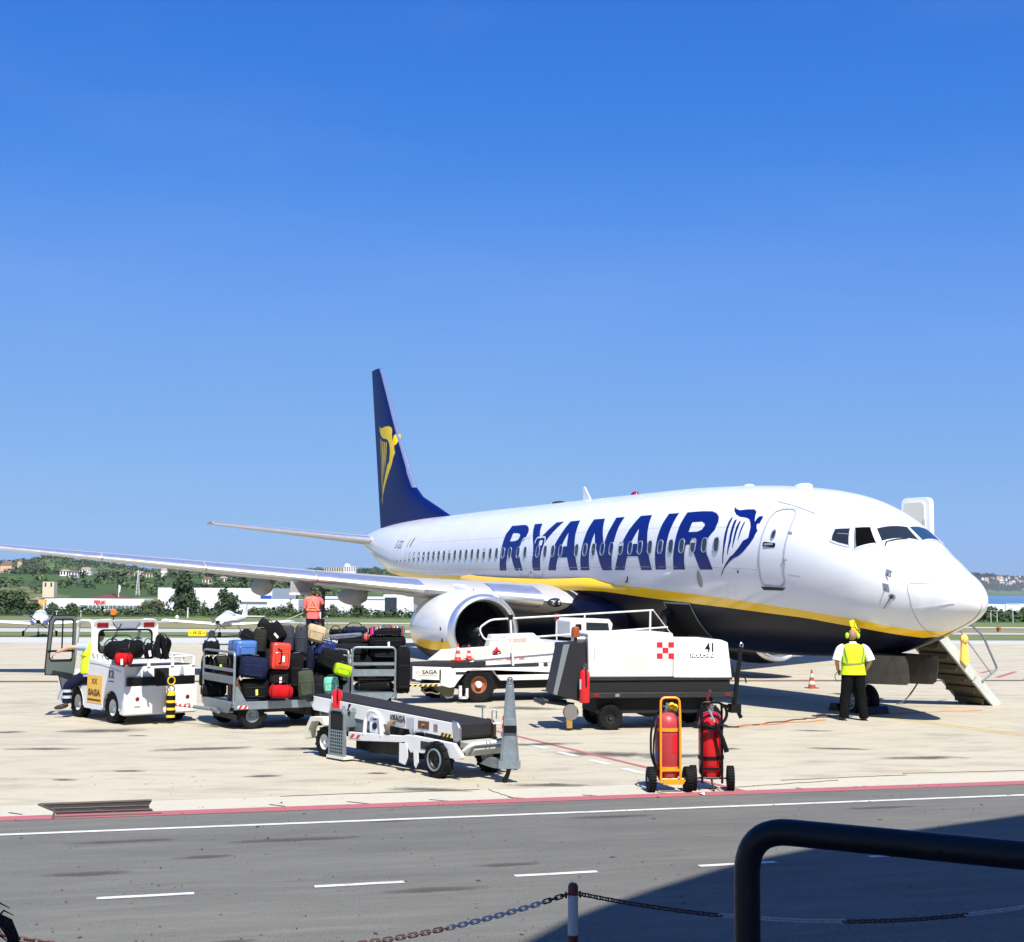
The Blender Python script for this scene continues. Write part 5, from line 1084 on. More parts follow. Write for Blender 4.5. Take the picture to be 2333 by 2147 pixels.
vis = mat('hi_vis_yellow', (.56, .80, .01), .7, var=.08, vs=9, bump=.6, bs=7); visgrey = mat('reflective_grey_green', (.20, .26, .06), .4)
wshirt = mat('white_shirt', (.78, .78, .80), .8, bump=.6, bs=8); bshirt = mat('light_blue_shirt', (.30, .38, .62), .8, bump=.6, bs=8)
navyc = mat('navy_cloth', (.008, .010, .028), .9, bump=.7, bs=7, spec=.15); blackc = mat('black_cloth', (.005, .005, .0055), .9, bump=.7, bs=7, spec=.15); hairm = mat('dark_hair', (.012, .008, .006), .6, bump=.4, bs=80)
shoe = mat('shoe_black', (.012, .011, .010), .4)
# marshaller at the nose gear, back to the camera
PB = Vector((-2.58, -1.36, 0)); fa = atan2(FH.y, FH.x)
P1 = thing('person', 'man in yellow hi-vis vest and black trousers seen from behind at the nose wheel', 'person', PB, fa)
P1.scale = (1.08, 1.08, 1.0)
# own axes: x away from camera (he faces there), y to his left
j = {'hip': (0, 0, .98), 'waist': (0, 0, 1.12), 'chest': (.02, 0, 1.36), 'neckb': (0, 0, 1.53), 'neck': (.02, 0, 1.60)}
body = {k: (Vector(v), r) for (k, v), r in zip(j.items(), ((.15, .105), (.15, .10), (.165, .11), (.075, .07), (.055, .055)))}
ed = [('hip', 'waist'), ('waist', 'chest'), ('chest', 'neckb'), ('neckb', 'neck')]
for s, n_ in ((1, 'L'), (-1, 'R')):
    body.update({'sh'+n_: (Vector((0, s*.21, 1.47)), .062), 'el'+n_: (Vector((-.06, s*.325, 1.20)), .045), 'wr'+n_: (Vector((.12, s*.255, .99)), .030), 'th'+n_: (Vector((0, s*.10, .90)), .095), 'kn'+n_: (Vector((.02, s*.15, .50)), .062), 'an'+n_: (Vector((0, s*.19, .09)), .043), 'to'+n_: (Vector((.14, s*.21, .05)), .038)})
    ed += [('chest', 'sh'+n_), ('sh'+n_, 'el'+n_), ('el'+n_, 'wr'+n_), ('hip', 'th'+n_), ('th'+n_, 'kn'+n_), ('kn'+n_, 'an'+n_), ('an'+n_, 'to'+n_)]
skin_mesh('body', body, ed, skin, P1)
for s in (1, -1):
    limb('trouser_leg', [(0, s*.085, 1.0), (0, s*.10, .86), (.02, s*.145, .50), (-.01, s*.175, .20), (0, s*.19, .06)], [.14, .128, .098, .090, .092], blackc, P1)
    limb('shirt_sleeve', [(0, s*.16, 1.49), (0, s*.235, 1.44), (-.03, s*.29, 1.33), (-.05, s*.325, 1.22)], [.08, .085, .082, .086], wshirt, P1)
    mb = MB(); mb.ball((.05, s*.20, .045), (.145, .052, .05), 14, 8); mb.box(-.09, .18, s*.20-.045, s*.20+.045, 0, .018); mb.build('shoe', shoe, P1, bev=.005)
    hand(P1, (.12, s*.255, .99), (.8, -s*.4, -.3), (0, s, .4), skin)
def torso(name, rings, m, parent, n=28, ang=70, close=False):
    # rings: (z, cx, halfwidth y, halfdepth x)
    mb = MB()
    for z, cx, w, d in rings:
        for k in range(n):
            a = 2*pi*k/n; c, s = cos(a), sin(a); mb.v.append((cx+d*abs(c)**.9*(1 if c > 0 else -1), w*abs(s)**.85*(1 if s > 0 else -1), z))
    for i in range(len(rings)-1):
        for k in range(n): mb.f.append((i*n+k, i*n+(k+1) % n, (i+1)*n+(k+1) % n, (i+1)*n+k)); mb.m.append(0)
    return mb.build(name, m, parent, ang=ang)
VR_ = [(.93, .0, .245, .165), (1.03, 0, .225, .155), (1.15, 0, .21, .148), (1.28, .01, .222, .150), (1.40, .01, .24, .15), (1.48, .005, .235, .13), (1.53, 0, .17, .105), (1.565, 0, .09, .075)]
vest = torso('hi_vis_vest', VR_, vis, P1)
def vr(z):
    for a, b in zip(VR_, VR_[1:]):
        if a[0] <= z <= b[0]: t = (z-a[0])/(b[0]-a[0]); return [a[i]+(b[i]-a[i])*t for i in range(4)]
    return VR_[-1]
def vpt(z, a, off=.006): _, cx, w, d = vr(z); c, s = cos(a), sin(a); return Vector((cx+(d+off)*abs(c)**.9*(1 if c > 0 else -1), (w+off)*abs(s)**.85*(1 if s > 0 else -1), z))
st_ = MB(); n = 36
for k in range(n): a = 2*pi*k/n; dz = .02*sin(a-pi); st_.v += [tuple(vpt(1.15+dz-.02*cos(a)**2, a)), tuple(vpt(1.19+dz-.02*cos(a)**2, a))]
for k in range(n): st_.f.append((2*k, 2*((k+1) % n), 2*((k+1) % n)+1, 2*k+1)); st_.m.append(0)
st_.build('reflective_band', visgrey, vest)
for s in (1, -1):
    sb = MB()
    for i in range(12):
        z = 1.19+(1.52-1.19)*i/11; a = pi-s*(.62-.0*i+(.25*i/11)); sb.v += [tuple(vpt(z, a-.09, .007)), tuple(vpt(z, a+.09, .007))]
    for i in range(11): sb.f.append((2*i, 2*i+1, 2*i+3, 2*i+2)); sb.m.append(0)
    sb.build('reflective_band', visgrey, vest)
col_ = MB(); col_.lathe([(.078, 1.545), (.066, 1.60), (.060, 1.605)], 20); col_.build('shirt_collar', wshirt, P1)
hd = head(P1, (.02, 0, 1.735), radians(-14), skin, hairm, hair=None, r=.10, skinm=mat('shaved_skin', (.30, .17, .12), .6, var=.15, vs=14))
em = MB()
for s in (1, -1): em.ball((.0, s*.105, 1.725), (.05, .036, .062), 14, 10)
em.build('ear_muff', mat('lime_plastic', (.45, .85, .03), .4), P1); eb = MB(); eb.tube([(.0, .12*cos(t), 1.74+.16*sin(t)) for t in [i*pi/12 for i in range(13)]], .008, 6); eb.build('headset_band', blackp, P1)
cb = MB(); cb.tube(bent([(.14, .20, .96), (-.02, .30, 1.0), (0, .36, .90), (.06, .30, .78), (.15, .2, .8)], .12), .007, 6); cb.tube(bent([(.05, -.12, 1.7), (.1, -.14, 1.8), (.25, -.16, 1.95)], .1), .006, 5); cb.build('headset_cord', blackp, P1)

# driver half out of the tug cab, built in world axes near the tug
def person_thing(label, loc, rz): return thing('person', label, 'person', loc, rz)
# ------------------------------------------------------------------ wheels and small kit
rimw = mat('rim_cream', (.62, .62, .56), .5, var=.1, vs=6, dirt=(.3, .25, .2)); rimr = mat('rim_rust', (.30, .10, .04), .7, var=.3, vs=10)
def wheel(name, parent, loc, r, w, rimm, axis_rz=0, tread=14, rim=.50, group=None):
    wm = MB(); h = w/2; wm.lathe([(r*rim, -h*.7), (r*.72, -h), (r*.93, -h*.98), (r, -h*.6), (r, h*.6), (r*.93, h*.98), (r*.72, h), (r*rim, h*.7)], 30, axis='y')
    for k in range(tread*2):
        a = 2*pi*k/(tread*2); wm.box(r*.965, r*1.03, (-h if k % 2 else 0.01), (-.01 if k % 2 else h), -r*.06, r*.06, M=Ry(a))
    t = wm.build(name, black, parent, loc, ang=40); t.rotation_euler = (0, 0, axis_rz)
    hb = MB(); hb.lathe([(.001, -h*.35), (r*.16, -h*.55), (r*.2, -h*.2), (r*rim*.85, -h*.25), (r*rim, -h*.75), (r*rim*1.04, -h*.76), (r*rim*1.04, h*.76), (r*rim, h*.75), (r*rim*.85, h*.25), (r*.2, h*.2), (r*.16, h*.55), (.001, h*.35)], 26, axis='y')
    hb.build('rim', rimm, t); return t
stripem = mat('red_white_tape', (.8, .8, .8), .4)
def stripes(parent, p, h, u, w, hh, n=3, cols=None, name='hazard_stripe'):
    # row of slanted bars of red on a white backing, lying on plane (h,u) at p
    h = Vector(h).normalized(); u = Vector(u).normalized(); nn = h.cross(u).normalized(); p = Vector(p)+nn*.003; mb = MB()
    mb.add([p, p+h*w, p+h*w+u*hh, p+u*hh], [(0, 1, 2, 3)], 0)
    for i in range(n):
        a = (i+.1)*w/n; b = a+w/n*.5; s = min(w/n*.4, hh); q = p+nn*.002; mb.add([q+h*a, q+h*b, q+h*min(w, b+s)+u*hh, q+h*min(w, a+s)+u*hh], [(0, 1, 2, 3)], 1)
    return mb.build(name, cols or [white, red], parent, smooth=False)
yb_cols = [mat('hazard_yellow', (.75, .5, .03), .5), blackp]
def small_extinguisher(label, loc, h=.55, r=.085, rz=0):
    t = thing('fire_extinguisher', label, 'fire extinguisher', loc, rz); mb = MB(); mb.lathe([(.001, 0), (r*.9, 0), (r, .02), (r, h*.78), (r*.8, h*.88), (r*.35, h*.93), (.001, h*.93)], 22); mb.build('cylinder', red, t, bev=0)
    v = MB(); v.cyl(.022, h*.92, h*1.02, 10); v.box(-.06, .05, -.012, .012, h*1.02, h*1.05); v.box(-.05, .06, -.012, .012, h*1.07, h*1.09); v.build('valve', steel, t)
    hs = MB(); hs.tube(bent([(.02, 0, h), (.10, -.02, h*1.02), (.12, -.03, h*.75), (.11, -.02, h*.45)], .05), .012, 6); hs.build('hose', blackp, t)
    lb = MB()
    for k in range(7): a = radians(-150+k*14); lb.v += [(r*1.01*cos(a), r*1.01*sin(a), h*.38), (r*1.01*cos(a), r*1.01*sin(a), h*.66)]
    for k in range(6): lb.f.append((2*k, 2*k+2, 2*k+3, 2*k+1)); lb.m.append(0)
    lb.build('label_plate', mat('label_white', (.7, .7, .68), .6), t); return t
# ------------------------------------------------------------------ baggage tug
TH_ = radians(197); TG = thing('baggage_tug', 'white baggage tractor with open cab door and amber beacon, at the far left', 'tug', (-7.45, -14.75, 0), TH_)
def archprof(cx, cz, r, a0=180, a1=0, n=10): return [(cx+r*cos(radians(a0+(a1-a0)*i/n)), cz+r*sin(radians(a0+(a1-a0)*i/n))) for i in range(n+1)]
wr = .30
pr = [(-.60, .18), (-.62, .74), (-.56, .76), (-.54, 1.10), (.40, 1.14), (1.00, 1.20), (1.06, 1.18), (1.10, .64), (1.70, .64), (1.80, .95), (2.44, .86), (2.52, .62), (2.52, .30), (2.0, .24)]+[p for p in archprof(1.6, .27, .36, 0, 180)]+[(1.2, .22), (.42, .22)]+[p for p in archprof(0, .27, .36, 0, 180)]+[(-.40, .20)]
b_ = MB(); b_.prism(pr[::-1], -.74, .74, 'y'); b_.build('body', white, TG, bev=.025, seg=3, ang=30)
MB().box(-.63, -.60, -.77, .77, .20, .735).build('rear_bumper', white, TG, bev=.012)
MB().box(-.635, -.53, -.70, -.14, .74, .90).build('rear_grille', blackp, TG, bev=.006); MB().box(-.635, -.53, .10, .70, .74, .90).build('rear_grille', blackp, TG, bev=.006)
MB().box(-.64, -.50, -.14, .13, .72, 1.06).build('rear_hatch', mat('matt_black', (.006, .006, .006), .8), TG, bev=.006)
for y in (-.45, .45): MB().prism([(-.05, .92), (.05, .92), (.015, 1.08), (0, 1.10), (-.03, 1.05)], -.566, -.56, 'x', M=T(0, y, 0)).build('reflector', mat('cool_grey', (.35, .40, .47), .3), TG)
for y in (.5, -.55):
    mb = MB(); mb.ball((-.632, y, .49), (.012, .042, .042), 14, 10); mb.build('tail_lamp', redlens, TG); MB().box(-.636, -.63, y-.06, y+.06, .34, .352).build('bumper_slot', blackp, TG)
dk = MB(); dk.box(-.50, .96, -.66, .66, 1.10, 1.125); dk.build('load_deck', darkgrey, TG)
rl = MB(); rl.tube(bent([(.98, .70, 1.30), (-.10, .70, 1.27), (-.55, .70, 1.25), (-.55, -.70, 1.27), (-.1, -.70, 1.28), (.98, -.70, 1.3)], .05), .018, 8)
for p in ((-.55, .70), (-.55, .25), (-.55, -.25), (-.55, -.70), (-.2, .70), (.05, .70), (.3, .70), (.55, .70), (.8, .70), (-.1, -.70), (.3, -.70)): rl.box(p[0]-.012, p[0]+.012, p[1]-.03, p[1]+.03, 1.09, 1.27)
rl.build('deck_rail', white, TG)
# cab
cb = MB()
for s in (1, -1):
    y = s*.68; cb.tube(bent([(.64, y, 1.14), (.66, y, 1.93), (1.32, y, 1.93), (1.62, y*.96, .95)], .16, 7), .038, 10)
    cb.tube([(1.42, y, .62), (1.60, y, .95)], .035, 8)
cb.prism(rrect(-.69, .69, 1.80, 1.955, .07), .62, .70, 'x'); cb.box(.68, 1.36, -.66, .66, 1.92, 1.945)
cb.build('cab_frame', white, TG, (.38, 0, 0), ang=50)
def frame_panel(name, outer, inner, x, th, m, parent):
    P = [[Vector((*p, 0)) for p in outer], [Vector((*p, 0)) for p in inner]]; tri = tessellate_polygon(P); fl = [p for l in P for p in l]; n = len(fl); mb = MB()
    v = [(x, p.x, p.y) for p in fl]+[(x+th, p.x, p.y) for p in fl]; f = [tuple(t) for t in tri]+[tuple(i+n for i in t[::-1]) for t in tri]; no = len(outer); ni = len(inner)
    f += [(i, (i+1) % no, (i+1) % no+n, i+n) for i in range(no)]+[(no+i, no+i+n, no+(i+1) % ni+n, no+(i+1) % ni) for i in range(ni)]
    mb.add(v, f); return mb.build(name, m, parent, smooth=False)
frame_panel('cab_rear_panel', rrect(-.71, .71, 1.10, 1.955, .14, 6), rrect(-.57, .57, 1.30, 1.75, .10, 5), 1.0, .04, white, TG)
frame_panel('window_seal', rrect(-.59, .59, 1.28, 1.77, .11, 5), rrect(-.555, .555, 1.315, 1.735, .10, 5), .992, .01, blackp, TG)
tint = mat('tinted_glass', (.75, .88, .80), .03, trans=1, ior=1.03)
MB().box(1.015, 1.02, -.565, .565, 1.31, 1.74).build('rear_window', tint, TG, smooth=False)
for y in (.50, -.50): mb = MB(); mb.box(.98, .998, y-.12, y+.12, 1.81, 1.90); mb.build('brake_lamp', redlens, TG, bev=.01)
mb = MB(); mb.prism([(-.30, 1.925), (.30, 1.925), (.20, 1.80), (-.20, 1.80)], .965, .998, 'x'); mb.build('lamp_bracket', mat('mid_grey', (.25, .27, .29), .5), TG)
wp = MB(); wp.tube([(.96, .12, 1.88), (.97, .30, 1.55), (.975, .36, 1.45)], .010, 6); wp.tube([(.975, .18, 1.68), (.975, .42, 1.36)], .008, 5); wp.build('wiper', blackp, TG)
st = MB(); st.box(1.13, 1.63, -.45, -.05, .62, .95); st.box(1.08, 1.18, -.45, -.05, .9, 1.45); st.build('seat', mat('seat_vinyl', (.02, .02, .022), .5), TG, bev=.03)
st = MB(); st.tube([(1.68+.02*cos(a), .25+.17*cos(a), 1.22+.17*sin(a)) for a in [i*pi/10 for i in range(20)]], .014, 6, closed=True); st.tube([(1.70, .25, 1.2), (1.88, .25, .9)], .02, 6); st.build('steering_wheel', blackp, TG)
# open door, hinged at the front pillar
dr = bpy.data.objects.new('door', MB().mesh('door', blackp)) if False else None
O = [(0, .74), (0, 2.0), (-.04, 2.03), (-.46, 2.03), (-.52, 1.93), (-.58, .98), (-.57, .86), (-.30, .84), (-.24, .60), (-.20, .50), (-.02, .56)]; I = [(-.05, 1.16), (-.05, 1.93), (-.08, 1.97), (-.42, 1.97), (-.46, 1.90), (-.52, 1.18), (-.48, 1.13), (-.08, 1.13)]
dg2 = mat('door_grey', (.10, .12, .115), .45, var=.1); dd_ = frame_panel('cab_door', O, I, 0, .03, dg2, TG); dd_.location = (1.80, .72, 0); dd_.rotation_euler = (0, 0, radians(175))
frame_panel('door_seal', [(x*1.0, z) for x, z in I], [(x*.93-.02, 1.55+(z-1.55)*.94) for x, z in I], .031, .02, blackp, dd_); frame_panel('door_seal', [(.005, .75), (.005, 2.01), (-.04, 2.045), (-.47, 2.045), (-.535, 1.93), (-.595, .98), (-.585, .845), (-.31, .825), (-.25, .59), (-.2, .485), (0, .545)], O, .0, .035, blackp, dd_)
MB().prism([(-.20, .80), (-.02, .80), (-.02, .62), (-.14, .54), (-.18, .56)], -.004, .0, 'x').build('door_pocket', blackp, dd_)
MB().box(-.008, .04, -.55, -.02, 1.30, 1.34).build('door_bar', blackp, dd_); MB().box(-.008, .03, -.27, -.25, 1.34, 1.97).build('window_divider', blackp, dd_)
MB().box(-.03, 0, -.56, -.46, .98, 1.08).build('door_latch', blackp, dd_)
bc = MB(); bc.cyl(.012, 2.0, 2.10, 8); bc.cyl(.06, 2.09, 2.12, 14); bc.build('beacon_base', blackp, TG, (1.06, .25, -.07)); bb = MB(); bb.lathe([(.055, 2.12), (.06, 2.16), (.055, 2.22), (.03, 2.245), (.001, 2.25)], 16); bb.build('beacon', amber, TG, (1.06, .25, -.07))
for x, y in ((0, .62), (0, -.62), (1.6, .62), (1.6, -.62)): wheel('wheel', TG, (x, y, wr-.005), wr, .20, rimw)
for s in (1,): 
    for x in (0, 1.6): mb = MB(); mb.tube([(x+.365*cos(radians(a)), .735, .27+.365*sin(radians(a))) for a in range(0, 181, 15)], .012, 5); mb.build('wheel_arch_edge', white, TG)
pl = MB().box(.40, 1.08, .742, .746, .34, .88, 0).build('company_plate', mat('plate_orange', (.80, .46, .08), .5), TG, smooth=False)
fr_ = lambda x, z, o=.752: Matrix(((-1, 0, 0, x), (0, 0, 1, o), (0, 1, 0, z), (0, 0, 0, 1)))
brown = mat('print_brown', (.10, .05, .02), .6)
text_mesh('lettering', 'SAGA', .17, brown, pl, fr_(.74, .54), bold=.006, sx=1.25); text_mesh('lettering', 'XX', .15, brown, pl, fr_(.74, .76), sx=1.2)
MB().box(.44, 1.04, .7461, .748, .38, .42).build('printed_line', brown, pl, smooth=False)
text_mesh('number', '12', .20, mat('print_grey', (.12, .14, .16), .6), TG, fr_(.02, .93), bold=.006, sx=1.3); MB().box(-.10, .12, .741, .744, .79, .81).build('number_bar', blackp, TG, smooth=False)
MB().tube([(1.0, .743, 1.12), (.4, .743, 1.10), (-.1, .743, 1.04), (-.4, .743, 1.0)], .006, 5).build('body_crease', mat('crease_grey', (.3, .33, .36), .6), TG)
# banded can with ring handle hanging at the back
yc = thing('banded_canister', 'yellow and black banded canister with ring handle hung on the back of the tug', 'lamp', TG.matrix_basis @ Vector((-.74, -.14, .12)), TH_)
MB().lathe([(.001, 0), (.085, 0), (.085, .45), (.07, .50), (.001, .50)], 18).build('can', mat('can_yellow', (.80, .52, .02), .5), yc)
for z in (.05, .19, .33): MB().lathe([(.0865, z), (.0868, z+.09)], 18).build('black_band', blackp, yc)
MB().tube([(0, .075*cos(a), .70+.075*sin(a)) for a in [i*pi/9 for i in range(18)]], .012, 6, closed=True).build('ring_handle', MAT['can_yellow'], yc); MB().tube([(0, .0, .50), (0, .05, .58), (0, 0, .63)], .008, 5).build('hook', steel, yc)
# driver
TW = TG.matrix_basis
P2 = thing('person', 'driver in yellow vest leaning out of the tug cab, arm stretched towards the open door', 'person', TW @ Vector((1.28, .50, -.03)), TH_)
jj = {'hip': ((0, .10, .86), (.15, .12)), 'waist': ((0, .14, 1.02), (.13, .10)), 'chest': ((-.02, .10, 1.30), (.16, .11)), 'neckb': ((-.08, 0, 1.47), .07), 'neck': ((-.10, -.02, 1.53), .055)}
jj = {k: (Vector(v[0]), v[1]) for k, v in jj.items()}
jj.update({'shL': (Vector((-.02, .22, 1.44)), .06), 'elL': (Vector((.10, .50, 1.44)), .045), 'wrL': (Vector((.24, .72, 1.34)), .03), 'shR': (Vector((-.14, -.12, 1.44)), .06), 'elR': (Vector((.1, -.25, 1.2)), .045), 'wrR': (Vector((.3, -.15, 1.2)), .03),
    'thL': (Vector((.08, .16, .84)), .10), 'knL': (Vector((.26, .42, .66)), .07), 'anL': (Vector((.28, .46, .28)), .045), 'toL': (Vector((.40, .60, .22)), .04), 'thR': (Vector((.1, -.06, .84)), .10), 'knR': (Vector((.42, -.05, .82)), .07), 'anR': (Vector((.50, -.02, .70)), .045)})
skin_mesh('body', jj, [('hip', 'waist'), ('waist', 'chest'), ('chest', 'neckb'), ('neckb', 'neck'), ('chest', 'shL'), ('shL', 'elL'), ('elL', 'wrL'), ('chest', 'shR'), ('shR', 'elR'), ('elR', 'wrR'), ('hip', 'thL'), ('thL', 'knL'), ('knL', 'anL'), ('anL', 'toL'), ('hip', 'thR'), ('thR', 'knR'), ('knR', 'anR')], skin, P2)
limb('trouser_leg', [(0, .14, .92), (.08, .20, .84), (.25, .42, .67), (.27, .45, .48), (.27, .46, .32)], [.13, .125, .10, .085, .08], navyc, P2)
limb('trouser_leg', [(0, .0, .90), (.1, -.05, .86), (.40, -.05, .84), (.50, -.02, .72)], [.13, .12, .1, .085], navyc, P2)
for z in (.54, .42): MB().lathe([(.092, z), (.092, z+.055)], 18, M=T(.265, .452, 0)).build('reflective_band', mat('reflective_silver', (.55, .58, .62), .35, metal=.3), P2)
limb('shirt_tail', [(0, .12, .88), (0, .14, .98)], [.15, .15], bshirt, P2)
limb('shirt_sleeve', [(-.03, .16, 1.43), (-.01, .24, 1.44), (.05, .38, 1.45)], [.085, .08, .07], bshirt, P2)
limb('hi_vis_vest', [(0, .13, .94), (0, .14, 1.08), (-.02, .10, 1.28), (-.05, .06, 1.42), (-.08, .0, 1.48)], [.165, .155, .178, .165, .09], vis, P2, 20)
MB().tube([(.14*cos(a)-.01, .12+.185*sin(a), 1.24+.03*sin(a)) for a in [i*pi/12 for i in range(24)]], .012, 5, closed=True).build('reflective_band', visgrey, P2)
mb = MB(); mb.ball((0, 0, 0), (.15, .055, .05), 14, 8, M=T(.34, .53, .25) @ Rz(radians(48)) @ Ry(radians(12))); mb.build('shoe', mat('shoe_brown', (.05, .03, .02), .5), P2)
hand(P2, (.24, .72, 1.34), (.5, .55, -.7), (.3, .5, .7), skin, .8, 1.05); head(P2, (-.10, -.03, 1.66), radians(30), skin, hairm, r=.10)
# ------------------------------------------------------------------ luggage
CF = {}
from mathutils import noise
def fabric(name, col, rough=.85): return mat(name, col, rough, var=.25, vs=6, bump=.35, bs=70, spec=.2)
def shell(name, col): return mat(name, col, .32, var=.08, vs=5, coat=.3, bump=.0)
FB = {'black': fabric('bag_black', (.0045, .0045, .005)), 'charcoal': fabric('bag_charcoal', (.010, .010, .011)), 'slate': fabric('bag_slate', (.035, .04, .052)), 'navy': fabric('bag_navy', (.007, .012, .042)), 'olive': fabric('bag_olive', (.022, .021, .015)), 'green': fabric('bag_greygreen', (.05, .062, .04)),
      'red': fabric('bag_red', (.48, .006, .010)), 'redhard': shell('bag_redhard', (.74, .055, .028)), 'blue': shell('bag_blue', (.065, .16, .42)), 'royal': shell('bag_royal', (.012, .022, .11)), 'beige': fabric('bag_beige', (.48, .36, .22)), 'lime': fabric('bag_lime', (.36, .58, .01)), 'mint': fabric('bag_mint', (.18, .55, .42)), 'brown': fabric('bag_brown', (.10, .05, .03)), 'coral': fabric('bag_coral', (.65, .10, .10)), 'grey': fabric('bag_grey', (.13, .15, .18)), 'maroon': fabric('bag_maroon', (.12, .012, .02))}
tagm = mat('bag_tag', (.75, .75, .72), .7); zipm = mat('zip_dark', (.005, .005, .005), .5)
def soft_box(hw, hd, hh, seed, k=1, n=9):
    mb = MB(); e = 8 if k == 1 else 12
    for ax in range(3):
        for sg in (-1, 1):
            b = len(mb.v)
            for i in range(n+1):
                for j in range(n+1):
                    p = [0, 0, 0]; p[ax] = sg; p[(ax+1) % 3] = -1+2*i/n; p[(ax+2) % 3] = -1+2*j/n; x, y, z = p
                    r = (abs(x)**e+abs(y)**e+abs(z)**e)**(1/e); x, y, z = x/r, y/r, z/r
                    x2, y2, z2 = x*hw*(1+.05*k*(1-z*z)), y*hd*(1+.14*k*(1-x*x)*(1-z*z)), z*hh*(1+.03*k*(1-x*x))
                    w = noise.noise(Vector((x2*6+seed, y2*6, z2*6)))*.03*k+noise.noise(Vector((x2*17+seed, y2*17, z2*17)))*.012*k
                    mb.v.append((x2*(1+w*1.2), y2*(1+w*2), z2*(1+w*1.2)))
            for i in range(n):
                for j in range(n): q = b+i*(n+1)+j; mb.f.append((q, q+n+1, q+n+2, q+1)); mb.m.append(0)
    return mb
def bag(label, u0, v0, u1, v1, d, col, depth=.26, roll=0, yaw=0, kind='suitcase', ribs=0, tagc=None, handle='top', pitch=0, group=None):
    w = (u1-u0)/3012*d; h = (v1-v0)/3012*d; uc, vc = (u0+u1)/2, (v0+v1)/2; c = U(uc, d+depth/2, zat(uc, vc, d)); m = FB[col]
    o = bpy.data.objects.new(kind, None); link(o); o.empty_display_size = .1; tag(o, label, {'suitcase': 'suitcase', 'duffel_bag': 'bag', 'backpack': 'bag', 'soft_bag': 'bag'}[kind], group)
    o.matrix_world = T(*c) @ Rz(facing(0)+radians(yaw)) @ Ry(radians(-roll)) @ Rx(radians(pitch)); hw, hh, hd = w/2, h/2, depth/2
    if kind == 'suitcase':
        soft_box(hw, hd, hh, u0, .3 if col in ('blue', 'redhard', 'royal') else 1).build('case', m, o, ang=80)
        z = MB(); r = .03; q = [(x, .0, zz) for x, zz in rrect(-hw-.003, hw+.003, -hh-.003, hh+.003, .04, 3)]; z.tube(q, .007, 5, closed=True); z.build('zip', zipm, o)
        if depth > .15:
            p = MB(); p.box(-hw*.78, hw*.78, -hd*1.12-.014, -hd+.004, -hh*.80, hh*.30); p.build('front_pocket', m, o, bev=.014); 
            p = MB(); p.tube([(x, -hd*1.12-.015, zz) for x, zz in rrect(-hw*.72, hw*.72, -hh*.72, hh*.22, .02, 2)], .004, 4, closed=True); p.build('pocket_zip', zipm, o)
        for k in range(ribs): x = -hw*.8+1.6*hw*(k+.5)/ribs; p = MB(); p.box(x-.012, x+.012, -hd-.008, hd+.006, -hh-.004, hh+.004); p.build('shell_rib', m, o, bev=.005)
        hz = MB()
        if handle == 'top': hz.tube(bent([(-.08, -hd*.2, hh), (-.07, -hd*.2, hh+.035), (.07, -hd*.2, hh+.035), (.08, -hd*.2, hh)], .02), .011, 6)
        elif handle == 'side': hz.tube(bent([(-hw*.4, -hd, .05*h), (-hw*.35, -hd-.04, .05*h), (hw*.35, -hd-.04, .05*h), (hw*.4, -hd, .05*h)], .02), .013, 6)
        elif handle == 'left': hz.tube(bent([(-hw*.5, -hd-.01, .14), (-hw*.1, -hd-.05, .13), (-hw*.1, -hd-.05, -.13), (-hw*.5, -hd-.01, -.14)], .04), .013, 6)
        hz.build('handle', blackp, o)
        for s in (-1, 1): wm = MB(); wm.cyl(.022, -.012, .012, 10, axis='y', M=T(s*hw*.75, hd*.5, -hh-.012)); wm.build('castor', blackp, o)
    else:
        R = random.Random(int(u0*7+v0)); mb = MB(); n, k = 30, 20; ph = R.uniform(0, 50); am = .16 if kind == 'soft_bag' else .08
        for i in range(n+1):
            x = -hw+2*hw*i/n; e = (1-abs(2*i/n-1)**(5 if kind != 'soft_bag' else 3))**.5 if 0 < i < n else .02
            for jx in range(k):
                a = 2*pi*jx/k; cc, ss = cos(a), sin(a); pw = .55
                y = hd*e*abs(cc)**pw*(1 if cc > 0 else -1); z = hh*e*abs(ss)**pw*(1 if ss > 0 else -1)
                q = noise.noise(Vector((x*7+ph, y*7, z*7)))*am+noise.noise(Vector((x*19+ph, y*19, z*19)))*am*.5
                if z > 0: z *= 1-.18*(abs(sin(i*.33+ph)))*(1 if kind == 'soft_bag' else .5)
                mb.v.append((x, y*(1+q), z*(1+q)))
        for i in range(n):
            for jx in range(k): mb.f.append((i*k+jx, i*k+(jx+1) % k, (i+1)*k+(jx+1) % k, (i+1)*k+jx)); mb.m.append(0)
        mb.build('bag_body', m, o, ang=80)
        for s in (-.35, .35): p = MB(); p.tube([(s*w, -hd*1.04*cos(t), hh*1.06*sin(t)) for t in [radians(a) for a in range(-60, 130, 14)]], .012, 5); p.build('strap', zipm if col != 'red' else FB['maroon'], o)
        p = MB(); p.tube(bent([(-.3*w, -hd*.3, hh*.95), (-.2*w, -hd*.4, hh+.07), (.2*w, -hd*.4, hh+.07), (.3*w, -hd*.3, hh*.95)], .04), .010, 5); p.build('handle', zipm, o)
    if tagc:
        p = MB(); p.add([(0, -hd*1.14-.025, 0), (.045, -hd*1.14-.03, .01), (.05, -hd*1.14-.025, -.10), (.008, -hd*1.14-.03, -.11)], [(0, 1, 2, 3)]); q = p.build('baggage_tag', tagc, o, smooth=False)
    return o
cyel = mat('tag_lime', (.6, .7, .08), .6)
G1 = 'luggage piled on the front baggage cart'; G2 = 'luggage piled on the rear baggage cart'
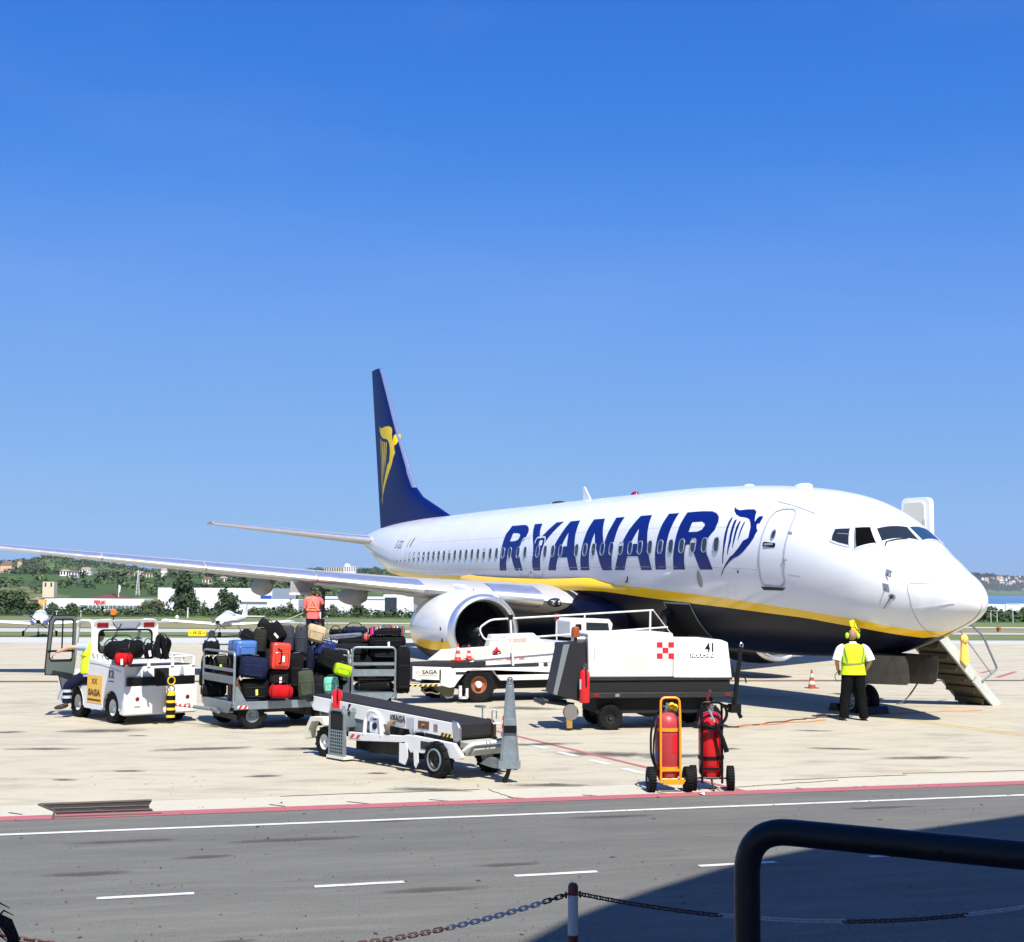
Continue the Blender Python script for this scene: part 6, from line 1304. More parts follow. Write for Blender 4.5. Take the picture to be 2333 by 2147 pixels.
for a in [
 ('black duffel with long strap on top of the left end of the front cart', 470, 1460, 508, 1492, 26.0, 'black', .5, 0, 20, 'duffel_bag'),
 ('light blue hard suitcase lying on the front cart', 536, 1459, 584, 1494, 25.0, 'blue', .62, 0, 28, 'suitcase', 0, None, 'side'),
 ('navy soft suitcase leaning below the light blue one', 556, 1496, 617, 1543, 24.9, 'navy', .30, -7, 12, 'suitcase', 2),
 ('bright red hard suitcase standing in the middle of the front cart', 624, 1464, 665, 1523, 24.9, 'redhard', .30, -3, 24, 'suitcase', 0, tagm, 'left'),
 ('red sports duffel on the deck edge of the front cart', 621, 1558, 677, 1589, 24.8, 'red', .34, -3, 8, 'duffel_bag'),
 ('dark olive suitcase standing upright right of the light blue case', 585, 1434, 613, 1489, 25.3, 'olive', .26, -2, 10, 'suitcase'),
 ('flat black case sloping left of the olive suitcase', 557, 1438, 592, 1462, 25.7, 'black', .3, -28, 0, 'suitcase'),
 ('black suitcase balanced on the peak of the pile', 594, 1416, 632, 1438, 25.8, 'charcoal', .45, -36, 10, 'suitcase'),
 ('black patterned bag slipping down right of the peak suitcase', 612, 1422, 655, 1466, 25.5, 'black', .3, 38, 0, 'suitcase', 0, tagm),
 ('slate grey suitcase right of the peak, left of the paler one', 646, 1428, 677, 1488, 25.6, 'slate', .30, 4, 12, 'suitcase'),
 ('tall slate suitcase with dark straps left of the beige one', 679, 1428, 706, 1492, 25.5, 'slate', .30, 0, 5, 'suitcase', 1),
 ('tall black suitcase under the tall slate one', 668, 1491, 698, 1568, 25.3, 'black', .32, 1, 12, 'suitcase', 1),
 ('grey-green soft suitcase standing on the deck of the front cart', 687, 1527, 722, 1588, 25.2, 'green', .30, 4, 12, 'suitcase'),
 ('charcoal case under the bright red one', 624, 1524, 664, 1556, 25.0, 'charcoal', .30, -4, 12, 'suitcase', 0, tagm),
 ('black case low on the deck left of the red duffel', 560, 1546, 619, 1590, 25.0, 'black', .34, 0, 15, 'suitcase', 0, cyel),
 ('black case with brown trim beside the gate of the front cart', 531, 1548, 558, 1590, 25.0, 'brown', .3, 0, 20, 'suitcase', 1),
 ('checked dark backpack behind the upper bars of the left gate', 468, 1494, 496, 1530, 26.15, 'charcoal', .3, 0, 0, 'soft_bag'),
 ('olive black bag with pale tags behind the left gate', 498, 1494, 530, 1530, 25.65, 'olive', .3, 0, 0, 'suitcase', 0, cyel),
 ('black bag behind the lower bars of the left gate', 468, 1554, 526, 1586, 26.0, 'black', .4, 0, 0, 'duffel_bag'),
 ('black rucksack wedged between gate and navy suitcase', 528, 1497, 557, 1546, 25.3, 'black', .3, 0, 10, 'soft_bag'),
 ('dark case hidden between gate bars on the front cart', 466, 1528, 530, 1560, 26.2, 'black', .3, 0, 10, 'suitcase'),
 ]:
    bag(*a, group=G1)
for a in [
 ('beige suitcase tipped on its side at the top right of the front pile', 704, 1424, 745, 1462, 25.9, 'beige', .36, -16, 14, 'suitcase'),
 ('navy shell suitcase below the beige one', 725, 1459, 768, 1495, 26.0, 'royal', .34, -14, 10, 'suitcase', 3),
 ('big black suitcase tilted under the navy shell one', 733, 1484, 795, 1524, 25.9, 'black', .34, -24, 10, 'suitcase'),
 ('lime green small suitcase under the tilted black one', 768, 1512, 806, 1538, 25.45, 'lime', .26, -15, 15, 'suitcase', 2),
 ('dark violet bag with a red ribbon between the two piles', 706, 1462, 724, 1530, 25.9, 'navy', .3, 0, 0, 'soft_bag'),
 ('charcoal case behind the tyre at the right end of the front cart', 722, 1537, 748, 1588, 25.9, 'charcoal', .3, 0, 0, 'suitcase', 1),
 ('mint and black striped bag above the red extinguisher', 747, 1541, 776, 1576, 25.8, 'mint', .3, 0, 0, 'suitcase', 3),
 ('black case with yellow tag right of the mint bag', 777, 1540, 806, 1576, 26.2, 'black', .3, 0, 0, 'suitcase', 0, cyel),
 ('black case at the back of the front cart behind the tilted black one', 700, 1500, 790, 1560, 26.5, 'black', .5, 0, 0, 'suitcase'),
 ('black case filling the back row behind the light blue case', 530, 1470, 600, 1520, 26.4, 'black', .4, 4, 10, 'suitcase'),
 ('charcoal case filling the back row behind the bright red one', 600, 1456, 670, 1520, 26.3, 'charcoal', .4, -3, 8, 'suitcase'),
 ('dark case low in the back row of the front cart', 600, 1520, 690, 1588, 26.2, 'black', .4, 0, 8, 'suitcase'),
 ('black case in the back row left of the bright red one', 600, 1478, 628, 1540, 25.5, 'charcoal', .3, 2, 8, 'suitcase'),
 ('black soft bag squeezed above the bright red suitcase', 612, 1450, 650, 1476, 25.6, 'black', .3, 0, 0, 'soft_bag'),
 ('black case low beside the red duffel towards the gate', 600, 1548, 626, 1590, 25.6, 'black', .3, 0, 0, 'suitcase'),
 ]: bag(*a, group=G1)
for a in [
 ('long black suitcase under the rainbow striped case', 846, 1449, 926, 1474, 27.6, 'black', .45, 0, 8, 'suitcase', 0, tagm),
 ('tall black suitcase standing outside the right post of the rear gate', 908, 1476, 938, 1576, 27.3, 'black', .40, 0, 8, 'suitcase', 1),
 ('wide black case under the long one on the rear cart', 850, 1474, 930, 1498, 27.7, 'charcoal', .5, 0, 4, 'suitcase'),
 ('black case beside the tilted suitcase on the rear cart', 770, 1465, 848, 1490, 27.8, 'charcoal', .5, 0, 0, 'suitcase', 0, tagm),
 ('flat grey case near the top of the rear cart', 760, 1443, 831, 1455, 28.0, 'grey', .5, 5, 0, 'suitcase'),
 ('clear and dark blue bag on top of the rear cart', 784, 1427, 842, 1444, 28.1, 'navy', .4, 0, 0, 'duffel_bag'),
 ('small coral bag left of the rainbow striped case', 832, 1442, 846, 1459, 27.4, 'coral', .2, 0, 0, 'soft_bag'),
 ('flat black case between the grey case and the coral bag', 778, 1454, 845, 1465, 27.9, 'black', .45, 2, 0, 'suitcase'),
 ('black bag at the back left corner of the rear cart', 754, 1433, 786, 1446, 28.3, 'black', .3, 0, 0, 'duffel_bag'),
 ('black suitcase behind the upper left of the rear gate', 812, 1490, 858, 1521, 27.75, 'black', .4, 0, 0, 'suitcase'),
 ('charcoal suitcase behind the upper right of the rear gate', 859, 1498, 906, 1522, 27.75, 'charcoal', .4, 0, 0, 'suitcase'),
 ('black holdall behind the lower bars of the rear gate', 813, 1549, 905, 1575, 27.75, 'black', .4, 0, 0, 'duffel_bag'),
 ('black case behind the slats of the rear gate', 812, 1521, 906, 1550, 27.9, 'black', .4, 0, 0, 'suitcase'),
 ]: bag(*a, group=G2)
# rainbow striped case
rb = bag('rainbow striped suitcase on top of the rear cart', 847, 1428, 924, 1447, 27.6, 'black', .45, 1, 8, group=G2)
R = random.Random(4); cols = [(.5, .02, .1), (.6, .05, .3), (.02, .03, .2), (.7, .1, .12), (.7, .5, .05), (.1, .03, .3), (.75, .75, .7), (.03, .12, .4), (.02, .3, .3), (.4, .02, .05), (.02, .25, .12)]
w = 77/3012*27.6
for i in range(22):
    x = -w/2+w*(i+.1)/22; p = MB(); p.box(x, x+w/22*.78, -.234, .0, -.085+.03*(i % 2), .092); p.build('printed_stripe', mat('stripe_%d' % (i % 11), cols[i % 11], .7), rb, smooth=False)
# bags on the tug deck
for a in [
 ('big black soft bag heaped on the tug deck', 250, 1456, 338, 1503, 25.1, 'black', .7, 3, -10, 'soft_bag'),
 ('red bag with white label low on the tug deck', 272, 1486, 312, 1514, 24.9, 'red', .3, 0, 0, 'duffel_bag', 0, tagm),
 ('black child seat with grey edges left of the round one', 336, 1463, 364, 1500, 25.0, 'black', .4, 8, 10, 'soft_bag', 0, tagm),
 ('black child seat with hooped headrest at the right of the tug deck', 358, 1452, 392, 1500, 25.0, 'charcoal', .4, -8, 10, 'soft_bag', 0, tagm),
 ]: bag(*a, group='bags carried on the tug deck')
sh = MB(); sh.tube(bent([U(372, 24.85, zat(372, 1497, 24.85)), U(366, 24.85, zat(366, 1470, 24.85)), U(370, 24.9, zat(370, 1449, 24.9)), U(378, 24.9, zat(378, 1452, 24.9)), U(382, 24.95, zat(382, 1475, 24.95)), U(390, 25, zat(390, 1499, 25))], .12, 6), .05, 10)
tag(sh.build('padded_hoop', FB['black']), 'black padded child seat hoop standing at the right of the tug deck', 'child seat part')
sh = MB(); sh.tube(bent([U(378, 25.1, zat(378, 1462, 25.1)), U(390, 25.1, zat(390, 1456, 25.1)), U(395, 25.15, zat(395, 1464, 25.15)), U(388, 25.2, zat(388, 1490, 25.2))], .1, 6), .045, 10)
tag(sh.build('padded_hoop', FB['black']), 'second black padded hoop leaning to the right on the tug deck', 'child seat part')
# ------------------------------------------------------------------ baggage carts
def gate(parent, p0, p1, h, m, name='end_gate', slats=((.34, .48), (.56, .62))):
    p0, p1 = Vector(p0), Vector(p1); up = Vector((0, 0, 1)); mb = MB(); mb.tube(bent([p0, p0+up*h, p1+up*h, p1], .10, 6), .024, 10); g = mb.build(name, m, parent)
    for a, b in slats:
        e = (p1-p0).normalized(); n = e.cross(up); q = MB(); q.add([p0+up*a+n*s for s in (-.015, .015)]+[p1+up*a+n*s for s in (-.015, .015)]+[p0+up*b+n*s for s in (-.015, .015)]+[p1+up*b+n*s for s in (-.015, .015)], [(0, 2, 6, 4), (1, 5, 7, 3), (4, 6, 7, 5), (0, 1, 3, 2)]); q.build('slat', m, g, smooth=False)
    return g
def cart(label, org, hdg, L=2.5, Wd=1.15, zd=.50, gh=.92, flip=False):
    t = thing('baggage_cart', label, 'baggage cart', org, hdg, 'baggage carts coupled behind the tug')
    # origin: near left deck corner; x along the deck, y towards the far side
    MB().box(0, L, 0, Wd, zd-.09, zd).build('deck', galv, t, bev=.008); MB().box(.02, L-.02, -.015, .0, zd-.13, zd+.015).build('side_rail', galv, t, bev=.004); MB().box(.02, L-.02, Wd, Wd+.015, zd-.13, zd+.015).build('side_rail', galv, t, bev=.004)
    ch = MB(); ch.box(.3, L-.3, .3, .38, zd-.22, zd-.09); ch.box(.3, L-.3, Wd-.38, Wd-.3, zd-.22, zd-.09); ch.cyl(.2, zd-.24, zd-.20, 18, M=T(.42, Wd/2, 0)); ch.box(.15, .75, .2, Wd-.2, zd-.34, zd-.24); ch.box(L-.8, L-.2, .2, Wd-.2, zd-.30, zd-.10); ch.box(L-.5, L-.4, .12, Wd-.12, .2, .28); ch.build('chassis', darkgrey, t)
    gate(t, (.02, .02, zd), (.02, Wd-.02, zd), gh, galv); gate(t, (L-.02, .02, zd), (L-.02, Wd-.02, zd), gh, galv)
    for x in (.03, L-.03):
        s = 1 if x < 1 else -1; g = MB(); g.prism([(x, zd-.12), (x+s*.30, zd-.12), (x+s*.05, zd+.30), (x, zd+.30)], -.022, -.012, 'y'); g.build('gusset', galv, t); stripes(t, (x+s*.05 if s > 0 else x-.25, -.025, zd-.11), (1, 0, 0), (0, 0, 1), .20, .06, 2)
        q = MB(); q.prism([(0, zd), (Wd, zd), (Wd-.25, zd-.20), (.25, zd-.20)], x-s*.04-.008, x-s*.04+.008, 'x'); q.build('end_plate', galv, t)
    for x in (.42, L-.45):
        for y in (.16, Wd-.16): wheel('wheel', t, (x, y, .245), .245, .17, galv, tread=10)
    return t
e1 = atan2(.989, -.13)
p = V(24.65, -5.11); C1 = cart('front baggage cart of grey tube and slats, heaped with suitcases behind the tug', (p.x, p.y, 0), e1, 2.35, 1.72)
C1.scale = (1, 1, 1)
# y axis of that frame must run away from the camera
hx = Vector((cos(e1), sin(e1), 0)); ly = Vector((-sin(e1), cos(e1), 0))
p = V(27.35, -3.26); ang2 = atan2(RH.y, RH.x)+radians(90+10); 
C2 = cart('rear baggage cart with gate towards the camera, left of the jet engine', (0, 0, 0), ang2, 2.4, .92)
q = V(27.35, -2.34); C2.location = (q.x, q.y, 0)
# tow bars
tb_ = thing('cart_tow_bar', 'grey steel tow bar with red and white tape linking tug and front cart', 'tow bar', (0, 0, 0)); a = TG.matrix_basis @ Vector((-.66, -.22, .36)); b = C1.matrix_basis @ Vector((.2, .45, .30))
MB().tube([a.lerp(b, .35), b], .035, 8).build('bar', galv, tb_); MB().tube([a, a.lerp(b, .36)], .028, 8).build('taped_end', white, tb_)
for i in range(4): MB().tube([a.lerp(b, .05+.075*i), a.lerp(b, .085+.075*i)], .0295, 8).build('red_band', red, tb_)
MB().tube([b+Vector((0, .3, 0)), a.lerp(b, .6), b+Vector((0, -.3, 0))], .03, 8).build('drawbar_fork', galv, tb_)
tb2 = thing('cart_tow_bar', 'short grey tow bar hidden between the two baggage carts', 'tow bar', (0, 0, 0)); MB().tube([C1.matrix_basis @ Vector((2.3, .5, .32)), C2.matrix_basis @ Vector((1.2, .5, .34))], .03, 8).build('bar', galv, tb2)
# ------------------------------------------------------------------ near belt loader
LH = atan2(.287, .958); LD = thing('belt_loader', 'low white towed belt loader with long black belt, in front of the carts', 'belt loader', (-.83, -13.12, 0), LH)
# own axes: x to the tow bar end, y away from the camera, near side y = 0
fb = MB(); fb.prism([(.70, .33), (.70, .445), (2.05, .50), (2.2, .53), (2.35, .53), (3.25, .50), (3.45, .33), (3.4, .29), (2.35, .30), (2.28, .28), (2.12, .42), (1.95, .40), (.9, .33)], -.02, .04, 'y'); fb.build('side_beam', white, LD, bev=.008)
fb = MB(); fb.box(.2, 3.3, .98, 1.04, .32, .44); fb.build('side_beam', white, LD, bev=.008); fb = MB()
for x in (.3, 1.2, 2.2, 3.2): fb.box(x, x+.1, .04, .98, .34, .42)
fb.box(.6, 2.2, .2, .9, .16, .36); fb.build('cross_member', blackp, LD)
MB().prism([(2.02, .40), (2.20, .40), (2.22, .22), (2.16, .10), (2.02, .12)], -.03, -.015, 'y').build('mud_flap', white, LD); MB().prism([(2.36, .30), (2.46, .30), (2.47, .16), (2.42, .08), (2.38, .12)], -.03, -.015, 'y').build('mud_flap', white, LD)
stripes(LD, (.74, -.022, .365), (1, 0, 0), (0, 0, 1), .30, .06, 2); stripes(LD, (2.80, -.022, .36), (1, 0, 0), (0, 0, 1), .30, .055, 3)
MB().box(2.52, 2.72, -.026, -.021, .36, .47).build('data_plate', darkgrey, LD, smooth=False)
for y in (.08, 1.02):
    wheel('wheel', LD, (0, y-.02, .23), .23, .13, rimw); wheel('wheel', LD, (2.92, y-.09, .25), .25, .16, mat('rim_dark', (.03, .03, .03), .5) if y < .5 else rimw)
mb = MB(); mb.tube([(2.92+.145*cos(a), -.095, .25+.145*sin(a)) for a in [i*pi/14 for i in range(28)]], .014, 6, closed=True); mb.build('rim_ring', galv, LD)
# rear mudguard
MB().prism([(-.45, .34), (-.42, .44), (-.30, .60), (.05, .62), (.12, .50), (.08, .48), (-.05, .55), (-.26, .53), (-.36, .40), (-.38, .26), (-.44, .24)], -.06, .10, 'y').build('mudguard', mat('cream_paint', (.66, .66, .52), .5, var=.1), LD, bev=.006)
# engine cage
MB().box(.40, 1.42, .12, .62, .42, .78).build('engine_cover', mat('cover_grey', (.13, .16, .175), .5, var=.1, dirt=(.12, .13, .13)), LD, bev=.03, seg=3)
cg = MB(); P_ = [(.00, .06), (.42, .06), (.42, .72), (.36, .78), (.06, .78), (.00, .72)]
CG = frame_panel('grille_frame', [(-x, z) for x, z in P_], [(-x*.86-.03, .10+(z-.06)*.90) for x, z in P_], 0, .05, galv, LD); CG.rotation_euler = (0, 0, radians(90)); CG.location = (.28, -.10, 0)
cg = MB(); cg.box(.28, .70, -.06, .60, .50, .76); cg.build('radiator_hood', MAT['cover_grey'], LD, bev=.02)
MB().box(.31, .68, -.085, -.07, .10, .74).build('grille_opening', MAT['matt_black'], LD, smooth=False)
gr = MB()
for i in range(7): gr.box(.31+.057*i, .328+.057*i, -.095, -.085, .09, .46)
for i in range(8): gr.box(.30, .69, -.098, -.088, .09+.05*i, .105+.05*i)
gr.build('grille', galv, LD, smooth=False)['kind'] = 'stuff'
MB().box(.25, .72, -.11, .1, .03, .07).build('step', MAT['cream_paint'], LD)
MB().tube(bent([(1.10, .0, .44), (1.14, .0, .80), (1.50, .0, .80), (1.54, .0, .45)], .17, 8), .03, 10).build('guard_hoop', white, LD)
cx = MB(); cx.box(1.18, 1.44, .02, .20, .47, .70); cb_ = cx.build('control_box', mat('box_white', (.72, .74, .82), .35), LD, bev=.035, seg=4); MB().cyl(.05, .002, .019, 20, axis='y', M=T(1.34, 0, .58)).build('dial', blackp, cb_); MB().box(1.29, 1.37, .012, .02, .67, .685).build('slot', blackp, cb_)
lv = MB(); lv.tube([(.62, .02, .44), (.60, .02, .66)], .03, 8); lv.cyl(.05, .0, .03, 12, axis='y', M=T(.60, 0, .64)); lv.build('lever_post', mat('cream_paint', (1, 1, 1)), LD); lv = MB(); lv.tube([(.60, -.01, .66), (.70, -.02, .80), (.73, -.02, .86)], [.012, .012, .022], 7); lv.tube([(.62, -.01, .66), (.72, -.02, .74)], [.012, .024], 7); lv.build('lever', blackp, LD)
hr = MB()
for k in range(5): hr.tube([(1.68+.02*k, .10+.13*cos(a), .56+.13*sin(a)) for a in [i*pi/9 for i in range(18)]], .011, 6, closed=True)
hr.build('hose_reel', mat('hose_brown', (.16, .12, .07), .6, var=.3), LD)
MB().tube([(2.30, -.02, .57+.0), (2.30, -.02, .58)], .01, 6); MB().tube([(2.32+.04*cos(a), -.01, .575+.04*sin(a)) for a in [i*pi/7 for i in range(14)]], .008, 5, closed=True).build('lifting_eye', galv, LD)
# conveyor
def cz(x): return .905-(x+.55)*.041
cv = MB(); cv.prism([(-.55, cz(-.55)), (3.12, cz(3.12)), (3.14, cz(3.12)-.21), (-.45, cz(-.55)-.22), (-.55, cz(-.55)-.12)], .10, .13, 'y'); sp1 = cv.build('conveyor_side', white, LD, bev=.004); cv = MB(); cv.prism([(-.55, cz(-.55)), (3.12, cz(3.12)), (3.14, cz(3.12)-.21), (-.45, cz(-.55)-.22), (-.55, cz(-.55)-.12)], .74, .77, 'y'); cv.build('conveyor_side', white, LD, bev=.004)
bl = MB(); bp_ = [(-.52, cz(-.55)-.02), (-.50, cz(-.55)+.03), (3.10, cz(3.12)+.03), (3.18, cz(3.12)), (3.20, cz(3.12)-.20), (3.10, cz(3.12)-.24), (-.4, cz(-.55)-.16)]; bl.prism(bp_, .135, .735, 'y'); bl.build('belt', mat('belt_rubber', (.014, .012, .012), .8, var=.2, vs=3, bump=.4, bs=25), LD, bev=.03, seg=3)
cr_ = MB(); cr_.prism([(3.06, cz(3.12)+.035), (3.18, cz(3.12)+.02), (3.24, cz(3.12)-.05), (3.24, cz(3.12)-.22), (3.18, cz(3.12)-.27), (3.10, cz(3.12)-.25)], .095, .14, 'y'); cr_.build('end_guard', steel, LD, bev=.012); cr_ = MB(); cr_.prism([(3.06, cz(3.12)+.035), (3.18, cz(3.12)+.02), (3.24, cz(3.12)-.05), (3.24, cz(3.12)-.22), (3.18, cz(3.12)-.27), (3.10, cz(3.12)-.25)], .73, .775, 'y'); cr_.build('end_guard', mat('dark_brown_metal', (.07, .04, .03), .4, metal=.5), LD, bev=.012)
stripes(LD, (2.82, .098, cz(3)-.20), (1, 0, -.04), (0, 0, 1), .24, .05, 3, yb_cols)
MB().box(2.66, 2.75, .094, .10, cz(2.7)-.16, cz(2.7)-.06).build('panel', mat('panel_brown', (.2, .17, .12), .5), LD); MB().box(2.30, 2.55, .092, .10, cz(2.4)-.16, cz(2.4)-.05).build('lamp_recess', mat('recess_brown', (.12, .05, .03), .6), LD); MB().cyl(.015, .05, .09, 8, axis='y', M=T(2.45, 0, cz(2.4)-.10)).build('cable_gland', mat('brass', (.7, .4, .1), .35, metal=.8), LD)
MB().box(2.02, 2.20, .096, .10, cz(2.1)-.19, cz(2.1)-.04).build('grey_plate', mat('plate_grey', (.40, .42, .46), .5), LD)
lp = MB().box(1.62, 1.98, .096, .099, cz(1.8)-.19, cz(1.8)-.03).build('name_plate', mat('plate_dull', (.42, .41, .38), .5), LD)
fn = lambda x, y, z: Matrix(((1, 0, 0, x), (0, 0, -1, y), (-.035, 1, 0, z), (0, 0, 0, 1)))
text_mesh('lettering', 'SAGA', .12, mat('print_dark', (.05, .05, .07), .6), lp, fn(1.84, .092, cz(1.8)-.09), bold=.004); text_mesh('lettering', 'XX', .09, MAT['print_brown'], lp, fn(1.68, .092, cz(1.7)-.09), bold=.003)
for x, w in ((.35, .10), (.62, .12)): MB().box(x, x+w, .096, .099, cz(x)-.14, cz(x)-.06).build('sticker', MAT['plate_dull'], LD, smooth=False)
text_mesh('lettering', '46', .10, MAT['print_brown'], LD, fn(.12, .095, cz(.1)-.08), shear=.3)
MB().cyl(.06, .02, .09, 14, axis='y', M=T(-.50, 0, cz(-.5)-.03)).build('head_roller', blackp, LD)
# end bumper and lower tray
tr = MB(); tr.prism([(3.05, .52), (3.45, .50), (3.50, .42), (3.42, .33), (3.1, .30)], .16, .72, 'y'); tr.build('end_tray', mat('tray_grey', (.42, .43, .38), .5, var=.12), LD, bev=.01); MB().tube(bent([(3.3, .08, .36), (3.50, .10, .50), (3.50, .80, .50), (3.3, .82, .36)], .08), .03, 8).build('bumper_tube', white, LD)
for y in (.05, .85): MB().cyl(.05, y-.02, y+.04, 14, axis='y', M=T(3.22, 0, .46)).build('pivot', blackp, LD)
# far side parcel shelf with clamp
sf = MB(); sf.box(1.5, 2.7, .80, 1.05, .66, .69); sf.build('side_shelf', MAT['cover_grey'], LD); sf = MB(); sf.tube([(2.72, .95, .66), (2.72, .95, .92)], .012, 6); sf.box(2.60, 2.74, .90, 1.0, .90, .93); sf.build('clamp', galv, LD)
# drawbar, raised
tw = MB(); tw.prism([(3.30, .20), (3.50, .30), (3.98, .30), (4.02, .18), (3.6, .17)], .40, .50, 'y'); tw.build('drawbar', galv, LD, bev=.006); ho = .40
M4 = T(3.95, ho, 0) @ Rz(radians(-38))
fr4 = MB(); fr4.prism([(-.10, .28), (.11, .28), (.025, 1.32), (-.025, 1.32)], -.02, .02, 'x', M=M4); fr4.build('raised_tow_frame', galv, LD, bev=.006)
fr4 = MB(); fr4.tube([(-.01, -.11, .26), (-.01, -.03, 1.34)], .022, 8, M=M4); fr4.tube([(-.01, .115, .26), (-.01, .03, 1.34)], .022, 8, M=M4); fr4.box(-.04, .04, -.15, .15, .20, .30, M=M4); fr4.box(-.05, .05, -.08, .09, .78, .86, M=M4); fr4.tube([(-.03, .0, 1.40+.0), (-.03, 0, 1.34)], .02, 6, M=M4); fr4.build('tow_frame_tube', galv, LD)
MB().tube([(-.01+0, .035*cos(a), 1.38+.045*sin(a)) for a in [i*pi/7 for i in range(14)]], .012, 6, closed=True, M=M4).build('tow_eye', steel, LD)
MB().box(-.05, .05, -.08, .09, .68, .78, M=M4).build('lamp_block', blackp, LD)
MB().tube(bent([(-.03, -.12, .80), (-.03, -.24, .80), (-.03, -.24, .98), (-.03, -.18, .98), (-.03, -.18, .86)], .03), .010, 6, M=M4).build('handle_loop', galv, LD)
for i in range(3):
    zb_ = .62+.11*i; yb_ = -.115+.075*(zb_-.26)/1.06; MB().prism([(yb_-.026, zb_), (yb_+.026, zb_+.03), (yb_+.028, zb_+.085), (yb_-.024, zb_+.055)], -.034, -.031, 'x', M=M4).build('red_band', red, LD, smooth=False)
MB().tube(bent([(-.04, .05, .66), (-.05, .10, .55), (-.04, .12, .40), (-.04, .11, .32)], .06), .010, 6, M=M4).build('cable', blackp, LD)
MB().tube([(0, .0, .22), (-.02, -.02, .12), (-.08, -.06, .02)], [.035, .03, .04], 8, M=M4).build('support_leg', blackp, LD)
small_extinguisher('red fire extinguisher strapped upright on the left end of the near belt loader', LD.matrix_basis @ Vector((.20, .10, .70)), .38, .085)
tw2 = MB(); tw2.tube(bent([(3.3, .9, .02), (3.9, .95, .02), (4.6, .4, .02)], .1), .015, 6)
# ------------------------------------------------------------------ far belt loader (self-propelled)
FL = thing('belt_loader', 'big white self-propelled belt loader with handrail reaching to the aircraft, behind the power unit', 'belt loader', (-9.1, -6.93, 0), radians(88))
# own axes: x towards the aircraft, near side towards -y, near face at y = 0
MB().prism([(-.95, .62), (-.95, .42), (-.75, .36), (-.62, .38), (-.52, .52), (-.32, .74), (.32, .74), (.52, .50), (4.9, .50), (4.9, .80), (-.55, .80), (-.95, .78)], -.06, .04, 'y').build('side_panel', white, FL, bev=.012)
MB().prism([(-.95, .62), (-.95, .42), (-.5, .40), (4.9, .50), (4.9, .80), (-.95, .78)], 1.75, 1.85, 'y').build('side_panel', white, FL)
MB().box(-.4, 4.8, .1, 1.7, .30, .62).build('chassis', MAT['matt_black'], FL, smooth=False)
w1 = wheel('wheel', FL, (0, .10, .41), .41, .26, rimr, tread=14, rim=.46); MB().lathe([(.001, -.13), (.07, -.12), (.085, -.06)], 16, axis='y').build('hub', white, w1)
wheel('wheel', FL, (-.5, 1.7, .335), .335, .24, rimr, tread=12); wheel('wheel', FL, (3.9, .10, .335), .335, .24, rimr, tread=12)
cv = MB(); cv.prism([(-1.62, .58), (-.70, .52), (-.68, .82), (-1.62, .86)], .0, .05, 'y'); cs = cv.build('conveyor_side', white, FL, bev=.006); MB().prism([(-1.62, .60), (-.7, .52), (-.7, .82), (-1.62, .86)], 1.1, 1.15, 'y').build('conveyor_side', white, FL)
MB().prism([(-1.70, .72), (-1.66, .90), (-.3, .93), (.2, .95), (.2, .72), (-1.63, .62)], .06, 1.09, 'y').build('belt', MAT['belt_rubber'], FL, bev=.02)
hs = MB(); hs.prism([(-.60, .83), (.15, .84), (4.9, 1.02), (4.9, 1.42), (2.4, 1.30), (.5, 1.08), (.35, 1.06)], .10, .24, 'y'); hs.build('conveyor_housing', white, FL, bev=.012); hs = MB(); hs.prism([(-.95, .84), (.10, .86), (.40, 1.10), (-.45, 1.20)], .0, .0, 'y'); 
MB().prism([(-.85, .93), (-.50, 1.18), (2.6, 1.34), (5.2, 1.56), (5.2, 1.3), (2.5, 1.0), (.6, .9)], .98, 1.25, 'y').build('far_housing', mat('cream_white', (.66, .66, .58), .45, var=.08), FL, bev=.01)
MB().prism([(-.1, .98), (2.2, 1.13), (2.2, 1.10), (-.1, .95)], .085, .10, 'y').build('trim_line', MAT['cover_grey'], FL)
wn_ = MB()
for i, (x, w, r) in enumerate(((.28, .16, 0), (.47, .16, 0), (.72, .14, 1), (.90, .10, 0), (1.05, .14, 1))): MB().box(x, x+w, .094, .099, .94+.03*x, .985+.03*x).build('warning_label', mat('label_pink', (.62, .35, .30), .6) if not r else mat('label_red', (.6, .15, .13), .6), FL, smooth=False)
ff = lambda x, y, z: Matrix(((1, 0, 0, x), (0, 0, -1, y), (0, 1, 0, z), (0, 0, 0, 1)))
pl2 = MB().box(-1.58, -.98, -.008, -.002, .62, .80).build('name_plate', mat('plate_cream', (.66, .64, .58), .5), FL, smooth=False)
text_mesh('lettering', 'SAGA', .13, MAT['print_dark'], pl2, ff(-1.22, -.010, .72), bold=.004, sx=1.1); text_mesh('lettering', 'XX', .09, mat('print_orange', (.6, .25, .08), .6), pl2, ff(-1.50, -.010, .72)); MB().box(-1.50, -1.05, -.0095, -.009, .645, .655).build('printed_line', MAT['print_grey'], pl2, smooth=False)
MB().box(-.60, -.36, -.064, -.06, .66, .72).build('maker_plate', darkgrey, FL, smooth=False); MB().box(-.98, -.62, -.02, .0, .55, .78).build('lamp_housing', MAT['dark_brown_metal'], FL, bev=.01)
MB().box(-1.85, -.75, .0, .3, .40, .46).build('front_bumper', white, FL, bev=.006); stripes(FL, (-1.75, -.004, .405), (1, 0, 0), (0, 0, 1), .75, .045, 6, yb_cols)
hk = MB(); hk.tube(bent([(-1.2, .1, .38), (-1.35, .1, .34), (-1.30, .1, .24), (-1.15, .1, .26), (-.95, .1, .20), (-.88, .1, .32)], .06), .018, 6); hk.prism([(-1.0, .40), (-.55, .40), (-.6, .12), (-.75, .10)], .1, .5, 'y', 0); hk.build('tow_hook', mat('khaki_metal', (.14, .13, .08), .6), FL)
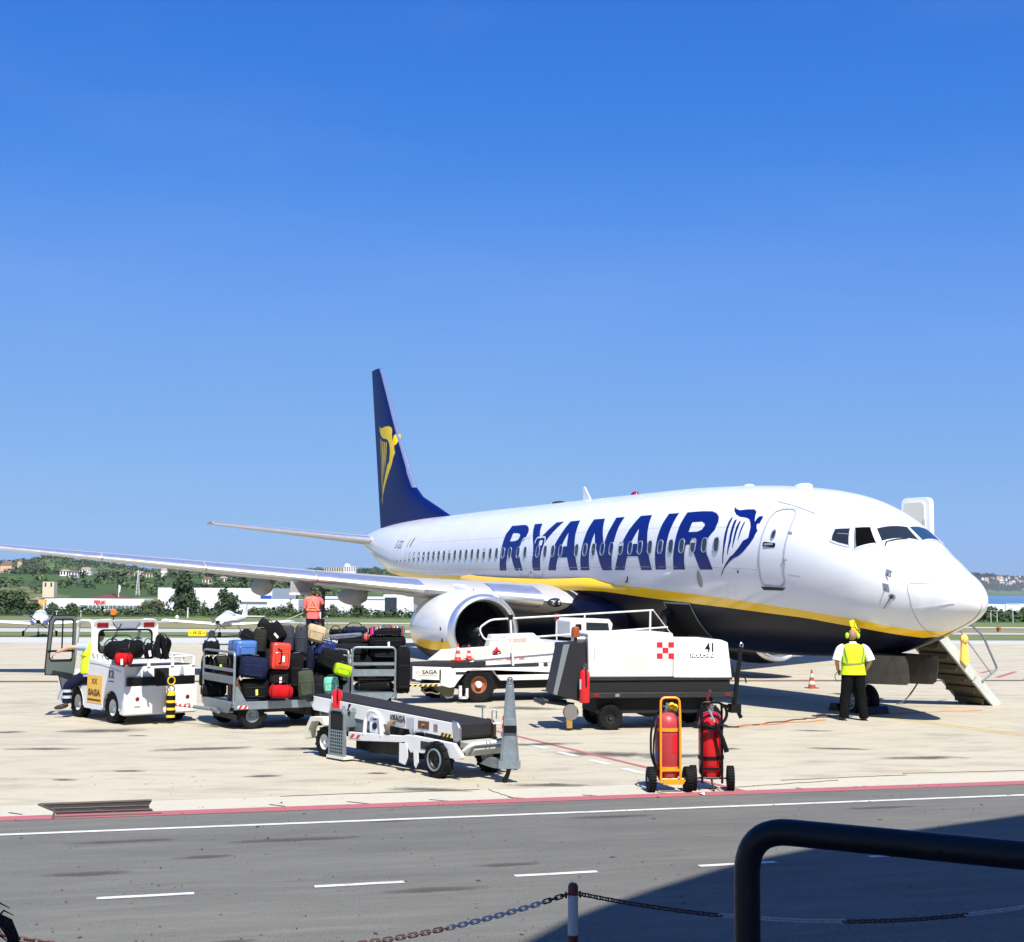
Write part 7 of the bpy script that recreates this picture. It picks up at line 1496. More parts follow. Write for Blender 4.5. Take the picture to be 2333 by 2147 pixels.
st2 = MB(); st2.box(-.50, -.44, -.05, .02, .10, .40); st2.box(-.50, -.30, -.05, .02, .10, .15); st2.box(-.34, -.28, -.05, .02, .12, .34); st2.build('step_bracket', white, FL)
def rz_(x): return 1.90+(x)*.052
r = MB(); r.tube(bent([(4.6, -.0, rz_(4.6)), (.28, 0, rz_(.28)), (-.02, 0, 1.72), (.12, 0, 1.45), (.35, 0, 1.44), (5.0, 0, 1.72)], .12, 6), .022, 8); r.tube([(.86, 0, .84), (.78, 0, rz_(.78))], .026, 8); r.tube([(2.75, 0, 1.1), (2.72, 0, rz_(2.7))], .022, 8); r.tube([(4.50, 0, 1.2), (4.52, 0, rz_(4.5))], .026, 8); r.tube([(4.6, 0, rz_(4.6)), (5.5, .1, 1.15)], .012, 6)
r.build('handrail', white, FL); MB().box(.72, .84, -.03, .03, rz_(.78)-.03, rz_(.78)+.09).build('rail_clamp', blackp, FL, bev=.01)
cb2 = MB(); cb2.prism([(2.75, 1.45), (2.77, 1.86), (2.85, 1.93), (3.85, 1.90), (3.95, 1.78), (3.9, 1.45)], .9, 1.8, 'y'); cb2.build('cab', white, FL, bev=.03, seg=3); MB().prism([(3.20, 1.55), (3.20, 1.82), (3.80, 1.80), (3.84, 1.60), (3.80, 1.55)], .885, .899, 'y').build('cab_window', glass, FL); MB().box(2.90, 3.05, .84, .9, 1.58, 1.78).build('mirror', blackp, FL, bev=.02)
MB().box(2.32, 2.42, .8, .9, 1.90, 2.04).build('red_lamp', redlens, FL, bev=.01); MB().tube([(2.37, .85, 1.2), (2.37, .85, 1.92)], .018, 6).build('lamp_post', white, FL)
sl2 = MB(); sl2.prism([(.75, 1.22), (.85, 1.52), (1.95, 1.55), (2.25, 1.32)], 1.3, 1.6, 'y'); sl2.build('engine_housing', MAT['cream_white'], FL, bev=.015); text_mesh('number', '34', .13, MAT['print_grey'], FL, ff(1.12, 1.295, 1.42), shear=.1); MB().box(1.3, 1.75, 1.29, 1.298, 1.34, 1.46).build('sticker', MAT['label_pink'], FL, smooth=False)
hd2 = MB(); hd2.tube([(5.0, .5, 1.2), (5.3, .5, 2.1), (5.7, .5, 2.3), (6.1, .5, 2.0), (6.3, .5, 1.3)], .10, 8); hd2.prism([(5.0, 1.0), (5.25, 2.1), (5.75, 2.3), (6.3, 1.2), (6.3, .9)], .55, .75, 'y'); hd2.build('rubber_canopy', MAT['matt_black'], FL)
def cone_mesh(h):
    mb = MB(); mb.box(-h*.32, h*.32, -h*.32, h*.32, 0, h*.05, 2); P = [(h*.23, .05*h), (h*.19, .22*h), (h*.155, .40*h), (h*.115, .60*h), (h*.075, .80*h), (h*.04, h)]
    for i in range(5): mb.lathe([P[i], P[i+1]], 16, i % 2)
    mb.cyl(h*.04, h*.995, h, 10); return mb
ck = mat('cone_brown_red', (.33, .07, .03), .6, var=.15); ckw = mat('cone_white', (.62, .6, .56), .6, var=.1); cr3 = mat('cone_red', (.62, .05, .03), .5)
def cone(label, loc, h, m1=ck):
    t = thing('traffic_cone', label, 'traffic cone', loc, rnd.uniform(0, 1), 'traffic cones'); mb = MB(); P = [(h*.21, .05*h), (h*.175, .22*h), (h*.145, .40*h), (h*.105, .60*h), (h*.07, .80*h), (h*.04, h), (.001, h)]; mb.lathe(P, 18); mb.build('cone_body', m1, t)
    for a, b in ((1, 2), (3, 4)):
        q = MB(); q.lathe([(P[a][0]+.002, P[a][1]), (P[b][0]+.002, P[b][1])], 18); q.build('white_band', ckw, t)
    MB().prism(rrect(-h*.30, h*.30, -h*.30, h*.30, h*.06, 3), 0, h*.05, 'z').build('base', m1 if m1 == cr3 else ck, t); return t
cone('faded traffic cone on the apron behind the marshaller, left of the nose wheel', (-10.23, 3.43, 0), .50); cone('small faded traffic cone far behind, left of the airstair', (-15.02, 11.67, 0), .52)
FW = FL.matrix_basis
cone('red traffic cone on the left end of the far belt loader', FW @ Vector((-.30, .62, .94)), .40, cr3); cone('smaller red traffic cone right of the other on the far belt loader', FW @ Vector((.05, .8, .97)), .33, cr3)
mb = MB(); mb.ball((0, 0, .1), (.16, .1, .1), 10, 6); mb.tube([(-.1, 0, .1), (0, 0, .22), (.14, 0, .05)], .03, 6); o = mb.build('red_hose', red, None, FW @ Vector((.72, .7, 1.0))); tag(o, 'red coiled strap lying on the far belt loader below the engine inlet', 'strap')
# ------------------------------------------------------------------ ground power unit
GA = atan2(.97, .245); GP = thing('ground_power_unit', 'white ground power unit trailer with chequered emblem and number 41', 'power unit', (-2.66, -7.04, 0), GA)
# own axes: x to the right in the photo, near side y = 0, far side y = 1.5
gw = mat('unit_white', (.68, .67, .60), .42, var=.04, vs=1.2, dirt=(.50, .46, .36), dirts=1.6, dirta=.35)
MB().box(-.40, 1.27, .0, 1.45, .98, 1.82).build('housing', gw, GP, bev=.035, seg=3); MB().prism([(1.27, .97), (2.44, .95), (2.36, 1.64), (2.22, 1.69), (1.27, 1.70)], -.002, 1.44, 'y').build('housing', gw, GP, bev=.02, seg=3)
MB().box(1.262, 1.27, -.004, .0, 1.0, 1.68).build('housing_joint', MAT['panel_seam'], GP, smooth=False)
MB().box(-.38, 2.44, -.01, 1.44, .93, .975).build('lower_trim', darkgrey, GP); MB().box(-.36, 2.40, .02, 1.4, .70, .935).build('louvre_bay', MAT['matt_black'], GP, smooth=False)
MB().box(-.42, 2.46, -.03, 1.48, .60, .70).build('chassis_rail', darkgrey, GP, bev=.008); MB().box(-.2, 2.1, .15, 1.3, .30, .60).build('undercarriage', MAT['matt_black'], GP, smooth=False); MB().prism([(.55, .6), (1.55, .6), (1.45, .22), (.80, .22)], .25, .9, 'y').build('fuel_tank', MAT['matt_black'], GP)
for x, y in ((.05, .10), (.05, 1.3), (2.0, .10), (2.0, 1.3)): wheel('wheel', GP, (x, y, .235), .235, .17, mat('rim_black', (.02, .02, .02), .5, metal=.3), tread=9)
MB().prism([(-.86, 1.62), (-.46, 1.64), (-.42, .50), (-.60, .55), (-1.06, .68)], .0, .75, 'y').build('front_shroud', mat('shroud_black', (.014, .014, .016), .5, var=.15, vs=3), GP, bev=.01); MB().prism([(-.88, 1.60), (-.76, 1.61), (-1.0, .66), (-1.07, .69)], -.02, -.003, 'y').build('shroud_edge', mat('edge_grey', (.16, .18, .18), .5), GP)
db = MB(); db.tube([(-.6, .3, .45), (-1.15, .5, .52)], .045, 8); db.tube([(-.6, 1.0, .45), (-1.15, .8, .52)], .045, 8); db.tube([(-1.2, .3, .5), (-1.2, 1.0, .5)], .05, 8); db.build('drawbar', darkgrey, GP); cs_ = MB(); cs_.lathe([(.001, -.06), (.14, -.06), (.15, 0), (.14, .06), (.001, .06)], 20, axis='y', M=T(-.72, .05, .34)); cs_.build('jockey_wheel', mat('jockey_grey', (.16, .15, .14), .6), GP); MB().box(-.80, -.70, .0, .08, .05, .28).build('jockey_bracket', mat('brass', (.50, .30, .16), .5, metal=.3), GP)
MB().tube([(-.62, .1, 1.62), (-.62, .1, 1.74)], .03, 8).build('beacon_post', MAT['dark_brown_metal'], GP); MB().lathe([(.001, 1.73), (.075, 1.73), (.08, 1.78), (.075, 1.90), (.05, 1.93), (.001, 1.935)], 18, M=T(-.62, .1, 0)).build('beacon', mat('beacon_brown', (.28, .07, .015), .35, coat=.4), GP); MB().cyl(.08, 0, .22, 16, axis='x', M=T(-.55, .3, 1.68)).build('air_filter', steel, GP)
lc = 1.0
for i in range(3):
    for j_ in range(3):
        x = .94+i*.115; z = 1.33+(2-j_)*.105; MB().box(x, x+.112, -.0045, -.0005, z, z+.103).build('emblem_square', mat('emblem_red', (.52, .015, .03), .45) if (i+j_) % 2 == 0 else mat('emblem_grey', (.62, .65, .63), .5), GP, smooth=False)
text_mesh('number', '41', .23, blackp, GP, ff(2.0, -.008, 1.535), sx=.85, bold=.004); hp2 = MB().box(1.60, 2.08, -.006, -.002, 1.345, 1.42).build('maker_plate', mat('plate_navy', (.03, .06, .10), .4), GP, smooth=False); text_mesh('lettering', 'HOUCHIN', .088, mat('print_white', (.8, .8, .8), .5), hp2, ff(1.84, -.0075, 1.383), shear=.2, bold=.0045, sx=1.12)
ptc = MB(); ptc.add([(x, -.0035, z) for x, z in [(.20, 1.08), (.24, 1.16), (.30, 1.20), (.36, 1.36), (.46, 1.42), (.62, 1.40), (.74, 1.30), (.78, 1.18), (.74, 1.08), (.6, 1.10), (.45, 1.07), (.32, 1.10)]], [tuple(range(12))]); ptc.build('worn_patch', mat('patch_cream', (.62, .60, .50), .6, var=.1, vs=8), GP, smooth=False)
MB().box(.02, .97, -.003, -.001, 1.04, 1.66).build('repainted_panel', mat('patch_grey', (.70, .70, .67), .5), GP, smooth=False); ptc_ = bpy.data.objects; 
MB().box(-.28, -.27, -.012, 0, 1.30, 1.55).build('door_handle', sealm, GP)
for x in (-.30, 2.28): MB().box(x, x+.10, -.04, -.03, .625, .68).build('side_reflector', redlens, GP)
MB().box(.12, .20, -.04, -.03, .625, .68).build('side_plate', galv, GP)
tb3 = MB(); tb3.tube([(2.50, .1, .30), (2.60, .1, 1.10), (2.66, .1, 1.55)], .045, 8); tb3.tube([(2.58, .2, .55), (2.68, .2, 1.3)], .02, 6); tb3.tube([(2.3, .2, .42), (2.55, .1, .38), (2.65, .1, .20)], .04, 7); tb3.box(2.42, 2.62, .0, .2, .30, .46); tb3.tube(bent([(2.62, .1, 1.0), (2.74, .1, .96), (2.76, .1, .86)], .04), .014, 6); tb3.tube([(2.45, .05, .46), (2.52, .05, .9), (2.48, .1, 1.2)], .012, 5); tb3.build('raised_tow_bar', blackp, GP)
MB().tube([(2.67+.03*cos(a), .1, 1.58+.045*sin(a)) for a in [i*pi/7 for i in range(14)]], .012, 6, closed=True).build('tow_eye', steel, GP)
cbq = MB(); 
for k in range(3): cbq.tube([(.95+.20*cos(a)+.03*k, .12, .705+.05*abs(sin(a))+.01*k) for a in [i*pi/10 for i in range(11)]], .012, 5)
cbq.build('coiled_cable', mat('cable_brown', (.12, .05, .03), .6), GP)
small_extinguisher('red fire extinguisher hung at the left end of the power unit', GP.matrix_basis @ Vector((-.50, -.14, .53)), .66, .10)
c4 = thing('power_cable', 'orange and brown power cables on the apron between power unit and nose gear', 'cable', (0, 0, 0)); R = random.Random(8)
for k, (a, b, m, rr) in enumerate([((-2.3, -4.6), (-2.75, -1.9), mat('cable_orange', (.55, .20, .06), .6), .012), ((-2.25, -4.5), (-3.1, -2.2), MAT['cable_brown'], .014), ((-3.1, -2.2), (-3.5, -.9), MAT['cable_brown'], .014), ((-3.55, .3), (-3.35, 2.9), MAT['cable_orange'], .010)]):
    MB().tube([Vector((a[0]+(b[0]-a[0])*i/20+.05*sin(i*.9+k*2), a[1]+(b[1]-a[1])*i/20, rr)) for i in range(21)], rr, 5).build('cable', m, c4)
# chocks
for i, (x, y, lab) in enumerate(((-4.55, -.05, 'black wheel chock on the left of the nose wheel'), (-3.58, .0, 'black wheel chock on the right of the nose wheel'))):
    mb = MB(); mb.prism([(-.16, 0), (.16, 0), (.10, .17), (-.10, .17)], -.3, .3, 'y'); o = mb.build('wheel_chock', blackp, None, (x, y, 0), bev=.01); o.rotation_euler = (0, 0, radians(6)); tag(o, lab, 'wheel chock', 'wheel chocks at the nose gear')
# strap hanging from the stair
sp_ = MB(); a = AC.matrix_basis @ stp(-STW, 1.9, -.1); b = Vector((a.x-.1, a.y-.9, .02)); sp_.tube([a.lerp(b, i/12)+Vector((0, -.12*sin(pi*i/12), -.28*sin(pi*i/12))) for i in range(13)], .018, 6); o = sp_.build('safety_strap', mat('strap_dark', (.10, .09, .06), .8, var=.6, vs=12)); tag(o, 'dark strap hanging from the airstair down to the apron', 'strap')
# ------------------------------------------------------------------ wheeled extinguishers
def trolley(label, loc, rz, dark):
    t = thing('wheeled_extinguisher', label, 'fire extinguisher', loc, rz, 'wheeled fire extinguishers by the road'); fm = orange if not dark else blackp; rd_ = fadedred if not dark else red; r = .165
    tk = MB(); tk.lathe([(.001, .13), (r*.7, .14), (r, .22), (r, .86), (r*.93, .94), (r*.6, 1.00), (r*.25, 1.02), (.001, 1.02)], 30); tk.build('tank', rd_, t)
    f = MB(); s = .13; yf = -r-.02; f.tube(bent([(-s, yf, .12), (-s, yf, .95), (-s*.95, yf+.02, 1.22), (s*.95, yf+.02, 1.22), (s, yf, .95), (s, yf, .12)], .07, 6) if not dark else bent([(-s, yf, .10), (-s, yf, 1.0), (-s, yf+.02, 1.15), (s, yf+.02, 1.15), (s, yf, 1.0), (s, yf, .10)], .05), .016, 8)
    for z in (.30, .80) if not dark else (.42, .82): f.lathe([(r+.004, z-.022), (r+.010, z-.022), (r+.010, z+.022), (r+.004, z+.022)], 28)
    f.tube([(-.24, yf+.06, .16), (.24, yf+.06, .16)], .014, 6); f.box(-s, s, yf-.005, yf+.01, .27, .30)
    if not dark: f.prism([(-.10, .10), (.16, .10), (.2, .16), (-.1, .16)], yf-.02, yf+.02, 'y')
    f.build('frame', fm, t)
    for sx in (-1, 1):
        wm = MB(); wm.lathe([(.05, -.035), (.11, -.04), (.15, -.045), (.158, -.02), (.158, .02), (.15, .045), (.11, .04), (.05, .035)], 30, axis='x')
        for k in range(26): a = 2*pi*k/26; wm.box(-.043, .043, -.007, .007, .152, .164, M=Rx(a))
        w = wm.build('wheel', black, t, (sx*.245, yf+.07, .16)); hb = MB()
        hb.lathe([(.001, -.05), (.03, -.048), (.035, -.02), (.055, -.018), (.055, .018), (.035, .02), (.03, .048), (.001, .05)], 16, axis='x'); hb.build('hub', galv if not dark else blackp, w)
    v = MB(); v.cyl(.035, 1.01, 1.08, 12); v.cyl(.02, 1.06, 1.14, 10); v.box(-.05, .05, -.02, .02, 1.08, 1.10); v.build('valve', steel, t)
    if not dark:
        kb = MB(); kb.ball((.05, -.04, 1.10), (.045, .05, .05), 12, 8); kb.ball((.10, -.04, 1.08), (.035, .05, .05), 12, 8); kb.build('yellow_knob', mat('knob_yellow', (.85, .60, .01), .4), t); MB().tube([(-.08, -.1, 1.12), (-.10, -.08, 1.2)], .008, 5).build('pin', redlens, t)
        ho_ = MB(); ho_.tube(bent([(-.04, -.03, 1.08), (-.16, -.06, 1.0), (-.235, -.06, .8), (-.235, -.05, .45), (-.16, -.10, .26)], .16, 7), .016, 8); ho_.tube(bent([(-.16, -.06, .85), (-.20, -.09, .7), (-.21, -.09, .45), (-.17, -.10, .3)], .12, 6), .012, 7); ho_.build('hose', blackp, t)
        lb = MB()
        for k in range(8): a = radians(175+k*5); lb.v += [((r+.003)*cos(a), (r+.003)*sin(a), .42), ((r+.003)*cos(a), (r+.003)*sin(a), .70)]
        for k in range(7): lb.f.append((2*k, 2*k+2, 2*k+3, 2*k+1)); lb.m.append(0)
        lb.build('label_plate', mat('label_scuffed', (.42, .18, .20), .6, var=.5, vs=30), t, smooth=False); lb = MB()
        for k in range(8): a = radians(175+k*5); lb.v += [((r+.004)*cos(a), (r+.004)*sin(a), .40), ((r+.004)*cos(a), (r+.004)*sin(a), .48)]
        for k in range(7): lb.f.append((2*k, 2*k+2, 2*k+3, 2*k+1)); lb.m.append(0)
        lb.build('blue_label', mat('label_blue', (.08, .22, .6), .5), t, smooth=False)
        pt = MB()
        for k in range(5): a = radians(-78+k*5.5); pt.v += [((r+.0025)*cos(a), (r+.0025)*sin(a), .50), ((r+.0025)*cos(a), (r+.0025)*sin(a), .74)]
        for k in range(4): pt.f.append((2*k, 2*k+2, 2*k+3, 2*k+1)); pt.m.append(0)
        pt.build('bright_patch', mat('patch_red', (.62, .012, .02), .4), t, smooth=False)
    else:
        ho_ = MB()
        for k in range(3): ho_.tube([(.02+(.165+.006*k)*cos(a), yf-.04-.02*k, 1.00+(.155+.004*k)*sin(a)+.02*cos(a)) for a in [i*pi/14 for i in range(28)]], .013, 7, closed=True)
        ho_.tube(bent([(.0, yf-.05, 1.02), (.10, yf-.09, .86), (.18, yf-.08, .55)], .1), [.014]*4+[.022]*4, 8) if False else ho_.tube([(-.02, yf-.06, 1.02), (.06, yf-.09, .86), (.13, yf-.09, .70), (.185, yf-.08, .52)], [.014, .018, .026, .034], 10)
        ho_.build('hose', blackp, t); nz_ = MB(); nz_.tube([(-.04, yf-.075, 1.06), (.03, yf-.095, .90)], [.012, .018], 8); nz_.build('nozzle', mat('nozzle_silver', (.5, .5, .5), .4, metal=.8), t)
        MB().tube([(0, yf+.1, .14), (.02, yf-.02, .0)], .014, 6).build('stand_leg', blackp, t); ks = MB(); ks.tube([(-.02, -.03, 1.08), (-.05, -.06, 1.22), (-.01, -.07, 1.30)], [.02, .014, .018], 7); ks.build('trigger', redlens, t)
        ss_ = MB(); ss_.tube([(-.13, yf-.01, .82), (-.145, yf, .40)], .012, 6); ss_.tube([(.03, yf-.02, .80), (.10, yf-.02, .42)], .008, 6); ss_.build('strap', blackp, t)
    return t
trolley('wheeled fire extinguisher on an orange frame, the left one of the pair', (4.18, -9.92, 0), radians(65.4)+radians(6), False)
trolley('wheeled fire extinguisher on a black frame with coiled hose, the right one', (4.30, -9.32, 0), radians(65.4)-radians(4), True)
# ------------------------------------------------------------------ refuelling platform and man in red
mp_ = U(722, 38.0, 0); FP = thing('refuelling_platform', 'hydrant refuelling platform with mast and thin rails under the wing', 'refuelling unit', (mp_.x, mp_.y, 0), facing(0))
pf = MB(); pf.box(-.6, .7, -.5, .6, .82, .90); pf.box(-.5, .6, -.4, .5, .45, .82); pf.build('platform', darkgrey, FP, bev=.01)
for x in (-.4, .5): wheel('wheel', FP, (x, -.35, .25), .25, .15, rimw, tread=8); wheel('wheel', FP, (x, .45, .25), .25, .15, rimw, tread=8)
rs_ = MB(); rs_.tube(bent([(-.36, -.3, .9), (-.36, -.3, 1.85), (-.22, -.3, 1.66), (-.22, -.3, .9)], .05), .012, 6); rs_.tube(bent([(.40, -.3, .9), (.40, -.3, 1.84), (.26, -.3, 1.75)], .04), .012, 6); rs_.tube([(.52, -.2, .9), (.52, -.2, 1.7)], .008, 5); rs_.build('rail', galv, FP)
ms_ = MB(); ms_.box(.20, .28, -.1, 0, .9, 2.45); ms_.tube([(.22, -.05, 2.45), (.26, -.05, 2.6)], .06, 8); ms_.box(.12, .42, -.12, .06, 2.52, 2.60); ms_.build('mast', blackp, FP)
pn = MB(); pn.box(.08, .19, .0, .06, 1.75, 2.40); pn_ = pn.build('meter_panel', white, FP)
for i in range(5): MB().box(.085, .185, -.006, -.001, 1.95+i*.09, 1.99+i*.09).build('panel_stripe', [MAT['metal_sign'] if 'metal_sign' in MAT else metalb, redlens][i % 2], pn_, smooth=False)
hq = MB(); hq.tube(bent([(-.02, .1, 2.3), (.02, .1, 2.45), (.10, .1, 2.3), (.12, .1, 1.6)], .08), .08, 8); hq.build('hose', mat('hose_darkred', (.14, .012, .012), .5), FP)
P3 = thing('person', 'man in orange hi-vis vest standing on the platform under the wing', 'person', FP.matrix_basis @ Vector((-.03, -.18, .90)), fa)
jj = {'hip': ((0, 0, .93), (.14, .10)), 'waist': ((0, 0, 1.08), (.13, .09)), 'chest': ((.03, 0, 1.30), (.15, .10)), 'neckb': ((.05, .02, 1.46), .07), 'neck': ((.07, .03, 1.53), .05)}; jj = {k: (Vector(v[0]), v[1]) for k, v in jj.items()}
jj.update({'shL': (Vector((.03, .18, 1.41)), .06), 'elL': (Vector((.06, .24, 1.12)), .042), 'wrL': (Vector((.22, .26, 1.02)), .03), 'shR': (Vector((.03, -.18, 1.41)), .06), 'elR': (Vector((.15, -.26, 1.2)), .042), 'wrR': (Vector((.38, -.2, 1.3)), .03), 'thL': (Vector((0, .09, .86)), .09), 'knL': (Vector((.02, .1, .48)), .06), 'anL': (Vector((0, .1, .08)), .04), 'toL': (Vector((.14, .11, .05)), .035), 'thR': (Vector((0, -.09, .86)), .09), 'knR': (Vector((.02, -.1, .48)), .06), 'anR': (Vector((0, -.1, .08)), .04), 'toR': (Vector((.14, -.11, .05)), .035)})
darks = mat('skin_dark', (.16, .08, .05), .5)
skin_mesh('body', jj, [('hip', 'waist'), ('waist', 'chest'), ('chest', 'neckb'), ('neckb', 'neck')]+[e for n_ in 'LR' for e in (('chest', 'sh'+n_), ('sh'+n_, 'el'+n_), ('el'+n_, 'wr'+n_), ('hip', 'th'+n_), ('th'+n_, 'kn'+n_), ('kn'+n_, 'an'+n_), ('an'+n_, 'to'+n_))], darks, P3)
pink = mat('coral_shirt', (.72, .15, .14), .8, bump=.2, bs=20); orv = mat('orange_tape', (.90, .32, .10), .5)
torso('coral_shirt', [(.86, 0, .19, .13), (1.0, 0, .185, .13), (1.12, .0, .175, .125), (1.28, .02, .19, .135), (1.40, .03, .195, .12), (1.46, .04, .13, .09), (1.49, .05, .07, .065)], pink, P3, 24)
for s in (1, -1):
    limb('shirt_sleeve', [(.03, s*.14, 1.42), (.03, s*.20, 1.38), (.05, s*.235, 1.25), (.07, s*.25, 1.16)] if s > 0 else [(.03, -.14, 1.42), (.05, -.20, 1.38), (.10, -.24, 1.28)], [.07, .07, .065, .065][:4 if s > 0 else 3], pink, P3)
    limb('trouser_leg', [(0, s*.07, .93), (.0, s*.09, .82), (.02, s*.10, .48), (0, s*.1, .1)], [.12, .105, .08, .075], navyc, P3); hand(P3, jj['wr'+('L' if s > 0 else 'R')][0], (.6, 0, .1), (0, .2, 1), darks)
tp = MB()
for z in (1.10, ): tp.tube([(.15*cos(a), .19*sin(a), z) for a in [i*pi/12 for i in range(24)]], .018, 5, closed=True)
tp.tube([(-.145, .14, 1.10), (-.13, .02, 1.35), (-.06, .10, 1.45)][:2]+[(-.10, -.04, 1.44)], .016, 5); tp.tube([(-.145, -.16, 1.10), (-.14, -.05, 1.32), (-.10, .02, 1.44)], .016, 5); tp.tube([(-.14, -.10, 1.17), (-.14, .08, 1.17)], .016, 5); tp.build('orange_tape', orv, P3)
head(P3, (.09, .03, 1.65), radians(30), darks, hairm, r=.105)
pq = MB(); h0 = P3.matrix_basis @ Vector((.24, .27, 1.03)); h1 = U(655, 36.5, zat(655, 1413, 36.5)); pq.tube([h0, h1], .012, 6); tag(pq.build('measuring_pole', mat('pole_lime', (.42, .50, .28), .5)), 'long thin pale green pole held by the man under the wing', 'pole')
# ------------------------------------------------------------------ light aircraft, taxi sign
def lightplane(label, u, d, rz, blue_trim):
    p = U(u, d, -.03); t = thing('light_aircraft', label, 'light aircraft', p, rz, 'small propeller planes on the grass'); pw = plaster
    # nose towards -y
    mb = MB(); prof = [(-1.55, .10, .95, .12), (-1.45, .26, .95, .25), (-.9, .42, .98, .36), (-.2, .50, 1.05, .44), (.8, .48, 1.08, .44), (2.2, .28, 1.10, .28), (3.6, .10, 1.15, .14), (3.9, .03, 1.15, .08)]; n = 14
    for y, w, z, h in prof:
        for k in range(n): a = 2*pi*k/n; mb.v.append((w*cos(a), y, z+h*sin(a)))
    for i in range(len(prof)-1):
        for k in range(n): mb.f.append((i*n+k, i*n+(k+1) % n, (i+1)*n+(k+1) % n, (i+1)*n+k)); mb.m.append(0)
    mb.build('fuselage', pw, t); cp = MB(); cp.ball((0, .35, 1.30), (.42, .9, .34), 14, 8); cp.build('canopy', mat('canopy_glass', (.35, .40, .46), .2, spec=.8), t); cp = MB(); cp.ball((0, .3, 1.33), (.40, .35, .335), 14, 8); cp.build('canopy_roof', pw, t)
    wg = MB(); n = 8
    for s in (-1, 1):
        wg.prism([(-.35, 0), (-.2, .10), (.3, .12), (.95, .03), (.9, -.03), (-.2, -.05)], 0, 4.3, 'x', M=T(0, 0, .72) @ Ry(-s*.06) @ (Sc(s, 1, 1)))
    wg.build('wing', pw, t, bev=.02); tl = MB(); tl.prism([(3.0, 1.2), (3.55, 2.05), (3.95, 2.05), (3.9, 1.15)], -.04, .04, 'x'); tl.box(-1.3, 1.3, 3.4, 3.9, 1.22, 1.27); tl.build('tail', pw if not blue_trim else mat('tail_blue', (.12, .16, .3), .4), t)
    for x, y in ((0, -1.2), (-1.0, .35), (1.0, .35)): lg = MB(); lg.tube([(x*.6, y, .75), (x, y, .2)], .035, 6); lg.build('gear_leg', pw, t); w_ = MB(); w_.cyl(.17, -.06, .06, 14, axis='x', M=T(x, y, .17)); w_.build('wheel', black, t)
    sn = MB(); sn.lathe([(.14, -1.5), (.10, -1.68), (.001, -1.78)], 12, axis='y', M=T(0, 0, .95)); sn.tube([(-.55, -1.66, 1.35), (0, -1.68, .95), (.55, -1.66, .55)], .04, 6); sn.build('propeller', blackp, t)
    tr_ = MB(); tr_.prism([(-1.3, .98), (-.2, 1.05), (.9, 1.0), (.9, .9), (-.2, .94), (-1.3, .88)], -.52, .52, 'x'); t.scale = (.84, .84, .84); tr_.build('blue_trim', mat('trim_blue', (.05, .08, .30), .4) if blue_trim else mat('trim_grey', (.10, .11, .14), .4), t); return t
lightplane('small white and blue propeller plane on the grass at the far left', 100, 71, facing(0)+radians(16), True)
lightplane('small white propeller plane right of the yellow taxiway sign', 522, 72.5, facing(0)+radians(-8), False)
sgp = U(457, 70.5, -.04); SG = thing('taxiway_sign', 'yellow taxiway sign reading H and G with arrows', 'sign', sgp, facing(0)); MB().prism(rrect(-.47, .47, .10, .42, .03), -.05, .05, 'y').build('sign_box', mat('sign_yellow', (.90, .60, .01), .5), SG)
for x, b in ((-.34, '\u2190'), (-.13, 'H'), (.13, 'G'), (.34, '\u2192')):
    if b in 'HG': text_mesh('lettering', b, .22, blackp, SG, ff(x, -.053, .26), bold=.006)
    else:
        s = -1 if x < 0 else 1; ar_ = MB(); ar_.add([(x-s*.07, -.053, .25), (x+s*.02, -.053, .25), (x+s*.02, -.053, .22), (x+s*.08, -.053, .26), (x+s*.02, -.053, .30), (x+s*.02, -.053, .27), (x-s*.07, -.053, .27)], [(0, 1, 5, 6), (2, 3, 4)]); ar_.build('arrow', blackp, SG, smooth=False)
MB().box(-.006, .006, -.053, -.05, .11, .41).build('divider', blackp, SG, smooth=False)
for x in (-.35, .35): MB().box(x-.03, x+.03, -.03, .03, -.05, .11).build('sign_leg', steel, SG)
for u, v in ((489, 1450), (557, 1449)): p = U(u, 70, -.04); mb = MB(); mb.cyl(.16, 0, .34, 12); mb.cyl(.10, .34, .42, 10); tag(mb.build('taxiway_light', mat('light_dark', (.03, .03, .05), .5), None, p), 'dark taxiway edge light on the grass '+('left of the small white plane' if u < 500 else 'right below the small white plane'), 'light')
# ------------------------------------------------------------------ foreground: bollards, chain, barrier, terminal
polm = [mat('bollard_red', (.12, .018, .014), .5, var=.1), mat('bollard_white', (.42, .42, .44), .45)]
BR = Vector((.165, .986, 0)).normalized(); B0_ = Vector((12.33, -15.53, 0))
def bollard(p, lab):
    t = thing('bollard', lab, 'bollard', p, 0, 'red and white bollards along the road'); r = .0305
    for i, (a, b) in enumerate(((0, .14), (.14, .37), (.37, .60), (.60, .83), (.83, .90))): 
        mb = MB(); mb.lathe([(r, a), (r, b)] if i < 4 else [(r, a), (r, b-.02), (r*.7, b-.004), (.001, b)], 20); mb.build('white_section' if i % 2 else 'red_section', polm[i % 2], t)
    ho_ = MB()
    for s in (-1, 1): ho_.tube([BR*s*(.03+.014)+Vector((BR.y*.014*cos(a), -BR.x*.014*cos(a), .83+.018*sin(a))) for a in [i*pi/6 for i in range(12)]], .004, 5, closed=True)
    ho_.build('eyelet', polm[0], t); return t
bollard(B0_, 'red and white bollard carrying the chain at the bottom of the photo'); bollard(B0_+BR*4.6, 'red and white bollard outside the photo to the right'); bollard(B0_-BR*3.4, 'red and white bollard outside the photo to the left')
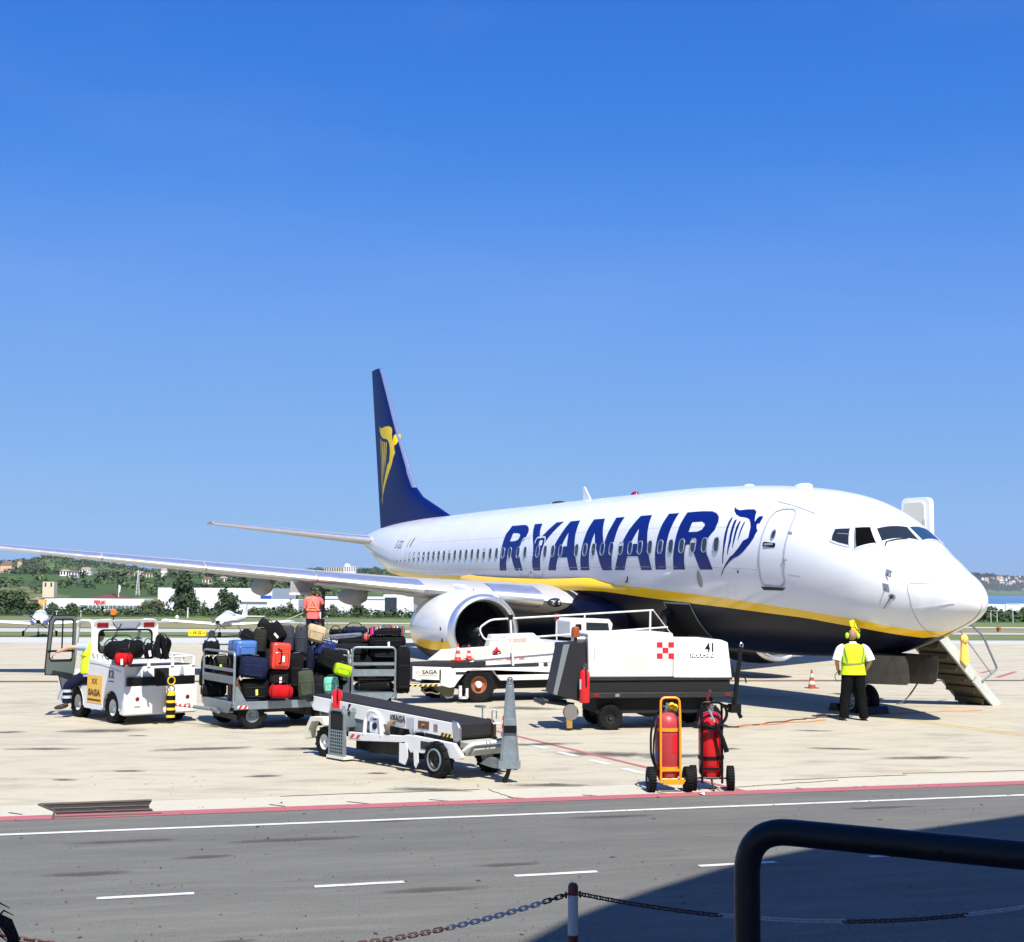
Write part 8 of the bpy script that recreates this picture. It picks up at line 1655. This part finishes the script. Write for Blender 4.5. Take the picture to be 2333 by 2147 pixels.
lk = MB(); P = [(.0125*1.0*cos(a)+(.012 if cos(a) > 0 else -.012), .0105*sin(a), 0) for a in [i*pi/8 for i in range(16)]]; lk.tube(P, .0038, 6, closed=True); lkm = [lk.mesh('link', mat('chain_rust', (.07, .025, .018), .55, var=.2)), lk.mesh('link', mat('chain_white', (.40, .41, .42), .5, var=.1))]
def chain(p, q, sag, lab, pat):
    t = thing('chain', lab, 'chain', p, 0, 'chains between the bollards'); L = (q-p).length; n = int(L/.0365*1.01)
    for i in range(n+1):
        s = i/n; a = p.lerp(q, s)+Vector((0, 0, -4*sag*s*(1-s))); s2 = min(1, s+.5/n); s1 = max(0, s-.5/n)
        d = (p.lerp(q, s2)+Vector((0, 0, -4*sag*s2*(1-s2))))-(p.lerp(q, s1)+Vector((0, 0, -4*sag*s1*(1-s1)))); d.normalize()
        o = bpy.data.objects.new('link', lkm[pat(i)]); link(o); o.parent = t; qn = Vector((1, 0, 0)).rotation_difference(d) @ Matrix.Rotation(radians(90*(i % 2)+20), 3, 'X').to_quaternion()
        o.location = a-Vector(p); o.rotation_mode = 'QUATERNION'; o.rotation_quaternion = qn; o.scale = (1.15, 1.15, 1.15)
zc = Vector((0, 0, .83)); chain(B0_+BR*.05+zc, B0_+BR*4.55+zc, .27, 'rusty and white chain sagging to the right of the bollard', lambda i: 1 if (24 < i < 48 or 71 < i < 96) else 0)
chain(B0_-BR*.05+zc, B0_-BR*3.35+zc, .22, 'rusty chain sagging to the left of the bollard', lambda i: 1 if 3 < i < 20 else 0)
railm = mat('barrier_blue_black', (.005, .0055, .008), .4, var=.3, vs=14, bump=.15, bs=50, spec=.3)
def near(l, d, z): return V(d, l, z)
bt = MB(); bt.tube(bent([near(.45, 2.56, 1.0), near(.45, 2.56, 2.172), near(1.6, 1.93, 2.17)], .085, 10), .0245, 24); tag(bt.build('barrier', railm), 'dark tubular steel barrier with rounded corner in the lower right foreground', 'barrier')
# raised terrace and terminal building behind and beside the viewer (they shade the road)
pav = mat('terrace_paving', (.30, .29, .27), .85, var=.15, vs=3)
TP = MB(); TP.prism([(18.0, -24), (17.2, -14), (26, -14), (26, -24)], 0, 1.0, 'z'); o = structure(TP.build('terrace', pav, smooth=False))
ROOFZ = 12.0; kx, ky = SUNV.x/SUNV.z*ROOFZ, SUNV.y/SUNV.z*ROOFZ
edge = [(6.9, -3.2), (7.44, -6.98), (7.72, -8.85), (8.05, -10.23), (8.35, -11.34), (8.66, -12.14), (9.05, -12.94), (9.42, -13.66), (9.75, -14.21), (10.27, -14.87), (11.4, -16.0), (13.5, -17.6), (16, -19.2), (19, -20.8)]
rp_ = [(x+kx, y+ky) for x, y in edge]+[(46, -24), (46, 14), (15.6, 14)]
TB = thing('terminal_building', 'terminal building with curved overhanging roof beside the viewer, shading the road', 'building', (0, 0, 0)); MB().prism(rp_, ROOFZ-.5, ROOFZ, 'z').build('roof', plaster, TB, smooth=False)
MB().prism([(19.5, -4), (21.5, -10), (24, -13), (42, -16), (42, 12), (18.5, 12)], 0, ROOFZ-.55, 'z').build('wall', plaster, TB, smooth=False)
# head of a bystander at the lower left corner: only a tuft of hair is in frame
PX = thing('person', 'bystander whose dark hair just enters the lower left corner', 'person', V(1.25, -.535, 1.0), fa)
body = {'hip': (Vector((0, 0, .55)), (.14, .10)), 'chest': (Vector((0, 0, .85)), (.15, .10)), 'neck': (Vector((0, 0, 1.05)), .05)}
for s, n_ in ((1, 'L'), (-1, 'R')): body.update({'sh'+n_: (Vector((0, s*.15, .95)), .05), 'el'+n_: (Vector((.02, s*.2, .72)), .04), 'wr'+n_: (Vector((.1, s*.18, .52)), .028), 'kn'+n_: (Vector((0, s*.09, .30)), .055), 'an'+n_: (Vector((0, s*.09, .04)), .04)})
skin_mesh('body', body, [('hip', 'chest'), ('chest', 'neck')]+[e for n_ in 'LR' for e in (('chest', 'sh'+n_), ('sh'+n_, 'el'+n_), ('el'+n_, 'wr'+n_), ('hip', 'kn'+n_), ('kn'+n_, 'an'+n_))], skin, PX)
hh_ = head(PX, (0, 0, 1.20), 0, skin, hairm, r=.10)
hs_ = MB(); R = random.Random(2)
for i in range(260):
    a = R.uniform(0, 6.28); e = R.uniform(.15, 1.5); p0 = Vector((.10*1.05*cos(e)*cos(a), .085*1.05*cos(e)*sin(a), 1.20+.128*sin(e))); dr_ = Vector((cos(a)*.7, sin(a)*.7, R.uniform(-.4, .6))); hs_.tube([p0, p0+dr_*.02, p0+dr_*.035+Vector((0, 0, -.015))], [.0016, .0012, .0004], 3)
hs_.build('stray_hair', hairm, PX); st9 = MB()
for i in range(16): k = (i-8)*.0005; b0 = Vector((.0, -.080, 1.20)); st9.tube([b0, Vector((0, -.088+k, 1.25)), Vector((0, -.083+k, 1.28)), Vector((0, -.078+k*1.3, 1.300)), Vector((0, -.070+k*1.8, 1.318+k*.8))], [.0016, .0014, .0012, .001, .0003], 4)
st9.build('hair_strand', hairm, PX)
# ------------------------------------------------------------------ air
hz_m = bpy.data.materials.new('air_haze'); hz_m.use_nodes = True; N = hz_m.node_tree.nodes
for n in list(N):
    if n.type == 'BSDF_PRINCIPLED': N.remove(n)
pvn = N.new('ShaderNodeVolumePrincipled'); pvn.inputs['Color'].default_value = (.86, .93, 1.0, 1); pvn.inputs['Density'].default_value = .00005; pvn.inputs['Anisotropy'].default_value = .1
hz_m.node_tree.links.new(pvn.outputs[0], N['Material Output'].inputs['Volume'])
mb = MB(); c = V(6000, 0, 0); mb.box(-8500, 9500, -14000, 14000, -22, 62); hzo = mb.build('haze', hz_m, None, (c.x, c.y, 0), smooth=False); hzo.rotation_euler = (0, 0, fa); hzo['kind'] = 'stuff'; hzo['label'] = 'thin bright air haze over the airfield and coast'
